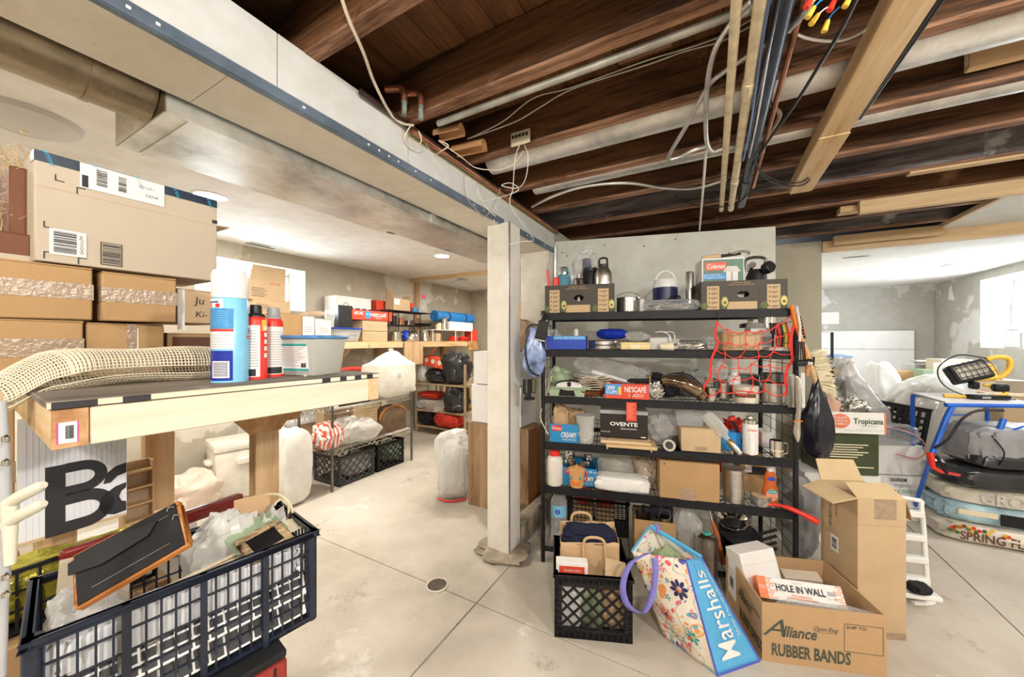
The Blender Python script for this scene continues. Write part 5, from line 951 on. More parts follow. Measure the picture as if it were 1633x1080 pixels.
t = thing('newspaper_bundle', 'tied bundle of newspapers on the tan shelving middle board', 'newspapers', bk(692, .12, lv_[1] + .002), RZB + R(-15))
for i in range(7): bx(t, 'newspaper', NEWSP, (-.26 + .01 * i, -.1, i * .018), (.2 - .012 * i, .16, i * .018 + .015), rot=(0, R(1 - i * .4), R(i * 3 - 8)))
bund('grey_pillow', 'grey rolled pillow left of the newspapers', 'pillow', 677, .12, lv_[1] + .002, .16, .24, .12, GREYN, 52); bund('red_cloth', 'red folded jacket above the newspapers', 'cloth', 690, .2, lv_[1] + .14, .36, .22, .1, MATS['red_cloth'], 53, .2); bund('dark_bag', 'black plastic bag drooping from the right of the tan shelving', 'bag', 729, .1, lv_[1] + .002, .28, .3, .36, BLKN, 54, .2)
bund('black_bag', 'large black garbage bag on top of the tan shelving', 'bag', 728, .12, lv_[2] + .002, .38, .3, .44, BLKN, 55, .2, .7); bund('black_bag', 'dark glossy bag on the left of the tan shelving top', 'bag', 700, .12, lv_[2] + .002, .34, .25, .2, BLKN, 56, .22, .7); bund('white_bag', 'small white knotted bag beside the draped item', 'bag', 675, .08, lv_[2] + .002, .18, .18, .36, WBAG, 57, .2, .8)
q = bk(694, -.02, lv_[2] + .21); t = thing('red_box', 'long flat red box with gold circles tilted on the black bags', 'box', q, rot=(0, R(9), RZB)); bx(t, 'body', REDC, (-.24, 0, 0.02), (.24, .2, .15), bev=.003)
for i in range(4): MB().at((-.18 + i * .12, -.001, .10), (R(90), 0, 0)).lathe([(0, 0), (.035, 0), (.035, .001), (0, .001)], 16).build('gold_circle', CREAM, t)
bx(t, 'fold_line', WPAPER, (.0, -.001, .02), (.004, 0, .15))
t = thing('small_carton', 'bright yellow and pink carton at the right of the shelving', 'carton', bk(737, .3, lv_[1] + .002), RZB); bx(t, 'body', YELLOW, (-.08, 0, 0), (.08, .1, .3)); bx(t, 'pink_panel', MATS['pink'], (-.08, -.001, .15), (.08, 0, .3))
t = thing('milk_crate', '', 'crate', (0, 0, 0)); bpy.data.objects.remove(t)
# white sack, cooler and basket behind the table legs
q = F(456, 812); baggy('white_sack', 'tall white woven sack standing on the floor beyond the table leg', 'sack', (q.x - .02, q.y + .1, 0), .26, .24, .62, cloth('woven_sack', (.80, .78, .74), .55, .06), 60, RZL, .10, 3, None, .55)
q = F(392, 776); t = thing('cooler', 'white insulated cooler with side handle beside the left wall', 'cooler', (-2.40, 3.23, 0), RZL - R(12)); CW = mat('cooler_white', (.80, .76, .68), .4)
part(t, 'body', CW, MB().hexa([(-.2, -.15, 0), (.2, -.15, 0), (.2, .15, 0), (-.2, .15, 0), (-.22, -.17, .42), (.22, -.17, .42), (.22, .17, .42), (-.22, .17, .42)]), bev=.02, seg=2); bx(t, 'lid', CW, (-.23, -.18, .42), (.23, .18, .49), bev=.02, seg=2); bx(t, 'handle', CW, (-.26, -.06, .30), (-.21, .06, .34), bev=.01); bx(t, 'handle', CW, (-.08, -.20, .30), (.08, -.165, .36), bev=.01); txt(t, '100', .09, (.12, -.168, .2), mat('cooler_emboss', (.72, .68, .60), .5), rot=(R(90), R(90), 0))
q = F(440, 790); t = thing('laundry_basket', 'white plastic laundry basket held up behind the table leg', 'basket', (-2.2, 3.78, .50), RZL); h = .2; lattice_panel(MB(), .4, h, 7, 3, .02, .008, .03).build('front_panel', WPLAS, t, loc=(-.2, -.12, 0)); lattice_panel(MB(), .24, h, 5, 3, .02, .008, .03).build('side_panel', WPLAS, t, loc=(-.2, -.12, 0), rot=(0, 0, R(90))); lattice_panel(MB(), .4, h, 7, 3, .02, .008, .03).build('back_panel', WPLAS, t, loc=(-.2, .112, 0)); lattice_panel(MB(), .24, h, 5, 3, .02, .008, .03).build('side_panel', WPLAS, t, loc=(.2, -.12, 0), rot=(0, 0, R(90))); bx(t, 'floor', WPLAS, (-.2, -.12, 0), (.2, .12, .005))
t = closed_carton('cardboard_box', 'plain tan carton under the white laundry basket', (-2.12, 3.735, 0), RZL, .36, .2, .495, CARDT, 'front'); q2 = F(297, 800); baggy('pink_bag', 'peach and white plastic bag on the floor beyond the crate', 'bag', (-2.52, 2.80, 0), .34, .3, .33, mat('peach_film', (.80, .66, .55), .4, var=.2, scale=4), 61, RZL, .2, 3)
# chest and cartons behind the column
q = F(752, 806); t = thing('wood_chest', 'worn brown wooden chest standing on end behind the column', 'chest', (q.x - .03, q.y + .02, 0), RZB); OLDW = wood('worn_chest', (.24, .14, .07), (.44, .30, .18), 3, (4, 4, .4), dark=(.08, .04, .02), spots=(.1, .07, .04))
bx(t, 'side_board', OLDW, (0, 0, 0), (.012, .24, .665)); bx(t, 'front_board', OLDW, (.012, 0, 0), (.55, .012, .665)); bx(t, 'inner_panel', wood('rust_panel', (.26, .10, .03), (.38, .17, .06), 2.5, (4, 4, .4)), (.5, .012, .0), (.55, .24, .665)); bx(t, 'back_board', OLDW, (.012, .228, 0), (.5, .24, .665)); bx(t, 'top_board', OLDW, (0, 0, .665), (.55, .24, .677))
for i, (z0, z1, x0, x1) in enumerate([(.68, .99, .0, .46), (.995, 1.26, .02, .44)]):
    t = closed_carton('white_carton', 'off-white carton on the wooden chest behind the column, ' + ['lower', 'upper'][i], Vector((q.x - .03, q.y + .02, z0)) + Vector((CA, -SA, 0)) * ((x0 + x1) / 2 + .02) + Vector((SA, CA, 0)) * .02, RZB, x1 - x0, .22, z1 - z0 - .004, WPAPER, None)
t2 = baggy('tan_jacket', 'tan quilted jacket heaped on the cartons right of the column', 'jacket', (.06, 2.95, 1.262), .24, .25, .26, TANC, 62, 0, .2, 3); q = P(836, 527, 3.2); t = thing('striped_case', 'green case with orange stripes behind the tan jacket', 'case', (q.x, q.y, 1.262), R(-20)); bx(t, 'body', mat('green_case', (.10, .25, .17), .5), (-.12, 0, 0), (.14, .12, .26), bev=.005)
for i in range(5): bx(t, 'stripe', mat('orange_stripe', (.55, .33, .15), .5), (-.10 + i * .045, -.002, .1), (-.08 + i * .045, 0, .24))
# white translucent bag on the floor in front of the chest
q = F(720, 800); t = baggy('plastic_bag', 'big white translucent bag with red drawstring on the floor before the chest', 'bag', (q.x, q.y + .12, 0), .28, .3, .56, HAZY, 63, 0, .14, 3, None, .6, 44, 30); MB().tube(spline([(-.11, -.1, .02), (-.05, -.14, .012), (.05, -.14, .015), (.12, -.11, .02)], 5), .008, 6).build('drawstring', RED, t); MB().blob(.22, .22, .46, 64, .2, 4).build('contents', WPAPER, t, loc=(0, 0, .01))
# ================================================================ black wire rack against the partition
SO, SDv, SNv = Vector((.19, 2.224, 0)), Vector((.967, -.255, 0)).normalized(), Vector((.255, .967, 0)).normalized(); SRZ = math.atan2(SDv.y, SDv.x); SL, SDEP = 1.325, .45
TIER = [1.514, 1.293, 1.01, .731, .464, .10]
def ss(px, d):
    t = (px - CX) / FP; o = SO + SNv * d; return (t * o.y - o.x) / (SDv.x - t * SDv.y)
def SP(s, d, z): q = SO + SDv * s + SNv * d; q.z = z; return q
def sz(px, py, d): q = SO + SNv * d + SDv * ss(px, d); return H + (CY - py) / FP * q.y
def SI(px0, px1, py, k, d):
    """front-bottom-centre point on tier k at depth d, width and height from the spans"""
    a, b = ss(px0, d), ss(px1, d); z0 = (TIER[k] if isinstance(k, int) else k) + .003
    return SP((a + b) / 2, d, z0), b - a, sz((px0 + px1) / 2, py, d) - z0
t = thing('wire_rack', 'tall black wire rack crowded with camping and kitchen gear', 'rack', SO, SRZ)
for x, y in [(0, 0), (SL, 0), (0, SDEP), (SL, SDEP)]:
    MB().tube([(x, y, 0), (x, y, 1.50 if x else 1.53)], .0125, 12).build('post', BLACKM, t)
for z in TIER[:5]:
    MB().box(.012, -.012, z - .042, SL - .012, -.008, z + .002).box(.012, -.012, z - .004, SL - .012, .012, z + .0).build('front_rail', BLACKM, t, bev=.0015)
    bx(t, 'back_rail', BLACKM, (.012, SDEP - .004, z - .03), (SL - .012, SDEP, z)); 
    mb = MB()
    for i in range(44): x = .02 + i * (SL - .04) / 43; mb.tube([(x, .0, z - .003), (x, SDEP - .002, z - .003)], .0018, 4)
    for y in (.12, .24, .36): mb.tube([(.01, y, z - .006), (SL - .01, y, z - .006)], .0025, 5)
    mb.build('wire_deck', BLACKM, t)
    mb = MB()
    for i in range(45): x = .02 + i * (SL - .04) / 44; mb.tube([(x, SDEP, z), (x, SDEP, z + .055)], .0014, 4)
    for zz in (.028, .055): mb.tube([(.01, SDEP, z + zz), (SL - .01, SDEP, z + zz)], .0018, 4)
    mb.build('back_ledge', BLACKM, t)
    for x in (.012, SL - .012): MB().tube(spline([(x, -.01, z - .02), (x + (-.014 if x < .1 else .014), -.012, z - .018), (x + (-.012 if x < .1 else .012), .0, z - .03)], 4), .003, 5).build('shelf_hook', BLACKM, t)
for x in (0, SL):
    mb = MB()
    for i in range(24): z = .16 + i * .056; mb.tube([(x, 0, z), (x, SDEP, z)], .0016, 4)
    for y in (.15, .3): mb.tube([(x, y, .15), (x, y, 1.46)], .002, 4)
    mb.build('side_grid', BLACKM, t)
mb = MB(); z = TIER[5]
for i in range(30): x = .02 + i * (SL - .04) / 29; mb.tube([(x, .0, z - .003), (x, SDEP - .002, z - .003)], .002, 4)
mb.box(.012, -.01, z - .03, SL - .012, -.006, z); mb.build('bottom_deck', BLACKM, t)
def sthing(name, label, cat, p, rz=0, group=None): return thing(name, label, cat, p, SRZ + rz, group)
def sbottle(name, label, cat, px, k, d, prof, m, cap=None, capm=None, seg=20): return bottle(name, label, cat, SP(ss(px, d), d, (TIER[k] if isinstance(k, int) else k) + .003), prof, m, cap, capm, None, seg, SRZ)
def sbag(name, label, cat, px0, px1, py, k, d, dep, m, seed, wr=.18, fr=4, topn=None, e=.75):
    p, w, h = SI(px0, px1, py, k, d); q = p + SNv * dep / 2; return baggy(name, label, cat, q, w, dep, h, m, seed, SRZ, wr, fr, topn, e)
def sbox_(name, label, px0, px1, py, k, d, dep, m, tape=None, cat='box', rz=0):
    p, w, h = SI(px0, px1, py, k, d); return closed_carton(name, label, p, SRZ + rz, w, dep, h - .003, m, tape, cat), w, h
# ---- top shelf
AVB = mat('dark_avocado_card', (.055, .045, .036), .6, var=.15); AVS = mat('avocado_skin', (.10, .14, .04), .6, var=.5, scale=40, bump=.6, bscale=60); AVF = mat('avocado_flesh', (.55, .50, .14), .5, var=.15)
def avocado(label, px0, px1, py, d):
    p, w, h = SI(px0, px1, py, 0, d); t = sthing('avocado_carton', label, 'carton', p); dep = .27; th = .004
    zc, rx, rz_ = h * .52, w * .065, h * .11
    fr = MB(); n = 20; out = [(-w * .22, 0), (w * .19, 0), (w * .19, h), (-w * .22, h)]
    # front wall with an oval hand hole: strip quads from hole to the panel edge
    hole = [(-.0 + rx * 1.1 * math.cos(2 * math.pi * i / n), zc + rz_ * math.sin(2 * math.pi * i / n)) for i in range(n)]
    def edge(i):
        a = 2 * math.pi * i / n; ca, sa = math.cos(a), math.sin(a); k = min((w * .5) / max(abs(ca), 1e-6), (h * .5) / max(abs(sa), 1e-6)); return (k * ca, max(0, min(h, h * .5 + k * sa)))
    ed = [edge(i) for i in range(n)]
    vs = [(x, y, z) for y in (0, th) for x, z in hole] + [(x, y, z) for y in (0, th) for x, z in ed]
    fs = []
    for i in range(n):
        j = (i + 1) % n; fs += [(i, j, 2 * n + j, 2 * n + i), (n + j, n + i, 3 * n + i, 3 * n + j), (j, i, n + i, n + j), (2 * n + i, 2 * n + j, 3 * n + j, 3 * n + i)]
    MB().put(vs, fs).build('front_wall', AVB, t, smooth=False)
    # corners missed by the radial fan
    bx(t, 'back_wall', AVB, (-w / 2, dep - th, 0), (w / 2, dep, h)); bx(t, 'side_wall', AVB, (-w / 2, 0, 0), (-w / 2 + th, dep, h)); bx(t, 'side_wall', AVB, (w / 2 - th, 0, 0), (w / 2, dep, h)); bx(t, 'bottom', CARDD, (-w / 2, 0, 0), (w / 2, dep, th))
    bx(t, 'corner_panel', AVB, (-w / 2, -.001, 0), (-w * .22, .003, h)); bx(t, 'corner_panel', AVB, (w * .19, -.001, 0), (w / 2, .003, h)); bx(t, 'lower_panel', AVB, (-w * .3, -.0008, 0), (w * .3, .003, h * .3)); bx(t, 'upper_panel', AVB, (-w * .3, -.0008, h * .78), (w * .3, .003, h))
    for x0 in (-w * .43, w * .27):
        q = bx(t, 'tan_panel', CARDT, (x0, -.0022, .0), (x0 + w * .15, -.001, h * .83), bev=.0005); 
        for i in range(5): z = h * .72 - i * h * .16; bx(q, 'check_box', AVB, (x0 + w * .02, -.0028, z), (x0 + w * .04, -.0023, z + h * .035)); bx(q, 'print_line', AVB, (x0 + w * .055, -.0028, z + h * .01), (x0 + w * .13, -.0023, z + h * .03)); bx(q, 'print_line', AVB, (x0 + w * .055, -.0028, z - h * .03), (x0 + w * .11, -.0023, z - h * .015))
    for x0, k in ((-w * .22, .10), (w * .455, .10)):
        MB().at((x0, -.0016, h * .25), (R(90), 0, 0)).lathe([(0, 0), (w * .05, 0), (w * .05, .0006), (0, .0006)], 18, sy=1.7).build('avocado_print', AVS, t); MB().at((x0 + w * .005, -.0022, h * .27), (R(90), 0, 0)).lathe([(0, 0), (w * .036, 0), (w * .036, .0006), (0, .0006)], 18, sy=1.7).build('avocado_print', AVF, t); MB().at((x0 + w * .005, -.0028, h * .24), (R(90), 0, 0)).lathe([(0, 0), (w * .018, 0), (w * .018, .0006), (0, .0006)], 14).build('avocado_print', BR, t)
    for x0 in (-w * .46, w * .24): MB().at((x0, -.0016, h * .13), (R(90), 0, 0)).lathe([(0, 0), (w * .045, 0), (w * .045, .0006), (0, .0006)], 16).build('avocado_print', AVS, t)
    bx(t, 'tan_panel', CARDT, (-w * .19, -.0022, 0), (w * .16, -.001, h * .27), bev=.0005); txt(t, 'STORE AT 40-42F', h * .055, (-.01, -.002, h * .92), CARDT); txt(t, 'RIPEN AT ROOM TEMPERATURE', h * .04, (-.01, -.002, h * .85), CARDT)
    return t, w, h
avocado('dark avocado carton at the left end of the rack top', 869, 980, 454, .0); tR, wR, hR = avocado('dark avocado carton at the right end of the rack top', 1118, 1256, 447, -.0)
for i, s in enumerate('ADOS'): txt(tR, s, .032, (-wR / 2 - .001, .17 - i * .028, hR * .55), AVF, rot=(R(90), 0, R(-90)), name='lettering')
z0 = TIER[0] + .008
t = sthing('utility_knife', 'red folding tool sticking out of the left avocado carton', 'tool', SP(ss(876, .05), .05, z0)); MB().hexa([(.0, 0, .0), (.03, 0, .0), (.03, .03, .0), (.0, .03, 0), (-.02, 0, .27), (-.008, 0, .27), (-.008, .012, .27), (-.02, .012, .27)]).build('handle', RED, t); MB().tube([(-.014, .006, .27), (-.016, .006, .31)], .003, 6).build('tip', DSTEEL, t); bx(t, 'guard', RED, (.02, 0, .10), (.06, .03, .22), bev=.008)
BOTB = mat('bottle_blue', (.10, .28, .38), .3)
t = sbottle('water_bottle', 'blue water bottle with strap loop in the left avocado carton', 'bottle', 899, z0, .1, [(0, 0), (.045, 0), (.045, .20), (.036, .23), (.028, .24)], BOTB, [(.03, .235), (.032, .27), (.024, .285), (0, .285)], STEEL); MB().tube(arc((0.015, -.04, .24), .022, 0, 360, 14), .005, 6, closed=False).build('strap_loop', BOTB, t)
sbottle('steel_flask', 'small steel flask lying in the left avocado carton', 'flask', 923, z0, .07, [(0, 0), (.035, 0), (.036, .19), (.03, .20), (.014, .208), (.013, .235), (0, .235)], CHROME)
sbottle('thermos_jar', 'black insulated jar in the left avocado carton', 'jar', 941, z0, .13, [(0, 0), (.05, 0), (.052, .24), (.045, .26), (0, .262)], BLACK, [(.046, .256), (.046, .275), (0, .277)], BLACK); sbottle('black_bottle', 'tall black bottle wrapped in clear film in the left carton', 'bottle', 936, z0, .2, [(0, 0), (.04, 0), (.04, .26), (.03, .29), (.03, .35), (0, .36)], NAVY)
sbag('plastic_bag', 'clear crinkled plastic bag over black bottles on the rack top', 'bag', 912, 957, 392, z0 + .05, .12, .14, CLEAR, 70, .22, 5, (.6, .3))
t = sbottle('growler', 'round steel growler with black handle lid on the rack top', 'bottle', 962, z0, .08, [(0, 0), (.052, 0), (.055, .01), (.055, .21), (.05, .235), (.035, .262), (.03, .27)], STEEL, [(.03, .266), (.031, .285), (0, .287)], BLACK, 28); MB().tube(spline([(-.022, 0, .28), (-.022, 0, .318), (0, 0, .326), (.022, 0, .318), (.022, 0, .28)], 5), .006, 8).build('handle', BLACK, t)
p, w, h = SI(984, 1022, 474, 0, .06); t = pot('shiny steel camp pot with bail handle on the rack top', p + SNv * w / 2, w / 2, h, CHROME, False, False, 'camp_pot', SRZ); MB().tube(arc((0, 0, h), w / 2, 15, 165, 12, 'xz', 1, .55), .0025, 5).build('bail_handle', STEEL, t); bx(t, 'folded_cloth', WPAPER, (-w * .4, -w * .3, h * .9), (w * .5, w * .3, h * 1.06), bev=.006)
sbox_('grey_box', 'small grey box right of the camp pot', 1020, 1028, 477, 0, .04, .06, LGREY)
p, w, h = SI(1042, 1084, 458, 0, .2); t = sthing('food_jar', 'navy insulated food jar with white handled lid on the rack top', 'food jar', p + SNv * .05); r = w / 2; MB().lathe([(0, 0), (r, 0), (r, h), (0, h)], 28).build('body', NAVY, t); MB().lathe([(r * .96, h), (r * .96, h + .03), (r * .85, h + .05), (0, h + .052)], 28).build('lid', WPLAS, t); MB().tube(arc((0, 0, h + .03), r * .8, 8, 172, 14, 'xz', 1, 1.3), .008, 8).build('handle', WPLAS, t)
t = kettle('small navy enamel kettle with wire handle on the rack top', SP(ss(1077, .12), .12, TIER[0] + .003 + .03), .04, .06, NAVY, SRZ); t2 = sthing('flat_tin', 'steel tin under the small navy kettle', 'tin', SP(ss(1077, .12), .12, TIER[0] + .003)); MB().lathe([(0, 0), (.05, 0), (.05, .028), (0, .028)], 20).build('tin', DSTEEL, t2)
sbag('plastic_bag', 'flat clear plastic packet of parts on the rack top front', 'bag', 1030, 1116, 477, 0, .0, .10, CLEARP, 71, .16, 4, None, .5)
t2 = sthing('parts_pile', 'small metal parts inside the flat clear packet', 'parts', SP(ss(1072, .05), .05, TIER[0] + .004)); MB().blob(.18, .07, .045, 72, .35, 6).build('parts', FOIL, t2)
sbottle('steel_thermos', 'tall slim steel thermos left of the lantern box', 'thermos', 1100, 0, .16, [(0, 0), (.022, 0), (.024, .23), (.02, .24), (0, .242)], STEEL)
GRNBOX = mat('lantern_green', (.10, .20, .15), .5, var=.15)
p, w, h = SI(1119, 1187, 411, z0, .06); t = sthing('lantern_box', 'white and green propane lantern box in the right avocado carton', 'box', p); zb_ = hR - .02
bx(t, 'body', WPAPER, (-w / 2, 0, 0), (w / 2, .16, h), bev=.002); bx(t, 'green_print', GRNBOX, (-w / 2 + .008, -.001, zb_ * .6), (w / 2 - .005, 0, h - .01)); zt = h - .01; hh = zt - zb_
rp = bx(t, 'red_logo_panel', mat('logo_red', (.70, .10, .05), .5), (-w * .42, -.0022, zt - hh * .42), (w * .08, -.001, zt - hh * .10)); txt(rp, 'Coleman', hh * .2, (-w * .17, -.0028, zt - hh * .27), WPAPER, shear=.3, bold=.015, width=w * .42)
bp = bx(t, 'blue_band', BLUEL, (-w * .47, -.002, zt - hh * .78), (w * .12, -.001, zt - hh * .56)); txt(bp, 'TWO MANTLE', hh * .07, (-w * .26, -.0026, zt - hh * .61), WPAPER); txt(bp, 'Propane Lantern', hh * .1, (-w * .2, -.0026, zt - hh * .7), WPAPER, width=w * .5)
MB().prism([(w * .0, zt - hh * .5), (w * .10, zt - hh * .28), (w * .32, zt - hh * .28), (w * .42, zt - hh * .5)], .0008, 'y', z0=-.0026).build('lantern_picture', LGREY, t); bx(t, 'lantern_picture', WPAPER, (w * .08, -.0026, zb_ * .7), (w * .35, -.0018, zt - hh * .5)); bx(t, 'lantern_picture', GREY, (w * .19, -.003, zb_ * .7), (w * .23, -.0026, zt - hh * .5))
t = sthing('wire_brush', 'wooden handled tool lying on the lantern box', 'tool', SP(ss(1119, .1), .1, z0 + h + .014), R(3)); MB().tube([(.0, 0, .0), (.01, 0, .0), (.09, 0, .008), (.1, 0, .008)], [.008, .012, .012, .008], 12).build('handle', LUMX, t); MB().tube([(.1, 0, .008), (.15, 0, .012), (.2, 0, .02)], [.009, .008, .01], 10).build('shaft', BLACK, t); MB().tube(spline([(.16, -.004, .016), (.19, -.02, .024), (.235, -.02, .02), (.24, .0, .012)], 5), .006, 8).build('head', CHROME, t)
t = sthing('camp_mug', 'black mug and lens cluster at the right of the lantern box', 'mug', SP(ss(1206, .1), .1, z0)); MB().lathe([(0, 0), (.045, 0), (.05, .18), (.035, .22), (0, .22)], 20).build('body', BLACK, t); MB().tube(spline([(-.045, 0, .21), (-.05, 0, .275), (.0, 0, .29), (.045, 0, .275), (.03, 0, .22)], 6), .008, 8).build('handle', DSTEEL, t); MB().at((.03, -.04, .215), (R(75), 0, R(25))).lathe([(0, 0), (.03, 0), (.032, .035), (.026, .04), (0, .04)], 20).build('round_cap', BLACK, t); MB().at((-.035, -.02, .235), (R(80), 0, 0)).lathe([(0, 0), (.018, 0), (.018, .03), (0, .03)], 16).build('steel_cap', CHROME, t)
# ---- second shelf
p, w, h = SI(871, 934, 536, 1, .0); t = sthing('mouthwash_carton', 'bright blue mouthwash carton tray on the second shelf', 'carton', p); DB = mat('carton_blue', (.012, .05, .45), .45); open_carton(t, w, .2, h, DB); bx(t, 'light_band', BLUEL, (-w * .3, -.001, h * .72), (w / 2, 0, h)); txt(t, 'ALCOHOL FREE WITH FLUORIDE', h * .14, (w * .08, -.002, h * .85), WPAPER, width=w * .78)
for i in range(3): MB().tube([(-.2 * w + .0, -.001, h * .4), (-.1 * w, -.001, h * .16), (.22 * w, -.001, h * .16), (.25 * w, -.001, h * .4)], .001, 4).build('printed_curve', BLUEL, t) if i == 0 else None
bottle('white_tube', 'small white tube standing in the blue carton', 'tube', SP(ss(919, .1), .1, TIER[1] + .01), [(0, 0), (.012, 0), (.013, .11), (.008, .118), (0, .12)], WPLAS); sbag('plastic_bag', 'small clear bag in the left of the blue carton', 'bag', 872, 890, 525, TIER[1] + .005, .06, .1, CLEAR, 73, .2)
for i in range(2):
    p, w, h = SI(937, 985, 551, TIER[1] + i * .029, .03); t = sthing('tin_plate', 'dark round metal tin, ' + ['lower', 'upper'][i] + ' of two beside the blue carton', 'tin', p + SNv * w / 2); MB().lathe([(0, 0), (w * .46, 0), (w / 2, .006), (w / 2, .02), (w * .46, .026), (0, .026)], 28).build('tin', STEEL, t)
sbag('travel_pillow', 'pleated royal blue travel pillow on the round tins', 'pillow', 952, 1001, 524, TIER[1] + .06, .05, .16, cloth('royal_cloth', (.008, .03, .36), .7), 74, .1, 7)
p, w, h = SI(990, 1037, 546, 1, .0); t = sthing('biscuit_tin', 'pale yellow rectangular biscuit tin on the second shelf', 'tin', p); YT = mat('yellow_tin', (.72, .58, .27), .4, var=.12, scale=40); bx(t, 'body', YT, (-w / 2, 0, 0), (w / 2, .12, h - .008), bev=.005, seg=2); bx(t, 'lid', YT, (-w / 2 - .002, -.002, h - .014), (w / 2 + .002, .122, h), bev=.003); MB().at((0, -.001, h * .4), (R(90), 0, 0)).lathe([(0, 0), (.03, 0), (.03, .0006), (0, .0006)], 18, sy=.4).build('oval_label', CREAM, t)
sbag('plastic_bag', 'crumpled clear bag on the biscuit tin', 'bag', 1000, 1032, 529, TIER[1] + .05, .02, .08, CLEAR, 75, .25, 5); 
p, w, h = SI(1036, 1080, 530, 1, .05); t = sthing('appliance_part', 'grey slotted appliance frame with wire loops on the second shelf', 'appliance', p); bx(t, 'body', LGREY, (-w / 2, 0, 0), (w * .2, .12, h * .7), bev=.004); bx(t, 'grille', LGREY, (w * .1, .04, h * .3), (w * .62, .12, h * .62), bev=.003)
for i in range(5): bx(t, 'slot', GREY, (w * .16 + i * w * .09, .039, h * .36), (w * .2 + i * w * .09, .04, h * .58))
MB().tube(spline([(-w * .3, -.01, h), (0, -.02, h * 1.02), (.2 * w, -.02, h * .8), (.22 * w, -.02, h * .3)], 6), .004, 6).build('wire_loop', STEEL, t); MB().tube(spline([(0, -.02, h), (w * .35, -.03, h * .95), (w * .36, -.03, h * .2)], 6), .004, 6).build('wire_loop', STEEL, t); MB().tube([(-.02, -.02, .018), (.05, -.03, .018)], [.018, .03], 12).build('paper_cone', CREAM, t)
sbag('foil_heap', 'row of crumpled foil cutlery packets on the second shelf', 'packets', 1066, 1122, 548, 1, .01, .08, FOIL, 76, .3, 8, None, .5); sbag('plastic_bag', 'small hazy bag hanging at the net edge on the second shelf', 'bag', 1126, 1150, 535, 1, .05, .08, CLEAR, 77, .2)
t_, w, h = sbox_('cardboard_box', 'plain brown carton behind the red net on the second shelf', 1153, 1213, 529, 1, .02, .16, CARDT); bx(t_, 'dark_side', CARDD, (-w / 2, -.0012, 0), (-w * .22, 0, h - .004))
p, w, h = SI(1197, 1236, 523, 1, .20); t = sthing('appliance_box', 'white appliance box with grey pictures on the second shelf', 'box', p); bx(t, 'body', WPAPER, (-w / 2, 0, 0), (w / 2, .1, h), bev=.002); bx(t, 'picture', GREY, (-w * .1, -.001, h * .2), (w * .4, 0, h * .6)); bx(t, 'picture', LGREY, (-w * .4, -.001, h * .65), (w * .1, 0, h * .85)); t2 = sthing('handset', 'small white handset lying on the white appliance box', 'handset', SP(ss(1205, .22), .22, TIER[1] + .004 + h)); bx(t2, 'body', WPLAS, (-.05, 0, 0), (.04, .05, .03), bev=.008, seg=2); bx(t2, 'dark_pad', BLACK, (-.07, -.01, 0), (-.052, .05, .025), bev=.004); MB().at((-.03, -.002, .04), (R(90), 0, 0)).lathe([(0, 0), (.014, 0), (.014, .01), (0, .01)], 14).build('knob', CHROME, t2)
for i, (c_, px) in enumerate([(BLACK, 1232), (BLACK, 1238), (RED, 1243), (BLACK, 1247), (mat('lime', (.45, .5, .05), .4), 1252), (RED, 1256)]):
    t = sthing('hand_tool', ['black handled tool, leftmost behind the net', 'black handled tool, second behind the net', 'red handled tool, left one behind the net', 'black handled tool, third behind the net', 'lime green handled tool behind the net', 'red handled tool, right one behind the net'][i], 'tool', SP(ss(px, .12), .12, TIER[1] + .003)); MB().tube([(0, 0, 0), (.004, 0, .08), (-.002, 0, .10), (-.006, .01, .15)], [.006, .007, .01, .008], 8).build('grip', c_, t)
t = sthing('tool_tray', 'flat pink-edged grey tray under the tool handles', 'tray', SP(ss(1246, .03), .03, TIER[1] + .003)); bx(t, 'tray', LGREY, (-.06, -.01, 0), (.05, .07, .012), bev=.002); bx(t, 'pink_edge', PINKC, (-.06, -.012, .012), (.05, .07, .018)); 
sbottle('travel_mug', 'steel travel mug hidden under the top shelf behind the net', 'mug', 1220, TIER[1] + .12, .3, [(0, 0), (.035, 0), (.035, .08), (0, .08)], STEEL); t2 = sbox_('black_case', 'black case supporting the steel travel mug', 1210, 1232, 545, 1, .27, .1, BLACK); t2[0].location.z = TIER[1] + .003
bpy.data.objects[t2[0].name]['label'] = 'black case at the back of the second shelf under the steel mug'
for ch_ in t2[0].children: ch_.scale.z = .115 / max(.01, t2[2])
# ---- third shelf
p, w, h = SI(876, 942, 618, 2, -.0); t = sthing('green_tray', 'sage green plastic tray with tab feet on the third shelf', 'tray', p); bx(t, 'rim', GREENP, (-w / 2, 0, h * .75), (w / 2, .25, h), bev=.004); 
for x in (-w * .38, w * .24): MB().prism([(-.035, 0), (.035, 0), (.025, -h * .75), (-.025, -h * .75)], .004, 'y').build('tab_foot', GREENP, t, loc=(x, 0, h * .75))
bx(t, 'black_base', BLACK, (-w * .5, .02, 0), (w * .5, .24, h * .74), bev=.004)
zg = TIER[2] + .004 + h
sbag('sprout_bag', 'pale green glass jug and balls in a net on the green tray', 'jug', 876, 906, 588, zg, .05, .12, mat('pale_green', (.33, .42, .28), .35, var=.25), 78, .2, 4); t = sthing('green_ball', 'round pale green ball on the green jug', 'ball', SP(ss(888, .06), .06, zg + .10)); MB().lathe([(0, -.026), (.015, -.021), (.024, -.01), (.026, 0), (.024, .01), (.015, .021), (0, .026)], 16).build('ball', MATS['pale_green'], t)
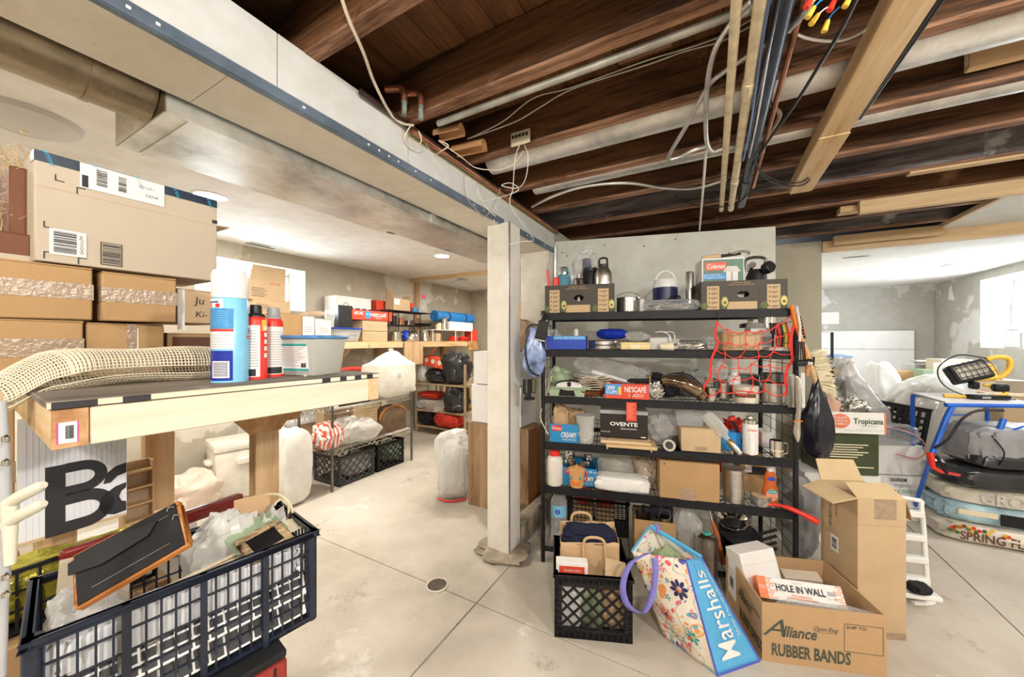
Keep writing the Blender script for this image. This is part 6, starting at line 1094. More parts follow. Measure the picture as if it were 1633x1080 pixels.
t = sthing('eyeglass_case', 'white and black zippered case lying on the green tray', 'case', SP(ss(907, .0), .0, zg)); MB().at((0, .03, 0), (R(65), 0, 0)).lathe([(0, 0), (.05, 0), (.065, .008), (.066, .014), (.05, .02), (0, .02)], 24, sx=1.2, sy=.42).build('shell', WPAPER, t); MB().tube([(.078 * math.cos(a), .022 + .0 * math.sin(a), .012 + .025 * math.sin(a)) for a in [2 * math.pi * i / 24 for i in range(24)]], .004, 5, closed=True).build('zip_edge', BLACK, t); bx(t, 'clasp', BLACK, (-.01, .008, .0), (.012, .016, .03), bev=.003)
t = sthing('newspaper_pile', 'ruffled pile of newspapers and cloth on the third shelf', 'newspapers', SP(ss(938, .1), .1, TIER[2] + .045)); 
for i in range(9): MB().sheet(lambda a, b, i=i: ((a - .5) * .2 + .004 * i, (b - .5) * .16, i * .009 + .008 * math.sin(a * 7 + i) + .012 * (1 - abs(2 * a - 1))), 14, 3).build('newspaper', NEWSP if i % 3 else TANC, t, solid=.003, rot=(0, 0, R(i * 7 - 20)))
t = sthing('shallow_pan', 'dark shallow pan under the newspapers on the third shelf', 'pan', SP(ss(938, .1), .1, TIER[2] + .003)); MB().shell([(.09, 0), (.11, .035)], .003, 24).build('bowl', COPPER, t)
t = sbag('plastic_bag', 'long clear plastic bag of supplies slanting over the coffee carton', 'bag', 918, 1022, 574, TIER[2] + .09, .08, .12, CLEAR, 79, .22, 5, None, .6); t.rotation_euler = (0, R(14), SRZ)
t = sthing('white_rod', 'white plastic rod lying inside the long clear bag', 'rod', SP(ss(975, .1), .1, TIER[2] + .115)); t.rotation_euler = (0, R(16), SRZ); MB().tube([(-.12, 0, 0), (.14, 0, 0)], .012, 10).build('rod', WPLAS, t)
p, w, h = SI(965, 1036, 606, 2, -.008); t = sthing('coffee_carton', 'red coffee carton tray on the third shelf holding a black umbrella', 'carton', p); hb = h * .78; open_carton(t, w, .15, hb, REDC); bx(t, 'blue_panel', BLUEL, (-w / 2, -.001, hb * .25), (-w * .13, 0, hb * .97)); txt(t, '300', hb * .26, (-w * .37, -.002, hb * .72), WPAPER, bold=.02); txt(t, 'CUPS', hb * .22, (-w * .35, -.002, hb * .42), WPAPER, bold=.02); bx(t, 'gold_panel', YELLOW, (-w * .2, -.0014, hb * .28), (-w * .13, -.0006, hb * .8)); txt(t, 'NESCAFÉ', hb * .36, (w * .18, -.002, hb * .62), WPAPER, bold=.02, width=w * .48); txt(t, 'CLASICO', hb * .22, (w * .2, -.002, hb * .24), WPAPER, width=w * .34); bx(t, 'divider', REDC, (-w * .12, -.0012, 0), (-w * .115, 0, hb)); bx(t, 'blue_edge', BLUEL, (w * .48, -.001, hb * .4), (w * .5, 0, hb)); flap(t, CARD, (w / 2, .0, hb), (w / 2, .15, hb), .05, (.1, 0, 1))
t = sthing('umbrella', 'folded black umbrella lying on the red coffee carton', 'umbrella', SP(ss(1020, .02), .02, TIER[2] + .003 + hb + .01)); MB().tube([(-.07, 0, .006), (-.05, 0, .008), (.06, 0, .008), (.1, 0, .006)], [.004, .012, .013, .006], 12).build('canopy', BLKC, t); t = sthing('teal_bottle', 'teal and white squeeze bottle left of the umbrella', 'bottle', SP(ss(972, .05), .05, TIER[2] + .05)); t.rotation_euler = (0, R(75), SRZ); MB().lathe([(0, 0), (.018, 0), (.02, .05), (.012, .07), (0, .07)], 14).build('body', mat('teal_bottle', (.10, .42, .42), .35), t)
p = SP(ss(1007, -.02), -.02, 0); t = sthing('hang_tag', 'red paper hang tag dangling on a cord from the third shelf', 'tag', Vector((p.x, p.y, sz(1009, 642, -.02)))); w = .056; h = sz(1009, 642, -.02) - sz(1009, 672, -.02); bx(t, 'card', REDC, (-w / 2, -.001, -h), (w / 2, .003, 0)); MB().tube([(0, 0, 0), (0, -.006, .03), (0, 0, .08)], .0015, 5).build('cord', INK, t)
for i in range(11): bx(t, 'print_line', PINKC, (-w * .36, -.0016, -h * .12 - i * h * .075), (w * (.3 - .12 * (i * 7 % 3)), -.001, -h * .12 - i * h * .075 + h * .025))
sbag('black_boots', 'heap of black shoes and goggles on the third shelf', 'shoes', 1038, 1085, 598, 2, .02, .18, BLKC, 80, .28, 3, None, .8); t = sthing('ski_goggles', 'brown mirrored ski goggles on the black shoes', 'goggles', SP(ss(1088, .0), .0, TIER[2] + .02), R(-10)); MB().tube(spline([(-.11, .02, .075), (-.07, .0, .095), (0, -.01, .085), (.07, 0, .045), (.10, .02, .01)], 6), [.02] * 4 + [.034] * 8 + [.04] * 8 + [.03] * 5, 14).build('lens', mat('mirror_brown', (.28, .20, .13), .1, .9), t); MB().tube(spline([(-.12, .02, .06), (-.05, .04, .12), (.03, .03, .12), (.1, .02, .06)], 6), .012, 8).build('strap', BLACK, t)
sbag('chain_heap', 'coiled silver chain before the black shoes', 'chain', 1036, 1056, 612, 2, -.01, .05, FOIL, 81, .4, 9); sbag('grey_pouch', 'grey and green mesh pouch behind the goggles', 'pouch', 1087, 1128, 592, 2, .12, .14, mat('mesh_grey', (.25, .27, .24), .6, var=.4, scale=40), 82, .2)
def mug(label, px, k, d, r, h, m=CHROME, hs=1): 
    t = sbottle('steel_mug', label, 'mug', px, k, d, [(0, 0), (r, 0), (r, h), (r - .002, h), (r - .003, .004), (0, .004)], m, None, None, 24); MB().tube(spline([(hs * r, 0, h * .85), (hs * (r + .022), 0, h * .8), (hs * (r + .022), 0, h * .3), (hs * r, 0, h * .18)], 5), .004, 6).build('handle', m, t); return t
mug('steel mug inside the lower left of the red net', 1133, 2, .04, .030, .075); mug('steel mug behind the first mug in the red net', 1152, 2, .12, .034, .095); t = sbottle('white_tin', 'white and gold tin can inside the red net', 'tin', 1189, 2, .06, [(0, 0), (.062, 0), (.062, .085), (.058, .09), (0, .09)], mat('white_tin', (.75, .70, .60), .35, .4), None, None, 28); band(t, BR, .0626, .03, .05, a0=200, a1=300); band(t, REDC, .0626, .06, .066, a0=200, a1=290)
t = pot('large steel pot inside the lower right of the red net', SP(ss(1232, .09), .09, TIER[2] + .003), .062, .105, STEEL, False, False, 'camp_pot', SRZ); pot('dark grey pot nested on the large steel pot', SP(ss(1232, .09), .09, TIER[2] + .11), .052, .05, DSTEEL, False, False, 'camp_pot', SRZ); sbottle('white_bottle', 'short white bottle behind the tin in the red net', 'bottle', 1170, TIER[2] + .075, .2, [(0, 0), (.035, 0), (.035, .05), (.02, .06), (.018, .075), (0, .075)], WPLAS); sbox_('metal_case', 'grey metal case at the back behind the red net', 1146, 1212, 597, 2, .2, .12, DSTEEL)
sbag('plastic_bag', 'small clear bag hanging in the red net', 'bag', 1138, 1162, 572, TIER[2] + .12, .02, .05, CLEAR, 83, .25, 5, (.3, .5)); t = bpy.data.objects
# ---- fourth shelf
def pbut(label, px0, px1, py, k, d, hfrac, right=False):
    p, w, h = SI(px0, px1, py, k, d); t = sthing('peanut_butter_carton', label, 'carton', p); PB = mat('carton_sky', (.02, .25, .55), .5, var=.04); open_carton(t, w, .22, h, PB); rp = bx(t, 'red_logo', RED, (-w * .42, -.001, h * .62), (-w * .08, 0, h * .93), bev=.0004); txt(rp, 'Skippy', h * .16, (-w * .25, -.002, h * .78), WPAPER, shear=.2); txt(t, 'CREAMY', h * .28, (w * .16, -.002, h * .42), WPAPER, bold=.02, shear=.15, width=w * .55); txt(t, 'PEANUT BUTTER', h * .1, (w * .18, -.002, h * .17), WPAPER, width=w * .45)
    if right: txt(t, '2-48 oz.', h * .14, (w * .36, -.002, h * .84), WPAPER)
    return t, w, h
pbut('blue peanut butter carton with paper bags on the fourth shelf', 877, 922, 677, 3, .0, 1)
for i, (a, b, y) in enumerate([(881, 904, 649), (902, 930, 655)]): sbag('paper_bag', 'crumpled brown paper bag, ' + ['left', 'right'][i] + ' of two above the peanut butter carton', 'bag', a, b, y, TIER[3] + .008, .04 + .06 * i, .09, PAPERB, 84 + i, .22, 5, None, .55)
p, w, h = SI(917, 948, 665, 3, -.005); t = sthing('food_tub', 'cloudy plastic tub with small parts on the fourth shelf', 'tub', p + SNv * w / 2); r = w / 2; MB().lathe([(r * .82, 0), (r * .97, h * .93), (r * 1.06, h * .94), (r * 1.06, h)], 28).build('tub', HAZY, t, solid=.002); MB().lathe([(0, 0), (r * .8, 0), (r * .8, .002), (0, .002)], 24).build('base', HAZY, t); MB().blob(r * 1.4, r * 1.4, h * .5, 86, .3, 7).build('contents', LGREY, t, loc=(0, 0, .004)); band(t, BLUE, r * .9, h * .1, h * .4, a0=200, a1=225)
OVB = mat('black_gloss_card', (.02, .014, .016), .3)
p, w, h = SI(957, 1033, 661, TIER[3] + .045, .02); t = sthing('appliance_box', 'black appliance box with white lettering on a wooden board', 'box', p); bx(t, 'body', OVB, (-w / 2, 0, 0), (w / 2, .17, h), bev=.002); txt(t, 'OVENTE', h * .16, (.0, -.002, h * .58), WPAPER, bold=.03, width=w * .58); txt(t, 'Culinary Accessories', h * .08, (w * .1, -.002, h * .4), WPAPER, shear=.25, width=w * .34); txt(t, 'ELECTRIC GRILL', h * .05, (-w * .38, -.002, h * .24), WPAPER, width=w * .2); bx(t, 'grey_top', GREY, (-w / 2, 0, h), (w / 2, .17, h + .02)); bx(t, 'white_badge', WPAPER, (w * .36, -.0016, h * .06), (w * .46, -.001, h * .1))
p, w, h = SI(958, 1048, 700, 3, -.03); t = sthing('wood_stand', 'pale wooden cutting board press with wing nuts under the black box', 'board', p); bx(t, 'board', LUMX, (-w / 2, 0, .022), (w / 2 - .03, .2, .04), bev=.002); bx(t, 'board', LUMX, (-w / 2 + .03, -.01, .002), (w / 2, .2, .02), bev=.002)
for x in (-w * .38, w * .4): MB().lathe([(0, -.012), (.006, -.01), (.006, 0), (0, 0)], 10, at=(x, .0, .0)).build('foot_bolt', CHROME, t); MB().at((x, -.012, .045)).lathe([(0, 0), (.006, 0), (.006, .012), (0, .012)], 8).build('wing_nut', CHROME, t)
sbag('plastic_bag', 'clear bag of small packs right of the black appliance box', 'bag', 1037, 1082, 664, 3, .08, .14, HAZY, 87, .22, 5); t = sthing('film_roll', 'dark roll of sheeting with open end on the fourth shelf', 'roll', SP(ss(1066, .0), .0, TIER[3] + .036)); MB().at((0, -.02, 0), (R(-90), 0, R(-20))).shell([(.033, 0), (.033, .2)], .006, 24).build('roll', DSTEEL, t); MB().at((0, -.026, 0), (R(-90), 0, R(-20))).lathe([(.022, 0), (.033, 0), (.033, .004), (.022, .004), (.022, 0)], 24).build('end_ring', LGREY, t)
t_, w, h = sbox_('cardboard_box', 'low tan carton under the clear tub on the fourth shelf', 1086, 1150, 684, 3, .0, .2, CARDT); bx(t_, 'tape_patch', TAPE, (-.03, -.001, .01), (.03, 0, .03)); zt = TIER[3] + .004 + h
p, w, h = SI(1076, 1125, 650, zt, .04); t = sthing('clear_tub', 'clear rectangular food tub standing on the low tan carton', 'tub', p); MB().put([(-w * .4, 0, 0), (w * .4, 0, 0), (w * .4, .11, 0), (-w * .4, .11, 0), (-w * .48, -.01, h * .92), (w * .48, -.01, h * .92), (w * .48, .12, h * .92), (-w * .48, .12, h * .92)], [(0, 3, 2, 1), (0, 1, 5, 4), (1, 2, 6, 5), (2, 3, 7, 6), (3, 0, 4, 7)]).build('tub', CLEARP, t, solid=.0015); r_ = MB(); r_.box(-w * .53, -.018, h * .9, w * .53, -.01, h); r_.box(-w * .53, .12, h * .9, w * .53, .128, h); r_.box(-w * .53, -.01, h * .9, -w * .48, .12, h); r_.box(w * .48, -.01, h * .9, w * .53, .12, h); r_.build('rim', HAZY, t, bev=.002)
t = sthing('torch_bottle', 'white bottle with brass torch head leaning on the fourth shelf', 'torch', SP(ss(1180, -.01), -.01, TIER[3] + .012)); a, b = Vector((0, 0, 0)), Vector((-.155, .05, .20)); L1 = [a.lerp(b, k) for k in (0, .12, .2, .3, .34, .42, .46, .5, 1.0)]; MB().tube(L1[:3], [.015, .017, .016], 14).build('nozzle', STEEL, t); MB().tube(L1[2:5], [.02, .018, .012], 14).build('valve', mat('brass', (.40, .32, .18), .3, .9), t); MB().tube([L1[4], L1[5], L1[6], L1[7], L1[8]], [.012, .014, .03, .036, .036], 20).build('bottle', HAZY, t)
t = sthing('red_knob_tool', 'black rod with red knob behind the torch bottle', 'tool', SP(ss(1188, .08), .08, TIER[3] + .02)); MB().tube([(0, 0, 0), (-.055, .02, .15)], .008, 8).build('rod', BLACK, t); MB().tube([(-.055, .02, .15), (-.062, .022, .17)], [.02, .02], 14).build('knob', RED, t); sbag('red_clamp', 'red and black clamp heap behind the white tin', 'clamp', 1160, 1196, 672, 3, .2, .1, RED, 88, .35, 6); sbox_('blue_box', 'white and blue packet behind the torch nozzle', 1150, 1185, 690, 3, .08, .08, BLUEL)
p, w, h = SI(1188, 1213, 672, 3, .0); t = sthing('solvent_tin', 'white solvent tin with printed label on the fourth shelf', 'tin', p + SNv * w / 2); r = w / 2; MB().lathe([(0, 0), (r, 0), (r, h * .92), (r * .92, h), (r * .5, h * 1.02), (r * .5, h * 1.06), (r * .42, h * 1.1), (0, h * 1.1)], 28).build('can', CHROME, t); band(t, WPAPER, r + .0005, .006, h * .9); MB().at((0, 0, 0)); txt(t, 'K leaner', h * .09, (0, -r - .0022, h * .74), RED, width=r * 1.1); 
for i in range(7): bx(t, 'print_line', GREY, (-r * .5, -r * .87 - .003, h * .6 - i * h * .07), (r * .5, -r * .87, h * .6 - i * h * .07 + .003))
mug('steel cup with rubber band on the fourth shelf right end', 1238, 3, .03, .031, .085, CHROME); t = thing('rubber_band', 'cream rubber band round the steel cup', 'rubber band', SP(ss(1238, .03), .03, TIER[3] + .035)); band(t, CREAM, .0318, 0, .005, name='band'); sbox_('paper_stack', 'stack of papers behind the solvent tin', 1215, 1232, 690, 3, .2, .12, WPAPER)
# ---- fifth shelf
p, w, h = SI(870, 896, 728, 4, -.01); t = sthing('powder_jug', 'white plastic jug with red cap at the left of the fifth shelf', 'jug', p + SNv * .045); MB().lathe([(0, 0), (w * .46, 0), (w / 2, .008), (w / 2, h * .78), (w * .44, h * .9), (w * .3, h * .96), (w * .3, h)], 28).build('body', mat('jug_white', (.80, .76, .68), .4), t); MB().lathe([(w * .32, h * .97), (w * .33, h * 1.12), (w * .28, h * 1.15), (0, h * 1.15)], 24).build('cap', RED, t)
tb, wb, hb2 = pbut('blue peanut butter carton of steel cups on the fifth shelf', 897, 951, 747, 4, .04, 1, True)
for i, (px, r, h, d) in enumerate([(909, .035, .12, .12), (909, .033, .15, .2), (932, .034, .10, .11), (938, .032, .13, .19)]): t = sbottle('steel_canister', 'steel cup in the blue carton, ' + ['front left', 'back left', 'front right', 'back right'][i], 'cup', px, TIER[4] + .006, d, [(0, 0), (r, 0), (r, h), (r * .9, h + .004), (r * .9, h + .012), (0, h + .014)], CHROME, None, None, 22)
p, w, h = SI(905, 932, 750, 4, -.015); t = sthing('painted_pot', 'small orange pot painted with carrots and a lid on the fifth shelf', 'pot', p + SNv * w / 2); OP = mat('peach_ceramic', (.70, .36, .15), .4); MB().lathe([(0, 0), (w * .4, 0), (w / 2, h * .9), (w * .48, h * .92), (0, h * .92)], 24).build('body', OP, t); MB().lathe([(w * .52, h * .9), (w * .52, h * .95), (w * .25, h * 1.05), (w * .06, h * 1.08), (w * .07, h * 1.16), (0, h * 1.18)], 24).build('lid', OP, t)
for a in (-110, -75): q = R(a); MB().blob(.02, .008, .03, 3, .1).build('carrot_motif', ORANGE, t, loc=(w * .44 * math.cos(q), w * .44 * math.sin(q), h * .15))
for a in (-125, -60): q = R(a); MB().blob(.016, .006, .02, 4, .1).build('leaf_motif', TEAL, t, loc=(w * .46 * math.cos(q), w * .46 * math.sin(q), h * .45))
MB().tube(spline([(w * .45, 0, h * .8), (w * .62, 0, h * .7), (w * .6, 0, h * .4), (w * .44, 0, h * .3)], 5), .005, 6).build('handle', REDC, t)
t = sbag('plastic_bag', 'bagged stack of cream bowls on the fifth shelf', 'bag', 955, 1010, 727, 4, .12, .16, HAZY, 89, .1, 3, None, .6); t2 = sthing('bowl_stack', 'cream bowls inside the hazy bag on the fifth shelf', 'bowls', SP(ss(983, .2), .2, TIER[4] + .01)); 
for i in range(4): MB().shell([(.03, 0), (.065, .04)], .003, 20, (0, 0, i * .025)).build('bowl', CREAM, t2)
sbag('plastic_bag', 'brown hazy bag of dishes right of the cream bowls', 'bag', 1010, 1048, 724, 4, .1, .18, mat('tan_film', (.42, .34, .26), .3, var=.3, scale=8, bump=.4, bscale=12), 90, .2, 4); p, w, h = SI(951, 1035, 760, 4, -.01)
t = sthing('paper_packet', 'white padded paper packet at the front of the fifth shelf', 'packet', p); MB().blob(w, .13, h * .85, 91, .1, 3, 36, 16, .4).build('packet', WPAPER, t, loc=(0, .065, 0)); 
t_, w, h = sbox_('cardboard_box', 'big tan carton in the middle of the fifth shelf', 1052, 1148, 738, 4, -.01, .24, CARD); bx(t_, 'tape_patch', TAPE, (-.045, -.001, 0), (.03, 0, h * .3)); MB().at((-w * .42, -.001, h * .92), (R(90), 0, 0)).lathe([(0, 0), (.004, 0), (.004, .001), (0, .001)], 8).build('staple_hole', INK, t_); zt = TIER[4] + .004 + h
t = sthing('wok', 'dark wok lying on the big tan carton', 'pan', SP(ss(1095, .12), .12, zt - .0)); MB().shell([(.05, 0), (.10, .012), (.14, .035)], .003, 28).build('bowl', COPPER, t); MB().lathe([(0, .02), (.12, .034), (.12, .037), (0, .045)], 28).build('lid', BLKC, t)
p, w, h = SI(1158, 1193, 752, 4, .0); t = sthing('steel_canister', 'tall oval steel canister on the fifth shelf', 'canister', p + SNv * w / 2); MB().lathe([(0, 0), (w / 2, 0), (w / 2, h), (w * .47, h + .003), (0, h + .003)], 30).build('can', STEEL, t)
p, w, h = SI(1147, 1174, 729, 4, .2); t = sthing('paint_can', 'white paint can with red label behind the steel canister', 'can', p + SNv * w / 2); MB().lathe([(0, 0), (w / 2, 0), (w / 2, h), (w * .46, h), (w * .46, h - .006), (0, h - .006)], 26).build('can', WPLAS, t); band(t, RED, w / 2 + .0005, h * .5, h * .9, a0=150, a1=230); MB().tube(arc((0, -w * .3, h * .9), w * .5, 180, 360, 10, 'xz', 1, .5), .002, 5).build('bail', DSTEEL, t)
t_, w, h = sbox_('cardboard_box', 'dark brown carton at the back behind the dish soap', 1180, 1222, 728, 4, .2, .12, CARD); bx(t_, 'black_label', INK, (-w * .2, -.001, h * .5), (w * .5, 0, h * .72)); bx(t_, 'white_label', WPAPER, (-w * .3, -.0016, h * .55), (-w * .05, -.001, h * .75))
p, w, h = SI(1218, 1243, 752, 4, .03); t = sthing('dish_soap', 'orange dish soap bottle with clear flip cap on the fifth shelf', 'bottle', p + SNv * .02); SOAP = mat('orange_soap', (.70, .14, .02), .12, var=.05, trans=.25); MB().lathe([(0, 0), (w * .48, 0), (w / 2, .006), (w * .5, h * .45), (w * .36, h * .62), (w * .42, h * .8), (w * .25, h * .97), (w * .18, h)], 24, sy=.65).build('bottle', SOAP, t); MB().lathe([(w * .2, h * .98), (w * .22, h * 1.08), (w * .16, h * 1.2), (0, h * 1.21)], 16).build('cap', WPLAS, t)
lb = MB().at((0, -w * .325, h * .32), (R(90), 0, 0)).lathe([(0, 0), (w * .38, 0), (w * .38, .001), (0, .001)], 24, sy=1.2).build('front_label', PINKC, t); MB().at((0, -w * .325 - .0012, h * .42), (R(90), 0, 0)).lathe([(0, 0), (w * .32, 0), (w * .32, .001), (0, .001)], 20, sy=.5).build('green_label', TEAL, t); txt(t, 'Palmolive', h * .05, (0, -w * .325 - .003, h * .42), WPAPER, width=w * .5); MB().at((0, -w * .29, h * .78), (R(90), 0, 0)).lathe([(0, 0), (w * .24, 0), (w * .24, .001), (0, .001)], 20, sy=.6).build('blue_label', BLUE, t)
t = sthing('tape_roll', 'flat roll with brown paper top beside the dish soap', 'roll', SP(ss(1213, .04), .04, TIER[4] + .003)); MB().lathe([(0, 0), (.048, 0), (.05, .045), (.04, .048), (0, .046)], 26).build('roll', FOIL, t); MB().lathe([(0, .046), (.042, .048), (.042, .05), (0, .05)], 20).build('paper_top', PAPERB, t)
t = sthing('pruning_saw', 'red handled folding saw sticking out of the fifth shelf', 'saw', SP(ss(1232, -.01), -.01, TIER[4] + .02)); MB().tube(spline([(.0, 0, .006), (.05, -.03, .012), (.12, -.06, -.008), (.165, -.075, -.03)], 6), [.007] * 6 + [.012] * 7 + [.015] * 6, 12).build('handle', RED, t); MB().tube([(-.02, .01, .0), (.03, -.01, .008)], .007, 8).build('pivot', REDC, t)
# ================================================================ red cargo net and hanging tools at the rack's right end
NET = mat('red_cord', (.80, .045, .035), .5)
rows = [[(1144, 514), (1160, 526), (1193, 528), (1213, 528), (1240, 518), (1261, 504)], [(1141, 539), (1162, 547), (1190, 549), (1212, 548), (1239, 538), (1264, 522)], [(1141, 556), (1156, 564), (1180, 569), (1211, 568), (1233, 561), (1262, 565)],
        [(1132, 589), (1151, 584), (1179, 587), (1199, 581), (1227, 583), (1257, 583)], [(1129, 606), (1147, 605), (1171, 605), (1200, 602), (1224, 605), (1252, 613)], [(1120, 630), (1148, 624), (1171, 626), (1196, 626), (1220, 622), (1250, 630)]]
def npt(px, py): d = -.024; q = SP(ss(px, d), d, 0); q.z = sz(px, py, d); return q
nodes = [[npt(*p) for p in r] for r in rows]
t = thing('cargo_net', 'red knotted cargo net stretched over the right of the rack', 'net', (0, 0, 0))
def sag(a, b, k): m = (a + b) / 2 + Vector((0, 0, -k)); return spline([a, m, b], 5)
for r in range(6):
    pts = []
    for c in range(5): pts += sag(nodes[r][c], nodes[r][c + 1], .010 + .006 * ((r + c) % 2))[: -1 if c < 4 else None]
    MB().tube(pts, .003 if r in (0, 5) else .0023, 6).build('cord', NET, t)
for c in range(6):
    pts = []
    for r in range(5):
        a, b = nodes[r][c], nodes[r + 1][c]; m = (a + b) / 2 + SDv * (.008 * (1 if (r + c) % 2 else -1)); pts += spline([a, m, b], 5)[: -1 if r < 4 else None]
    MB().tube(pts, .0038 if c in (0, 5) else .0023, 6).build('cord', NET, t)
    if c in (0, 5): MB().tube([p + SDv * .005 + SNv * -.004 for p in pts], .0028, 6).build('cord', NET, t)
kn = MB().lathe([(0, -.006), (.006, -.003), (.006, .003), (0, .006)], 7).build('knot', NET, t)
for r in range(6):
    for c in range(6): k_ = kn if r + c == 0 else kn.copy(); k_.location = nodes[r][c]; r + c and COL.objects.link(k_)
MB().tube([npt(1146, 496), npt(1147, 510), nodes[0][0]], .002, 5).build('hook_wire', BLACKM, t); MB().tube([nodes[5][0], npt(1117, 640), npt(1114, 648)], .0025, 5).build('hook_wire', BLACKM, t)
# tools hanging on the right grid
def hang(px, py, d, ds): q = SP(SL + ds, d, 0); q.z = H + (CY - py) / FP * q.y; return q
def xs(px, Y): return (px - CX) / FP * Y
def HP(px, py, Y=1.86): return P(px, py, Y)
t = thing('spatula', 'orange curved spatula with black head hanging at the rack corner', 'spatula', (0, 0, 0)); MB().tube([HP(1262, 487), HP(1268, 510), HP(1274, 530), HP(1280, 550), HP(1287, 570)], [.010, .013, .011, .009, .012], 10).build('handle', ORANGE, t); MB().tube([HP(1282, 555), HP(1289, 580), HP(1287, 600)], [.008, .016, .006], 8).build('tip', mat('wood_orange', (.55, .25, .08), .5), t)
t = thing('slotted_turner', 'black slotted turner with grey handle hanging at the rack corner', 'turner', (0, 0, 0)); MB().tube([HP(1270, 488, 1.84), HP(1276, 520, 1.84), HP(1275, 545, 1.84)], .006, 8).build('handle', LGREY, t)
for i in range(5): MB().tube([HP(1272 + i * 2.5, 545, 1.84), HP(1269 + i * 4, 575, 1.84)], .0028, 5).build('tine', BLACK, t)
MB().tube([HP(1268, 577, 1.84), HP(1288, 575, 1.84)], .006, 6).build('edge', BLACK, t)
t = thing('comb_turner', 'black ridged strip hanging behind the orange spatula', 'utensil', (0, 0, 0)); MB().tube([HP(1274, 505, 1.9), HP(1282, 540, 1.9)], .009, 8).build('strip', BLACK, t)
for i in range(6): MB().tube([HP(1274 + i * 1.4, 510 + i * 5, 1.885), HP(1280 + i * 1.2, 509 + i * 5, 1.885)], .002, 5).build('ridge', ORANGE, t)
t = thing('clip_lamp', 'small black and silver clip lamp under the slotted turner', 'lamp', (0, 0, 0)); MB().tube([HP(1268, 580, 1.82), HP(1292, 578, 1.82)], [.016, .018], 14).build('head', BLACK, t); MB().tube([HP(1285, 579, 1.81), HP(1293, 580, 1.81)], .014, 14).build('lens', CHROME, t)
t = thing('tongs', 'long steel tongs hanging on the right end of the rack', 'tongs', (0, 0, 0)); MB().tube([HP(1268, 600, 1.83), HP(1272, 604, 1.83), HP(1274, 640, 1.83), HP(1272, 672, 1.83)], [.006, .012, .014, .012], 10).build('arms', CHROME, t); MB().tube([HP(1272, 672, 1.83), HP(1271, 690, 1.83), HP(1272, 705, 1.83)], [.013, .017, .005], 10).build('scoop', CHROME, t); MB().tube([HP(1265, 672, 1.815), HP(1280, 672, 1.815)], .003, 5).build('rubber_band', ORANGE, t)
t = thing('grater', 'flat steel grater hanging beside the tongs', 'grater', HP(1263, 650, 1.86)); bx(t, 'plate', STEEL, (-.02, 0, 0), (.012, .003, .17)); bx(t, 'frame', LGREY, (.03, -.02, .0), (.052, -.015, .18), bev=.002)
t = baggy('backpack', 'shiny black drawstring bag hanging beyond the rack end', 'bag', (HP(1303, 735, 1.98).x, 1.98, HP(1303, 733, 1.98).z), .13, .12, .44, mat('black_satin', (.012, .013, .022), .25, var=.4), 100, 0, .14, 3, (.35, .5)); MB().tube([(0, 0, .40), (-.02, 0, .5), (-.05, -.04, .56)], .004, 6).build('strap', BLACK, t)
t = thing('bench_brush', 'cream bristled bench brush with wooden back hanging by the rack', 'brush', (0, 0, 0)); a, b = HP(1288, 565, 1.98), HP(1306, 626, 1.98); MB().tube([HP(1284, 550, 1.98), a, b], [.006, .013, .013], 8).build('wooden_back', LUMX, t)
br = MB(); rg = random.Random(9)
for i in range(700):
    k = rg.random(); p = a.lerp(b, k) + Vector((.008, rg.uniform(-.02, .02), 0)); d = Vector((.075 + rg.uniform(-.012, .012), rg.uniform(-.02, .02), -.005 + .05 * (.5 - k) + rg.uniform(-.012, .012))); br.tube([p, p + d], .0012, 3)
br.build('bristles', FLUFF, t)['kind'] = 'stuff'
t = baggy('toiletry_bag', 'blue patterned see-through toiletry bag hanging on the left post', 'bag', (SP(-.05, -.03, 0).x, SP(-.05, -.03, 0).y, P(853, 602, 2.2).z), .13, .05, .30, mat('blue_pattern_film', (.22, .30, .68), .25, var=.9, scale=16), 101, 0, .12, 3, (.55, .5)); MB().tube(spline([(-.03, -.03, .29), (-.055, -.035, .18), (-.03, -.035, .05), (.03, -.035, .01)], 6), .006, 6).build('zip', BLACK, t); MB().tube(arc((0, 0, .27), .05, 0, 180, 10), .005, 6).build('carry_loop', BLACK, t)
q = P(868, 512, 2.17); t = thing('card_holder', 'black card holder hanging over the blue toiletry bag', 'card holder', q, rot=(0, R(12), SRZ)); bx(t, 'holder', BLACK, (-.035, -.004, -.115), (.03, .004, 0), bev=.003); bx(t, 'pale_edge', WPLAS, (-.033, -.0035, -.121), (.028, .0035, -.115)); MB().tube(spline([(-.02, 0, 0), (-.01, .01, .04), (.02, .01, .03), (.025, 0, 0)], 5), .004, 6).build('strap', BLACK, t)
t = thing('desk_clamp', 'black clamp gadget hanging low on the left post', 'clamp', P(844, 605, 2.2)); MB().tube([(0, 0, 0), (.0, 0, -.11)], .012, 10).build('stem', BLACK, t); MB().lathe([(0, -.125), (.035, -.122), (.035, -.11), (0, -.105)], 20).build('foot', BLACK, t); MB().tube([(-.03, 0, 0), (-.03, 0, -.08), (-.01, 0, -.1)], .010, 8).build('arm', BLACK, t); bx(t, 'olive_sleeve', mat('olive', (.07, .08, .03), .5), (.012, -.01, -.085), (.04, .01, .0), bev=.006)
t = thing('twine', 'pale raffia twine dangling on the left side grid', 'twine', (0, 0, 0)); MB().tube(spline([P(880, 600, 2.23), P(868, 640, 2.22), P(862, 665, 2.21), P(870, 685, 2.21), P(874, 692, 2.21)], 6), [.002] * 12 + [.003] * 12 + [.008], 5).build('strand', CREAM, t)
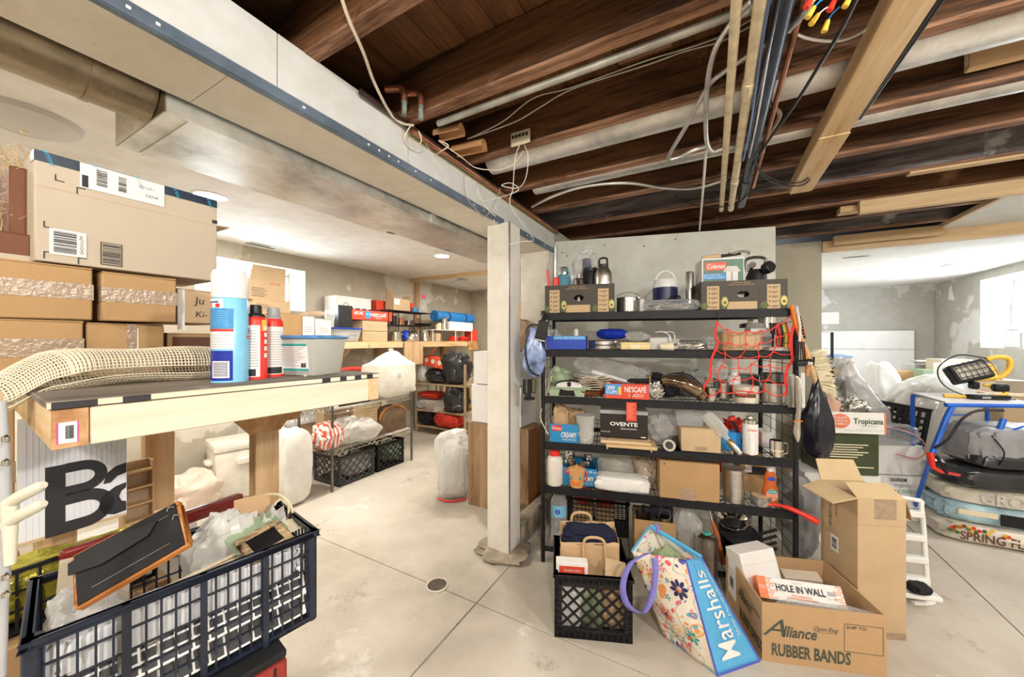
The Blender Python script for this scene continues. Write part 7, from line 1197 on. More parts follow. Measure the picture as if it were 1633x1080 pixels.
# ================================================================ below the rack
zb0 = TIER[5] + .003
p, w, h = SI(877, 902, 793, 5, .03); t = sthing('water_jug', 'clear ribbed plastic water jug at the lower left of the rack', 'jug', p + SNv * w / 2); r = w / 2; MB().lathe([(0, 0), (r * .9, 0), (r, .02), (r, h * .2), (r * .93, h * .24), (r, h * .28), (r, h * .5), (r * .93, h * .54), (r, h * .58), (r, h * .85), (r * .6, h)], 24).build('body', CLEARP, t); band(t, LBLUE, r * 1.01, h * .55, h * .8, a0=190, a1=350); MB().at((0, -r * 1.02, h * .68), (R(90), 0, 0)).lathe([(0, 0), (.016, 0), (.016, .001), (0, .001)], 16).build('blue_logo', BLUE, t); txt(t, '2', .018, (0, -r * 1.02 - .0015, h * .68), WPAPER)
p, w, h = SI(905, 1003, 798, 5, .2); crate('milk_crate', 'black plastic crate at the back of the rack bottom', p, SRZ, w, .22, h, BLACK, 'lattice', 14, 7, .004, .008, frame=.012)
for i, px in enumerate((930, 965)): baggy('red_pot', 'red cookware in the back crate, ' + ['left', 'right'][i], 'pot', SP(ss(px, .3), .3, zb0 + .16), .12, .12, .09, RED, 102 + i, 0, .08); t = None
for i, px in enumerate((930, 965)): closed_carton('cardboard_box', 'small carton inside the back crate under the red cookware, ' + ['left', 'right'][i], SP(ss(px, .25), .25, zb0 + .01), SRZ, .12, .12, .14, CARDD, None)
p, w, h = SI(1012, 1078, 832, 5, .05); t = sthing('bottle_carton', 'tan carton printed with green bottles below the rack', 'carton', p); open_carton(t, w, .2, h, CARD)
for x in (-w * .28, w * .05, w * .33): MB().prism([(-.018, 0), (.018, 0), (.018, .05), (.008, .07), (.008, .1), (-.008, .1), (-.008, .07), (-.018, .05)], .0008, 'y', z0=-.001).build('bottle_print', GREENP, t, loc=(x, 0, h * .2))
zc = zb0 + .02
t = coffeepot('old brown steel lantern kettle in the bottle carton', SP(ss(1026, .12), .12, zc), .05, .24, DSTEEL, SRZ); t['category'] = 'kettle'; mug('dark olive cup in the bottle carton', 1044, zc, .1, .03, .18, mat('olive_steel', (.12, .12, .07), .35, .8)); t = mug('steel cup with wire bail in the bottle carton', 1060, zc, .09, .032, .19, CHROME); MB().tube(arc((0, 0, .19), .032, 0, 180, 10, 'xz', 1, 1.4), .002, 5).build('bail', STEEL, t); baggy('dark_pouch', 'dark purple pouch behind the steel cup', 'pouch', SP(ss(1055, .19), .19, zc), .14, .06, .24, mat('purple_dark', (.05, .04, .08), .4), 104, SRZ, .2)
sbag('plastic_bag', 'tied clear bag holding a brown green pot below the rack', 'bag', 1078, 1120, 805, 5, .03, .16, HAZY, 105, .16, 4, (.55, .35)); t = sthing('brown_pot', 'brown green pot inside the tied clear bag', 'pot', SP(ss(1098, .11), .11, zb0)); MB().lathe([(0, 0), (.055, 0), (.06, .1), (.05, .12), (0, .12)], 20).build('pot', mat('olive_brown', (.16, .13, .05), .35), t)
p, w, h = SI(1113, 1149, 862, 5, -.07); p.z = .002; h += TIER[5]; t = sthing('steel_canister', 'brushed steel canister with clear wire-bail lid on the floor', 'canister', p + SNv * w / 2); r = w / 2; MB().lathe([(0, 0), (r, 0), (r, h * .8), (r * 1.02, h * .8), (r * 1.02, h * .95), (r, h)], 30).build('can', STEEL, t); MB().lathe([(r, h * .97), (r * 1.02, h), (r * .7, h + .008), (0, h + .01)], 30).build('lid', CHROME, t); MB().lathe([(0, h + .008), (.02, h + .009), (.018, h + .014), (0, h + .015)], 14).build('window', TEAL, t)
t = sthing('pruning_saw', 'orange brown handled saw standing below the rack', 'saw', SP(ss(1138, .06), .06, zb0)); MB().tube([(.05, 0, 0), (.02, .02, .16), (.0, .03, .22)], [.012, .014, .01], 10).build('handle', mat('saw_orange', (.45, .13, .04), .4), t); MB().tube([(.0, .03, .22), (-.02, .04, .31)], [.008, .002], 6).build('blade', CHROME, t)
for i in range(4): t = sthing('frying_pan', 'black frying pan below the rack, %s of the leaning stack' % ['lowest', 'second', 'third', 'topmost'][i], 'pan', SP(ss(1178, .12), .12 + 0, zb0 + .02 + i * .036)); t.rotation_euler = (R(18), R(8), SRZ); MB().shell([(.08, 0), (.11, .035)], .003, 28).build('bowl', BLACKM if i % 2 else DSTEEL, t); MB().tube([(.1, .03, .03), (.2, .08, .05)], .008, 8).build('handle', BLACK, t)
t = sthing('fluted_bowl', 'fluted steel bowl leaning behind the frying pans', 'bowl', SP(ss(1168, .22), .22, zb0 + .17)); t.rotation_euler = (R(35), R(-15), SRZ); n = 24; vs = []; 
for j, (rr_, z) in enumerate([(.04, 0), (.07, .04), (.095, .09)]): vs += [(rr_ * (1 + .06 * (i % 2) * (j > 0)) * math.cos(2 * math.pi * i / n), rr_ * (1 + .06 * (i % 2) * (j > 0)) * math.sin(2 * math.pi * i / n), z) for i in range(n)]
MB().put(vs, [(j * n + i, j * n + (i + 1) % n, (j + 1) * n + (i + 1) % n, (j + 1) * n + i) for j in range(2) for i in range(n)] + [tuple(range(n))]).build('bowl', CHROME, t, solid=.002, ang=20); closed_carton('cardboard_box', 'dark carton behind the frying pans carrying the fluted bowl', SP(ss(1170, .26), .26, zb0), SRZ, .16, .12, .16, CARDD, None)
# ================================================================ floor in front of the rack
MCR = R(-6.8); q = F(884, 1016); MC = Vector((q.x + .172, q.y - .02, .0)); t = crate('milk_crate', 'black milk crate with diagonal bars on the floor before the rack', MC, MCR, .345, .33, .285, BLACK, 'diag', bw=.008, th=.016, frame=.034)
rb = MB()
for i in range(13): x = -.16 + i * .0267; rb.box(x - .003, -.004, .003, x + .003, 0, .04); rb.box(x - .003, -.004, .24, x + .003, 0, .282)
for i in range(9): z = .03 + i * .026; rb.box(-.17, -.004, z, -.14, 0, z + .005); rb.box(.14, -.004, z, .17, 0, z + .005)
rb.build('rib_teeth', BLACK, t)['kind'] = 'stuff'
def MP(x, y, z): return MC + Vector((math.cos(MCR), math.sin(MCR), 0)) * x + Vector((-math.sin(MCR), math.cos(MCR), 0)) * y + Vector((0, 0, z))
t = thing('paper_shopping_bag', 'brown paper shopping bag of dark clothes standing in the milk crate', 'bag', MP(-.005, .11, .085), MCR); bw_, bd, bh = .275, .14, .315
def bagpan(x0, y0, x1, y1, h0, h1, nmz, sd): MB().sheet(lambda a, b: (x0 + (x1 - x0) * a + .006 * noise.noise(Vector((a * 4, b * 5, sd))), y0 + (y1 - y0) * a + .012 * noise.noise(Vector((a * 3, b * 4, sd + 5))), b * (h0 + (h1 - h0) * a) + (.008 * noise.noise(Vector((a * 6, 0, sd))) if b > .98 else 0)), 16, 12).build(nmz, PAPERB, t, solid=.0015)
bagpan(-bw_ / 2, 0, bw_ / 2, 0, bh * .92, bh * .95, 'front_panel', 1); bagpan(-bw_ / 2, bd, bw_ / 2, bd, bh * 1.02, bh * 1.06, 'back_panel', 2); bagpan(-bw_ / 2, 0, -bw_ / 2, bd, bh * .92, bh, 'side_panel', 3); bagpan(bw_ / 2, 0, bw_ / 2, bd, bh * .95, bh, 'side_panel', 4); bx(t, 'base', PAPERB, (-bw_ / 2, 0, 0), (bw_ / 2, bd, .002))
for y, hh, x in ((-.006, bh * .85, .02), (bd, bh * 1.0, -.03)): MB().tube(spline([(x - .05, y, hh - .09), (x - .05, y - .004, hh + .02), (x - .03, y - .006, hh + .055), (x + .03, y - .006, hh + .055), (x + .05, y - .004, hh + .02), (x + .05, y, hh - .09)], 6), .007, 6).build('handle', PAPERB, t)
for i, (z, m) in enumerate([(.20, NAVYC), (.262, BLKC), (.295, NAVYC)]): tt = baggy('folded_clothes', 'dark folded garment in the paper bag, %s layer' % ['bottom', 'middle', 'top'][i], 'clothes', MP(-.005, .18, .085 + z - .03), .25 - .01 * i, .12, .07, m, 110 + i, MCR, .16, 4, None, .5)
t = closed_carton('cardboard_box', 'plain carton at the bottom of the paper bag', MP(-.005, .125, .09), MCR, .2, .1, .16, CARDD, None)
t = thing('white_carton', 'white and red food carton standing in the milk crate', 'carton', MP(-.09, .035, .19), MCR); bx(t, 'body', WPAPER, (-.075, 0, 0), (.07, .05, .13), bev=.002); bx(t, 'red_print', REDC, (-.06, -.001, .07), (.055, 0, .115)); txt(t, 'ORGANIC PASTA', .012, (0, -.002, .095), WPAPER, width=.08)
for i in range(3): t = baggy('packet', 'white printed packet showing through the milk crate bars, ' + ['left', 'middle', 'right'][i], 'packet', MP(-.1 + i * .1, .055 + .01 * i, .012), .1, .045, .17, [WPAPER, mat('green_print', (.25, .3, .18), .6, var=.6, scale=20), PAPERB][i], 115 + i, MCR, .1, 3, None, .45)
t = thing('cardboard_flap', 'torn piece of brown cardboard tucked into the milk crate', 'cardboard', MP(.10, .05, .27), rot=(R(60), R(20), MCR + R(20))); bx(t, 'sheet', CARDT, (-.05, -.05, 0), (.06, .06, .003))
# ---- patterned tote bag
def floral():
    m, nt, b = nm('floral_print'); L = nt.links.new; tc = N(nt, 'ShaderNodeTexCoord'); out = None
    base = (.78, .71, .60)
    nw = N(nt, 'ShaderNodeTexNoise', Scale=7.0, Detail=1.0); L(tc.outputs['Object'], nw.inputs['Vector'])
    mixv = N(nt, 'ShaderNodeMix', data_type='RGBA', blend_type='ADD'); mixv.inputs[0].default_value = .12; L(tc.outputs['Object'], mixv.inputs[6]); L(nw.outputs['Color'], mixv.inputs[7])
    cur = None
    def over(fac, colsock=None, colr=None):
        nonlocal cur
        mx = N(nt, 'ShaderNodeMix', data_type='RGBA'); L(fac, mx.inputs[0])
        if cur is None: mx.inputs[6].default_value = (*base, 1)
        else: L(cur, mx.inputs[6])
        if colsock: L(colsock, mx.inputs[7])
        else: mx.inputs[7].default_value = (*colr, 1)
        cur = mx.outputs[2]
    def pal(vo, cols):
        sp = N(nt, 'ShaderNodeSeparateColor'); L(vo.outputs['Color'], sp.inputs[0]); r = ramp(nt, [(i / len(cols), c) for i, c in enumerate(cols)]); r.color_ramp.interpolation = 'CONSTANT'; L(sp.outputs[0], r.inputs[0]); return r.outputs[0]
    C1 = [(.75, .12, .10), (.05, .07, .35), (.08, .40, .55), (.80, .32, .10), (.75, .10, .25), (.25, .40, .30), (.78, .55, .2)]
    for s_, stops in [(26, [(.0, (1, 1, 1)), (.30, (1, 1, 1)), (.31, (0, 0, 0))]), (9, [(.20, (0, 0, 0)), (.21, (1, 1, 1)), (.25, (1, 1, 1)), (.26, (0, 0, 0))]), (9, [(.0, (1, 1, 1)), (.10, (1, 1, 1)), (.11, (0, 0, 0))]), (48, [(.0, (1, 1, 1)), (.20, (1, 1, 1)), (.21, (0, 0, 0))])]:
        vo = N(nt, 'ShaderNodeTexVoronoi', Scale=float(s_)); L(mixv.outputs[2], vo.inputs['Vector']); r = ramp(nt, stops); r.color_ramp.interpolation = 'CONSTANT'; L(vo.outputs['Distance'], r.inputs[0]); over(r.outputs[0], pal(vo, C1))
    wv = N(nt, 'ShaderNodeTexNoise', Scale=11.0, Detail=.5); L(tc.outputs['Object'], wv.inputs['Vector']); r = ramp(nt, [(.488, (0, 0, 0)), (.492, (1, 1, 1)), (.506, (1, 1, 1)), (.51, (0, 0, 0))]); L(wv.outputs[0], r.inputs[0]); over(r.outputs[0], None, (.30, .40, .32))
    L(cur, b.inputs['Base Color']); b.inputs['Roughness'].default_value = .4; return m
FLO = floral(); TOTB = mat('tote_blue', (.10, .42, .74), .4, var=.12, scale=6, bump=.15, bscale=14); TRIM = mat('tote_trim', (.08, .10, .55), .5); LIN = mat('tote_lining', (.66, .64, .58), .6)
F1, F2, F3, F4 = Vector((.560, 1.70, .365)), Vector((.772, 1.615, .375)), Vector((.825, 1.462, .002)), Vector((.690, 1.66, .002)); G2, G3 = Vector((.885, 1.70, .335)), Vector((1.042, 1.53, .002)); K1, K4 = Vector((.70, 1.84, .41)), Vector((.90, 1.74, .002))
t = thing('tote_bag', 'floral tote bag with blue side and purple handles leaning on the floor', 'bag', (0, 0, 0))
def bil(a, b, c, d, u, v, bul, sd):
    p = a.lerp(b, u).lerp(d.lerp(c, u), v); n = (b - a).cross(d - a).normalized(); return p + n * (bul * math.sin(math.pi * u) * math.sin(math.pi * min(1, v * 1.0)) + (.002 if sd == 2 else .010) * noise.noise(Vector((u * 4, v * 4, sd))))
def pan(a, b, c, d, nmz, m, bul, sd): return MB().sheet(lambda u, v: tuple(bil(a, b, c, d, u, v, bul, sd)), 20, 20).build(nmz, m, t, solid=.0015)
pan(F1, F2, F3, F4, 'front_panel', FLO, -.02, 1); pan(F2, G2, G3, F3, 'side_gusset', TOTB, -.012, 2); pan(G2, K1, K4, G3, 'back_panel', FLO, -.01, 3); pan(K1, F1, F4, K4, 'side_gusset', FLO, -.01, 4); pan(F4, F3, G3, K4, 'base', TOTB, 0, 5)
def motif(u, v, r, n, m, core):
    mb = MB(); nn = (F2 - F1).cross(F4 - F1).normalized()
    def mp(x, y): return tuple(bil(F1, F2, F3, F4, u + x, v + y * .62, -.02, 1) - nn * .003)
    for k in range(n):
        a = 2 * math.pi * k / n; cx_, cy_ = math.cos(a) * r * .62, math.sin(a) * r * .62; pts = [(cx_ + r * .36 * math.cos(b) * math.cos(a) - r * .2 * math.sin(b) * math.sin(a), cy_ + r * .36 * math.cos(b) * math.sin(a) + r * .2 * math.sin(b) * math.cos(a)) for b in [2 * math.pi * i / 10 for i in range(10)]]
        mb.put([mp(*p) for p in pts], [tuple(range(10))])
    mb.build('flower_print', m, t, smooth=False, solid=.0008); MB().put([mp(r * .2 * math.cos(b), r * .2 * math.sin(b)) for b in [2 * math.pi * i / 10 for i in range(10)]], [tuple(range(10))]).build('flower_heart', core, t, solid=.001)
for a_ in [(.72, .30, .17, 8, NAVY, PINKC), (.30, .62, .14, 7, mat('petal_coral', (.75, .2, .12), .5), NAVY), (.72, .75, .12, 6, TEAL, YELLOW), (.25, .20, .10, 5, MATS['petal_coral'], YELLOW), (.5, .12, .07, 5, mat('petal_pink', (.75, .12, .25), .5), CREAM), (.85, .52, .06, 5, MATS['petal_pink'], CREAM), (.55, .90, .07, 5, MATS['petal_coral'], CREAM), (.45, .42, .06, 5, TEAL, CREAM)]: motif(*a_)
ins = lambda p: p + ((F1 + F2 + G2 + K1) / 4 - p) * .05
pan(ins(G2), ins(K1), K1.lerp(K4, .6), G2.lerp(G3, .6), 'lining', LIN, -.01, 6)
for a, b, c in [(F2, F3, 'edge_trim'), (G2, G3, 'edge_trim'), (F3, G3, 'edge_trim')]: MB().tube([a.lerp(b, k / 6) for k in range(7)], .004, 6).build(c, TRIM, t)
MB().tube([K1.lerp(F1, k / 4) for k in range(5)], .005, 6).build('rim_band', TOTB, t); MB().tube([K1.lerp(G2, k / 4) for k in range(5)], .012, 6).build('rim_band', TOTB, t)
def strap(pts, w_=.014): 
    sp2 = spline(pts, 6); mb = MB(); vs = []; 
    for i, p in enumerate(sp2): vs += [tuple(p + Vector((.7, -.3, .25)).normalized() * w_), tuple(p - Vector((.7, -.3, .25)).normalized() * w_)]
    mb.put(vs, [(2 * i, 2 * i + 2, 2 * i + 3, 2 * i + 1) for i in range(len(sp2) - 1)]); return mb.build('handle', TRIMP, t, solid=.002)
TRIMP = mat('purple_strap', (.20, .19, .58), .6, bump=.2, bscale=80)
strap([P(1034, 882, 1.62), P(1005, 900, 1.60), P(993, 938, 1.58), P(1003, 968, 1.56), P(1026, 977, 1.55), P(1040, 950, 1.56), P(1045, 915, 1.58), P(1044, 890, 1.60)]); strap([P(1042, 835, 1.80), P(1048, 838, 1.78), P(1049, 850, 1.76)], .008)
def panel_text(s, a, b, c, d, u0, u1, v0, v1, m, bold=0, bul=-.012, sd=2, name='lettering'):
    o = txt(t, s, 1, (0, 0, 0), m, (0, 0, 0), bold=bold, name=name); vs = o.data.vertices; xs_ = [v.co.x for v in vs]; ys_ = [v.co.y for v in vs]; x0, x1, y0, y1 = min(xs_), max(xs_), min(ys_), max(ys_)
    n = (b - a).cross(d - a).normalized()
    for v in vs:
        al, ac = (v.co.x - x0) / (x1 - x0), (v.co.y - y0) / (y1 - y0); v.co = bil(a, b, c, d, u0 + (u1 - u0) * ac, v0 + (v1 - v0) * al, bul, sd) - n * .0065
    return o
# writing runs from the bottom up along the gusset
for sgn in (1,): panel_text('Marshalls', F2, G2, G3, F3, .62, .16, .90, .12, WPAPER, .005); panel_text('Shop Marshalls.com', F2, G2, G3, F3, .86, .74, .75, .12, WPAPER, .0)
MB().at(tuple(bil(F2, G2, G3, F3, .5, .07, -.012, 2) + Vector((.0, -.006, .0))), (R(60), 0, R(40))).lathe([(.016, 0), (.02, 0), (.02, .001), (.016, .001), (.016, 0)], 20).build('round_emblem', LBLUE, t)
tt = baggy('green_pouch', 'sage green pouch inside the floral tote', 'pouch', (.745, 1.73, .12), .12, .10, .24, cloth('sage_cloth', (.28, .34, .20), .7), 120, 0, .15)
# ================================================================ rubber band carton and its load
AO = Vector((1.053, 1.532, 0)); aw, ad, ah = .452, .372, .247; ARZ = math.atan2(-.077, .444); c = AO + Vector((math.cos(ARZ), math.sin(ARZ), 0)) * aw / 2
ADK = mat('dark_green_ink', (.07, .085, .06), .7); ALC = mat('carton_orange_tan', (.52, .34, .185), .8, var=.06, scale=5, bump=.06, bscale=80, spec=.2)
t = thing('cardboard_box', 'open brown carton lettered RUBBER BANDS in the right foreground', 'box', c, ARZ); fw, lw = open_carton(t, aw, ad, ah, ALC, CARDD, .005)
txt(fw, 'A', .075, (-aw * .40, -.001, ah * .58), ADK, shear=.35, bold=.0, width=.085); txt(fw, 'lliance', .046, (-aw * .19, -.001, ah * .545), ADK, shear=.25, bold=.025, width=.125); txt(fw, 'Open Ring', .02, (aw * .02, -.001, ah * .66), ADK, shear=.4, width=.09); MB().tube(arc((aw * .02, -.0005, ah * .64), .04, 190, 350, 10, 'xz', 1, .25), .0007, 4).build('underline', ADK, fw); txt(fw, 'RUBBER BANDS', .05, (-aw * .10, -.001, ah * .215), ADK, bold=.03, width=.29)
rx0, rx1, rz0, rz1 = aw * .17, aw * .475, ah * .34, ah * .80
fb = MB(); e_ = .0016
for a in [(rx0, rz0, rx1, rz0 + e_), (rx0, rz1 - e_, rx1, rz1), (rx0, rz0, rx0 + e_, rz1), (rx1 - e_, rz0, rx1, rz1)]: fb.box(a[0], -.001, a[1], a[2], 0, a[3])
fb.build('address_frame', ADK, fw); txt(fw, 'SHIP TO:', .0135, (rx0 + .045, -.001, rz1 - .014), ADK, bold=.01, width=.075)
rl = (R(90), 0, R(-90)); lb = bx(lw, 'shipping_label', WPAPER, (-aw / 2 - .001, ad * .68, ah * .28), (-aw / 2, ad * .92, ah * .92)); barcode(lb, (-aw / 2 - .0015, ad * .8, ah * .55), .05, .04, rot=(R(90), R(90), R(-90)), seed=11); txt(lw, 'RUBBER BANDS', .045, (-aw / 2 - .001, ad * .28, ah * .22), ADK, rl, width=.21, bold=.03); txt(lw, 'Alliance', .05, (-aw / 2 - .001, ad * .42, ah * .6), ADK, rl, width=.13, shear=.3, bold=.02); txt(lw, 'Open Ring', .02, (-aw / 2 - .001, ad * .16, ah * .68), ADK, rl, width=.07, shear=.4)
def AP(x, y, z): return c + Vector((math.cos(ARZ), math.sin(ARZ), 0)) * x + Vector((-math.sin(ARZ), math.cos(ARZ), 0)) * y + Vector((0, 0, z))
t = thing('white_box', 'plain white box standing tilted in the rubber band carton', 'box', AP(-.10, .19, .09), rot=(R(-12), R(-8), ARZ + R(14))); bx(t, 'body', WPAPER, (-.085, 0, 0), (.09, .11, .255), bev=.002); bx(t, 'lid_seam', LGREY, (-.086, -.0008, .20), (.091, 0, .2015))
t = thing('food_box', 'white and orange brick-printed sauce box in the rubber band carton', 'box', AP(-.015, .10, .195), rot=(R(-38), R(0), ARZ + R(-4))); W2 = .33; bx(t, 'body', WPAPER, (-W2 / 2, 0, 0), (W2 / 2, .07, .085), bev=.0015)
OB = mat('orange_brick', (.78, .22, .08), .6); bx(t, 'orange_end', OB, (-W2 / 2 - .001, -.001, 0), (-W2 / 2 + .035, .07, .0855)); bx(t, 'print_line', OB, (-.06, -.0012, .013), (.06, -.0005, .016))
mb = MB(); rg = random.Random(4)
for rr_ in range(9):
    for cc in range(4):
        for sgn in (0, 1):
            if cc < 3 - (rr_ * 5 % 3): x = (-W2 / 2 + .037 + cc * .012 + (rr_ % 2) * .005) if not sgn else (W2 / 2 - .012 - cc * .012 - (rr_ % 2) * .004); mb.box(x, -.0012, .004 + rr_ * .009, x + .010, -.0004, .0105 + rr_ * .009)
mb.build('brick_print', mat('pale_brick', (.78, .42, .28), .6), t)['kind'] = 'stuff'; txt(t, 'HOLE IN WALL', .026, (-.0, -.0018, .048), INK, bold=.03, width=.19); txt(t, 'ARRABBIATA', .010, (.0, -.0018, .023), OB, width=.08); txt(t, 'Fresh Co.', .008, (-.005, -.0018, .073), GREY, shear=.3); txt(t, 'Est. 1980', .007, (.118, -.0018, .030), GREY); bx(t, 'house_picture', GREY, (.105, -.0016, .043), (.135, -.0008, .058)); txt(t, 'ITALIAN SAUCE', .014, (-W2 / 2 + .017, -.0018, .045), WPAPER, rot=(R(90), R(0), 0), width=.03)
t = baggy('plastic_bag', 'clear bag of straws behind the front wall of the rubber band carton', 'bag', AP(.03, .04, .13), .36, .06, .105, CLEAR, 121, ARZ, .14, 5, None, .5); tt = thing('straw_bundle', 'bundle of brown straws in the clear bag', 'straws', AP(.03, .04, .17), ARZ)
for i in range(12): MB().tube([(-.15 + .004 * i, -.015 + (i % 4) * .01, .004 * (i // 4)), (.14, -.018 + (i % 4) * .011, .004 * (i // 4))], .004, 6).build('straw', [TANC, LUMX, NEWSP][i % 3], tt)
closed_carton('cardboard_box', 'flat tan carton lying deep in the rubber band carton', AP(.0, .02, .008), ARZ, .40, .32, .075, CARDT, None); t = thing('paper_pad', 'tan paper pad at the back of the rubber band carton', 'paper', AP(.08, .29, .1), rot=(R(20), 0, ARZ)); bx(t, 'pad', CARDL, (-.09, 0, 0), (.07, .05, .12)); t = closed_carton('cardboard_box', 'small support carton under the white tilted box', AP(-.10, .12, .09), ARZ, .16, .2, .06, CARDD, None); 
# ================================================================ tall carton
TA = R(-5.8); T0 = Vector((1.573, 1.655, 0)); tw, td, th_ = .20, .225, .63; ct = T0 + Vector((math.cos(TA), math.sin(TA), 0)) * tw / 2
t = thing('cardboard_box', 'tall narrow carton with open flaps beside the rubber band carton', 'box', ct, TA); TCF = mat('cardboard_bright', (.64, .48, .28), .8, var=.08, scale=5, bump=.06, bscale=80, spec=.2); open_carton(t, tw, td, th_, CARDT, CARDD, .004)
bx(t, 'tape_patch', TAPE, (-.03, -.001, th_ - .09), (.06, 0, th_)); MB().box(-tw / 2, -.0006, th_ - .12, tw / 2, 0, th_ - .119).build('crease', CARDD, t); bx(t, 'tape_patch', TAPE, (-tw / 2, -.001, 0), (tw / 2, 0, .03))
lb = bx(t, 'barcode_label', WPAPER, (-tw / 2 - .001, td * .5, th_ * .50), (-tw / 2, td * .70, th_ * .62)); barcode(lb, (-tw / 2 - .0015, td * .6, th_ * .56), .05, .03, rot=(R(90), R(90), R(-90)), seed=12); txt(t, 'MADE IN CAMBODIA', .02, (-tw / 2 - .001, td * .72, th_ * .80), INK, rot=(R(90), R(90), R(-90)), width=.15); txt(t, '110773-NY', .016, (-tw / 2 - .001, td * .55, th_ * .84), INK, rot=(R(90), R(90), R(-90)), width=.08)
flap(t, TCF, (-tw / 2, 0, th_), (-tw / 2, td, th_), .11, (-1, -.1, -.25)); flap(t, TCF, (tw / 2, td, th_), (-tw / 2, td, th_), .11, (0.05, .35, .5)); flap(t, TCF, (-tw / 2, 0.002, th_), (tw / 2, 0.002, th_), .10, (.05, .8, .35)); flap(t, CARD, (tw / 2, 0, th_), (tw / 2, td, th_), .10, (.35, 0, -1))
# ================================================================ step stool
q = F(1440, 985); t = thing('step_stool', 'white metal folding step stool leaning behind the tall carton', 'step stool', (q.x + .10, q.y + .14, 0), R(-14)); fr_ = MB(); hh = .50
MB().tube(spline([(-.2, .02, .012), (-.2, .035, .2), (-.2, .06, hh - .05), (-.17, .065, hh), (.13, .065, hh), (.16, .06, hh - .05), (.16, .035, .2), (.16, .02, .04), (.15, -.02, .012), (.05, -.05, .012)], 6), .011, 10).build('frame', WPLAS, t)
for i, z in enumerate([.10, .20, .31, .43]): bx(t, 'rung', WPLAS, (-.2, -.01 + z * .1, z - .015), (.16, .03 + z * .1, z + .015), bev=.004)
bx(t, 'foot_tread', WPLAS, (-.18, -.10, .06), (.14, .0, .085), bev=.006); t2 = baggy('old_shoe', 'dark worn shoe lying inside the step stool', 'shoe', (q.x + .13, q.y + .05, .087), .09, .07, .05, BLKC, 122, 0, .15)
# ================================================================ boxes beyond the rack end
def fbox(name, label, px0, px1, py0, py1, Y, d, m, rz=0, tape=None, cat='box', z0=None):
    a, b = P(px0, py1, Y), P(px1, py1, Y); z0 = b.z if z0 is None else z0; w = b.x - a.x; h = P(px0, py0, Y).z - z0
    return closed_carton(name, label, ((a.x + b.x) / 2, Y, z0), rz, w, d, h - .003, m, tape, cat), w, h
t, w, h = fbox('cardboard_box', 'white coconut water carton beside the tall carton', 1395, 1487, 760, 824, 2.72, .3, WPAPER, R(-8), z0=0); txt(t, 'organic', .028, (-w * .02, -.002, h * .80), GREENP, width=.11); txt(t, 'coconut', .042, (.0, -.002, h * .67), mat('leaf_green', (.12, .28, .10), .5), width=.22); txt(t, 'water', .042, (-.01, -.002, h * .52), MATS['leaf_green'], width=.15); bx(t, 'red_badge', INK, (-w * .2, -.001, h * .88), (.02, 0, h * .95)); txt(t, 'KIRKLAND', .016, (-w * .09, -.002, h * .915), WPAPER, width=.09); barcode(t, (w * .33, -.0015, h * .8), .07, .045, seed=13); bx(t, 'blue_line', BLUEL, (-w / 2, -.001, h * .27), (w / 2, 0, h * .29))
MB().prism([(-.04, 0), (.04, 0), (.045, .1), (.03, .15), (-.03, .15), (-.045, .1)], .0008, 'y', z0=-.001).build('bottle_print', LGREY, t, loc=(w * .33, 0, h * .2)); bx(t, 'green_leaf', GREENP, (w * .3, -.002, h * .2), (w * .42, -.001, h * .35)); ztc = h
t, w, h = fbox('white_box', 'plain white box on the coconut water carton', 1400, 1472, 712, 765, 2.74, .25, WPAPER, R(-8), z0=ztc + .004); zz = ztc + h + .006
tb = thing('zip_bag', 'big clear zip bag with pink seal draped on the plain white box', 'bag', (P(1436, 720, 2.72).x, 2.84, zz), R(-8)); MB().blob(.40, .22, .15, 123, .12, 3, 36, 16, .6).build('film', CLEAR, tb); MB().tube(spline([(-.19, -.1, .15), (.0, -.12, .13), (.14, -.12, .07), (.2, -.1, -.02), (.12, -.13, -.08), (-.02, -.135, -.05)], 6), .005, 6).build('pink_seal', PINKC, tb); MB().tube(spline([(-.18, -.1, .142), (.0, -.12, .122), (.13, -.12, .062), (.19, -.1, -.028)], 6), .003, 6).build('blue_seal', BLUEL, tb)
t, w, h = fbox('white_box', 'low white carton under the dark green box', 1290, 1396, 757, 880, 2.42, .3, WPAPER, R(-10), z0=0); zz = h + .004
DGR = mat('dark_green_card', (.045, .06, .025), .3, var=.2); t, w, h = fbox('green_box', 'dark green printed box below the juice carton', 1321, 1397, 692, 757, 2.40, .26, DGR, R(-8), z0=zz)
for i in range(6): bx(t, 'print_line', CREAM, (-w * .42, -.001, h * .72 - i * h * .06), (w * (.3 - .1 * (i % 3)), 0, h * .745 - i * h * .06))
bx(t, 'print_line', CREAM, (-w * .42, -.001, h * .18), (w * .4, 0, h * .205)); bx(t, 'pale_top', CARDL, (-w / 2, 0, h), (w / 2, .26, h + .006)); zz2 = zz + h + .011
p0, p1 = P(1322, 660, 2.38), P(1405, 660, 2.38); w = p1.x - p0.x; h = P(1360, 657, 2.38).z - zz2; t = thing('juice_carton', 'white orange-juice tray carton on the dark green box', 'carton', ((p0.x + p1.x) / 2 - .01, 2.36, zz2), R(-8)); open_carton(t, w, .26, h, WPAPER); MB().at((-w * .28, -.0015, h * .58), (R(90), 0, 0)).lathe([(0, 0), (h * .34, 0), (h * .34, .001), (0, .001)], 24, sx=1.25).build('orange_spot', mat('coral', (.80, .20, .10), .5), t)
for i, s in enumerate(['EXCELLENT', 'SOURCE OF', 'VITAMIN C']): txt(t, s, h * .10, (-w * .28, -.003, h * (.74 - i * .15)), WPAPER, bold=.01, width=h * .6)
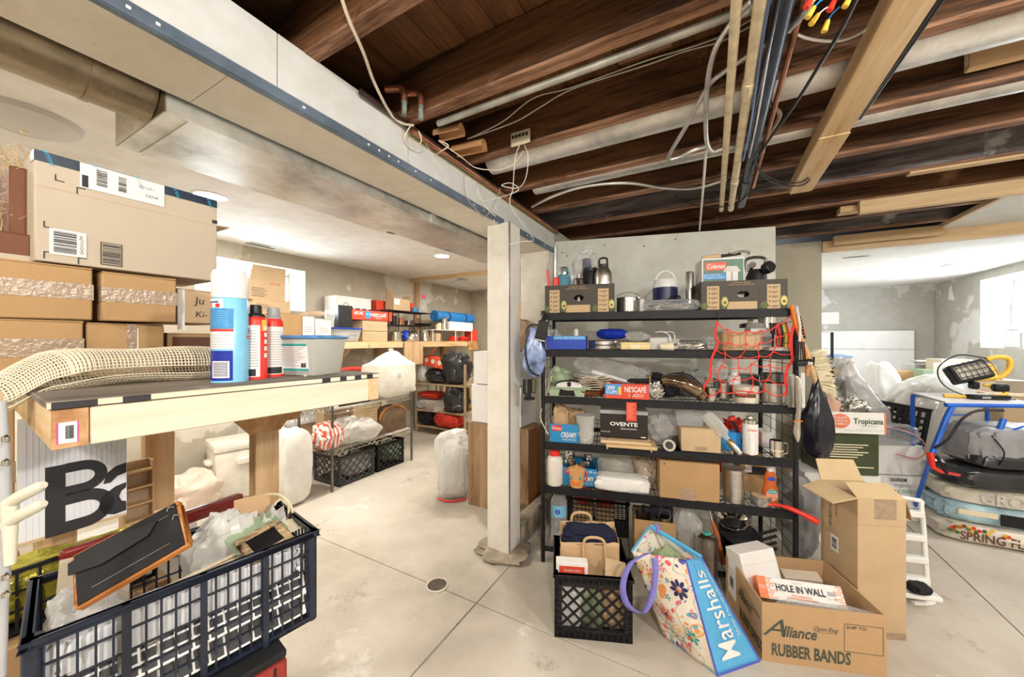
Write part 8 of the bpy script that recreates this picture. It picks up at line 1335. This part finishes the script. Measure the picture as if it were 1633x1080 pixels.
txt(t, 'Tropicana', h * .27, (w * .2, -.002, h * .58), mat('tropic_green', (.02, .09, .03), .5), bold=.02, width=w * .5); txt(t, 'PURE PREMIUM', h * .06, (w * .2, -.002, h * .36), GREENP, width=w * .3); bx(t, 'print_line', LGREY, (-w * .2, -.001, h * .12), (w * .45, 0, h * .15)); bx(t, 'print_line', LGREY, (.0, -.001, h * .2), (w * .45, 0, h * .22)); bx(t, 'orange_edge', MATS['coral'], (w * .47, -.001, 0), (w * .5, 0, h))
baggy('foil_bag', 'shiny silver snack bag in the juice tray carton', 'bag', (t.location.x + .06, 2.48, zz2 + .01), .18, .14, .2, FOIL, 124, 0, .25, 6); baggy('pink_cloth', 'pinkish cloth and black strap in the juice tray carton', 'cloth', (t.location.x - .12, 2.46, zz2 + .01), .14, .14, .22, mat('pink_cloth', (.60, .36, .26), .7), 125, 0, .15)
baggy('plastic_bag', 'grey plastic bag stuffed behind the rack end', 'bag', (1.80, 2.28, 0), .18, .18, .5, mat('grey_film', (.34, .34, .35), .3, bump=.4, bscale=12), 126, 0, .15)
# black tilted crate and bags
q = P(1432, 712, 2.95); t = crate('plastic_crate', 'black slotted plastic crate tilted before the big garbage bag', (q.x + .02, 2.98, .50), 0, .42, .32, .33, BLACK, 'lattice', 7, 5, .022, .012, rot=(0, R(10), R(-6)), frame=.035); t['category'] = 'crate'
closed_carton('cardboard_box', 'large carton hidden under the black slotted crate', (q.x - .05, 2.98, 0), R(-6), .5, .34, .455, CARD, 'front'); baggy('mixed_parts', 'red and white bits inside the black slotted crate', 'parts', (q.x - .05, 3.13, .56), .34, .2, .24, mat('mixed_bits', (.55, .40, .36), .5, var=.9, scale=30), 127, 0, .2); t = thing('disc_case', 'dark flat case lying on the black slotted crate', 'case', (q.x - .12, 3.20, .85), R(-6)); bx(t, 'case', NAVY, (-.16, 0, 0), (.14, .2, .045), bev=.006); bx(t, 'orange_jar_lid', ORANGE, (.0, -.08, -.07), (.16, -.01, -.03), bev=.004)
closed_carton('cardboard_box', 'grey carton supporting the dark flat case', (q.x - .02, 3.34, 0), R(-6), .3, .12, .845, LGREY, None)
def gbag(label, px0, px1, py0, Y, m, seed, d=.45, topn=(.45, .3), inner=None, e=.7):
    a, b = P(px0, py0, Y + d / 2), P(px1, py0, Y + d / 2); w = (b.x - a.x) * 1.08; t = baggy('garbage_bag', label, 'bag', ((a.x + b.x) / 2, Y + d / 2, 0), w, d, a.z, m, seed, 0, .09, 3.2, topn, e, 52, 34)
    if inner: MB().blob(w * .82, d * .8, a.z * .86, seed + 50, .2, 4).build('contents', inner, t, loc=(0, 0, .01))
    return t
gbag('large clear garbage bag of grey stuffing, biggest of the right pile', 1428, 1548, 598, 3.2, HAZY, 130, .55, (.7, .3), mat('grey_stuffing', (.42, .38, .33), .8, var=.3)); gbag('clear garbage bag tied with a knot beside the brush', 1312, 1388, 582, 2.92, HAZY, 131, .42, (.35, .3), mat('dark_stuffing', (.30, .29, .26), .8, var=.4)); gbag('white garbage bag behind the knotted one', 1372, 1430, 577, 3.8, WBAG, 132, .3, (.7, .25))
t = thing('bag_knot', 'twisted knot of the clear garbage bag by the brush', 'knot', P(1340, 583, 3.2)); MB().blob(.12, .08, .10, 9, .3).build('knot', WBAG, t, loc=(0, 0, -.03))
# ---- blue folding stand with work light
BLT = mat('blue_enamel', (.015, .13, .62), .3); Yt = 2.35
t = thing('folding_stand', 'blue tubular folding stand with a white top at the right edge', 'stand', (0, 0, 0)); A0, A1 = P(1508, 646, Yt), P(1650, 668, Yt - .05); zt = A0.z
A1.z = zt; dv = Vector((.25, .42, 0))
MB().tube([A0, A1], .013, 8).build('top_rail', BLT, t); MB().tube([A0 + dv, A1 + dv], .013, 8).build('top_rail', BLT, t); MB().hexa([tuple(p) for p in (A0 + Vector((0, 0, .008)), A1 + Vector((0, 0, .008)), A1 + dv + Vector((0, 0, .008)), A0 + dv + Vector((0, 0, .008)), A0 + Vector((0, 0, .02)), A1 + Vector((0, 0, .02)), A1 + dv + Vector((0, 0, .02)), A0 + dv + Vector((0, 0, .02)))]).build('top_board', WPAPER, t)
MB().tube(spline([A0 + Vector((.05, 0, 0)), P(1515, 655, Yt), P(1507, 672, Yt), P(1494, 705, Yt), P(1487, 722, Yt)], 6), .016, 10).build('leg', BLT, t); MB().tube([P(1487, 722, Yt), Vector((P(1487, 722, Yt).x + .36, 2.8, 0))], .013, 10).build('leg', BLT, t); MB().tube(spline([P(1600, 668, Yt), P(1598, 675, Yt), P(1592, 690, Yt), P(1585, 700, Yt)], 5), .016, 10).build('leg', BLT, t); MB().tube([P(1585, 700, Yt), Vector((P(1585, 700, Yt).x + .05, Yt + .5, 0))], .013, 10).build('leg', BLT, t); MB().tube([P(1515, 662, Yt), P(1548, 662, Yt + .1)], .006, 6).build('brace', BLT, t); MB().tube([P(1603, 690, Yt), P(1633, 680, Yt - .05)], .006, 6).build('brace', BLT, t)
for dx in (.4,): MB().tube([A1 + dv, Vector((A1.x + dv.x, A1.y + dv.y, 0))], .013, 8).build('leg', BLT, t); MB().tube([A0 + dv, Vector((A0.x + dv.x, A0.y + dv.y, 0))], .013, 8).build('leg', BLT, t)
t = thing('work_light', 'yellow and black halogen work light standing on the blue stand', 'work light', (P(1580, 640, Yt + .1).x, Yt + .15, zt + .022), rot=(0, 0, R(-20)))
hd = thing('tmp', None, None); bpy.data.objects.remove(hd)
mbh = MB().at((-.02, 0, .12), (R(-20), R(-18), 0)); mbh.box(-.11, -.03, 0, .09, .05, .13); mbh.build('housing', BLACK, t, bev=.01); MB().at((-.02, 0, .12), (R(-20), R(-18), 0)).box(-.09, -.036, .02, .07, -.03, .11).build('lens', CHROME, t); MB().at((-.02, 0, .12), (R(-20), R(-18), 0)).hexa([(.0, .02, .0), (.13, .02, -.02), (.13, .1, -.02), (0, .1, 0), (.05, .02, .13), (.15, .02, .08), (.15, .1, .08), (.05, .1, .13)]).build('back_cover', YELLOW, t, bev=.008)
g = MB().at((-.02, 0, .12), (R(-20), R(-18), 0))
for i in range(7): g.tube([(-.1 + i * .03, -.06, .0), (-.1 + i * .03, -.075, .065), (-.1 + i * .03, -.06, .13)], .002, 5)
for z in (.03, .065, .1): g.tube([(-.1, -.065, z), (.08, -.065, z)], .002, 5)
g.build('guard', BLACKM, t); MB().tube(spline([(.12, .05, .13), (.17, .05, .2), (.165, .05, .27), (.10, .05, .28), (.06, .05, .26)], 6), .016, 10).build('handle', YELLOW, t); MB().tube(spline([(-.22, -.05, .012), (-.05, -.06, .012), (.08, -.05, .03), (.10, .0, .06), (.03, .03, .09)], 6), .012, 8).build('foot_loop', YELLOW, t); MB().tube(spline([(.06, .05, .27), (-.1, .03, .29), (-.22, 0, .2), (-.2, -.02, .08), (-.08, -.05, .01), (.1, -.1, .008)], 8), .004, 6).build('cord', BLACK, t)
bx(t, 'knob', BLACK, (-.06, -.03, .06), (-.02, .02, .11), bev=.008); bx(t, 'knob', BLACK, (.04, -.04, .05), (.12, .0, .10), bev=.01); t = thing('power_strip', 'black power brick lying on the white stand top', 'power brick', (P(1600, 660, Yt).x, Yt + .06, zt + .022), R(-8)); bx(t, 'body', BLACK, (-.09, 0, 0), (.12, .07, .03), bev=.006); bx(t, 'port', GREY, (-.05, -.001, .008), (.0, 0, .02))
wire('cable', 'thick black cable curling below the blue stand', RUBBER, [P(1490, 715, 2.25), P(1512, 700, 2.2), P(1535, 668, 2.2), P(1560, 655, 2.25), P(1600, 655, 2.3)], .008)
t = thing('red_ratchet', 'red and black ratchet strap at the foot of the blue leg', 'ratchet', (0, 0, 0)); MB().tube([P(1483, 722, 2.28), P(1487, 745, 2.26), P(1500, 752, 2.26)], [.018, .014, .01], 8).build('handle', RED, t); MB().tube([P(1492, 725, 2.27), P(1510, 755, 2.26)], .010, 6).build('strap', BLACK, t); MB().tube([P(1497, 752, 2.26), P(1530, 758, 2.3)], .008, 6).build('strap', RED, t)
def fill(label, px, py, Y, w, d, m=CARD): q = P(px, py, Y); return closed_carton('cardboard_box', label, (q.x, Y, 0), R(-10), w, d, q.z - .004, m, None)
q = P(1575, 760, 2.2); t = thing('duffel_bag', 'shiny grey and black duffel bag at the right edge', 'bag', (3.33, 2.42, q.z), R(-12)); MB().blob(.62, .30, .265, 133, .06, 4, 56, 30, .36, fold=.02).build('body', GREYN, t); MB().blob(.60, .28, .09, 134, .06, 2.5, 44, 14, .4).build('base', BLKN, t, loc=(0, -.03, -.002)); MB().tube(spline([(.05, -.10, .26), (.12, -.17, .18), (.22, -.19, .08), (.26, -.17, .01)], 6), .014, 6).build('strap', BLACK, t); MB().tube(spline([(-.24, -.14, .22), (-.20, -.175, .12), (-.22, -.17, .03)], 6), .004, 5).build('zip', BLACK, t)
q2 = P(1560, 800, 2.2); t = baggy('garment_bag', 'flat black folded bag under the grey duffel', 'bag', (3.27, 2.44, q2.z), .62, .34, q.z - q2.z + .0, BLKN, 135, R(-12), .07, 2.5, None, .5); zs = q2.z
# soil sacks
SOIL = mat('soil_sack', (.70, .64, .54), .45, var=.22, scale=5); SOILB = mat('soil_sack_blue', (.40, .58, .66), .45, var=.5, scale=9)
h_ = zs / 3.0
for i in range(3):
    qq = P(1580, 850, 2.35); t = baggy('soil_sack', ['pale sack printed SPRING FLOWER lowest of the garden sacks', 'blue and white printed garden sack in the middle of the pile', 'cream sack printed GROW uppermost of the garden sacks'][i], 'sack', (3.28 + .02 * i, 2.50 + .01 * i, i * h_), .62, .40, h_ + .004, [SOIL, SOILB, SOIL][i], 140 + i, R(-28), .07, 2.5, None, .42)
    if i != 1: txt(t, ['SPRING FLOWER', 'x', 'GROW'][i], .055 if i == 0 else .07, (.0, -.217, h_ * .45), BR if i == 0 else LGREY, bold=.02, width=.46 if i == 0 else .3)
    if i == 0:
        rg = random.Random(8); fl = [MB(), MB(), MB()]
        for k in range(26): x, z = rg.uniform(-.28, .0), rg.uniform(h_ * .55, h_ * .95); fl[k % 3].at((x, -.212, z), (R(90), 0, 0)).lathe([(0, 0), (.012, 0), (.012, .002), (0, .002)], 7)
        for f_, m in zip(fl, (RED, YELLOW, mat('leafy', (.06, .12, .04), .6))): f_.build('flower_print', m, t)['kind'] = 'stuff'
    if i == 1: bx(t, 'picture_print', BLKC, (-.05, -.214, h_ * .2), (.2, -.205, h_ * .8), bev=.003); bx(t, 'picture_print', CREAM, (-.24, -.212, h_ * .5), (-.06, -.203, h_ * .8), bev=.003)
t = crate('plastic_crate', 'low black tray crate behind the soil sacks', (P(1500, 800, 2.9).x + .05, 2.92, 0), R(-20), .35, .3, .2, BLACK, 'lattice', 8, 4, .006, .01)
# ---- far boxes and rack by the right wall
rb_ = [('grey carton near the back corner', 1464, 1502, 582, 4.75, LGREY), ('flat green-edged box beside the work light guard', 1478, 1508, 590, 4.35, GREENP), ('long pale carton below the wall seam', 1508, 1548, 573, 4.3, CARDL), ('white foam box behind the work light', 1524, 1566, 581, 3.9, WPAPER), ('tan carton beneath the work light', 1530, 1585, 625, 3.55, CARDT), ('tan carton at the right edge under the window', 1612, 1670, 632, 3.0, CARDT), ('grey carton at the right edge below the window', 1596, 1640, 607, 3.45, CARDL), ('dark brown carton behind the big garbage bag', 1420, 1455, 592, 4.6, CARD)]
for lab, a, b, y0, Y, m in rb_:
    p0, p1 = P(a, y0, Y), P(b, y0, Y); w = (p1.x - p0.x); lo_ = p0.z - .3
    closed_carton('cardboard_box', lab, ((p0.x + p1.x) / 2, Y, lo_ + .003), R(-20), w, .26, .29, m, None); closed_carton('cardboard_box', 'plain brown carton under the ' + lab, ((p0.x + p1.x) / 2, Y, 0), R(-20), w, .26, lo_ - .004, CARD, 'front')
t = thing('paper_sheets', 'loose white paper sheets on the foam box', 'paper', (P(1508, 584, 4.55).x, 4.7, P(1508, 580, 4.5).z + .01), R(-30))
for i in range(4): bx(t, 'sheet', WPAPER, (-.15, -.1, i * .004), (.15, .12, i * .004 + .003), rot=(0, 0, R(i * 9)))
# drywall sheet, posts, white strips in the far right room
q0, q1 = P(1310, 543, 6.5), P(1480, 543, 6.2); t = thing('drywall_sheet', 'white drywall sheet leaning on the far wall of the right room', 'drywall sheet', W(7.86, 1.75, 0), RZB); bx(t, 'sheet', WPAPER, (-.82, -.06, 0), (.95, -.045, 1.50)); bx(t, 'taped_strip', LGREY, (-.82, -.062, 1.2), (.95, -.06, 1.22))
t = thing('wall_patch', 'long white patched strip on the far wall of the right room', 'wall patch', W(7.895, 1.3, 1.62), RZB); bx(t, 'strip', WPAPER, (-.4, -.004, 0), (.55, .0, .2)); t = thing('wall_patch', 'small white rectangle on the far wall near the ceiling', 'wall patch', W(7.895, 1.42, 1.98), RZB); bx(t, 'strip', WPAPER, (-.2, -.004, 0), (.18, .0, .13))
t = thing('paper_scrap', 'folded white paper pinned high on the right wall', 'paper', W(7.35, 2.948, 1.9), RZB); MB().prism([(0, 0), (.16, .03), (.14, .18), (.09, .24)], .003, 'x', z0=-.004).build('sheet', WPAPER, t)
t = thing('metal_shelving', 'black post shelving with boxes in the far right room', 'shelving', (P(1318, 600, 4.6).x, 4.7, 0), R(-20))
for x in (-.05, .12):
    for y in (0, .35): bx(t, 'post', BLACKM, (x, y, 0), (x + .025, y + .025, P(1318, 530, 4.6).z))
bx(t, 'shelf', BLACKM, (-.06, -.01, .88), (.5, .39, .9)); bx(t, 'cap_strip', LGREY, (-.06, -.01, P(1318, 530, 4.6).z), (.16, .39, P(1318, 530, 4.6).z + .02)); bx(t, 'post', BLACKM, (.475, 0, 0), (.5, .025, .88)); bx(t, 'post', BLACKM, (.475, .35, 0), (.5, .375, .88))
qx = t.location; t = thing('blue_case', 'blue flat bag lying on the far shelving box', 'bag', (qx.x + .2, qx.y + .1, 1.08), R(-20)); MB().blob(.42, .26, .09, 150, .1).build('body', mat('slate_blue', (.08, .14, .22), .6), t); closed_carton('cardboard_box', 'tan box on the black shelving with red end', (qx.x + .2, qx.y + .04, .903), R(-20), .44, .26, .17, CARD, None)
# window sill items
q = W(6.45, 3.08, 1.262); t = thing('radio', 'white table radio standing in the right window recess', 'radio', q, RZB + R(90)); bx(t, 'body', WPLAS, (-.16, -.05, 0), (.16, .05, .19), bev=.02, seg=2); bx(t, 'grey_side', GREY, (-.17, -.052, .01), (-.13, .052, .18), bev=.01); bx(t, 'sticker', TEAL, (.05, -.052, .04), (.08, -.05, .07)); bx(t, 'top_bar', LGREY, (-.1, -.03, .2), (.14, .03, .22), bev=.005)
q = W(6.62, 3.16, 1.262); t = thing('window_post', 'grey round post outside the right window', 'post', q); MB().tube([(0, 0, 0), (0, 0, .6)], .06, 18).build('post', LGREY, t)
# repeats of one kind share a group
GROUPS = {'recessed_light': 'recessed ceiling lights', 'bare_bulb': 'bare bulbs on the joists', 'wire_nut': 'wire nuts under the joists', 'keyboard': 'keyboards in the basket crate', 'frying_pan': 'frying pans below the rack', 'garbage_bag': 'garbage bags in the right pile', 'soil_sack': 'garden sacks at the right', 'hand_tool': 'tools behind the red net', 'picture_frame': 'frames in the basket crate', 'water_pipe': 'cream overhead pipes', 'folded_clothes': 'clothes in the paper bag', 'armored_cable': 'armoured cables under the joists', 'wood_board': 'loose boards under the joists', 'milk_crate': 'milk crates', 'red_pot': 'red cookware', 'packet': 'packets in the milk crate'}
for o in list(COL.objects):
    k = o.name.split('.')[0]
    if o.parent is None and k in GROUPS and 'group' not in o: o['group'] = GROUPS[k]
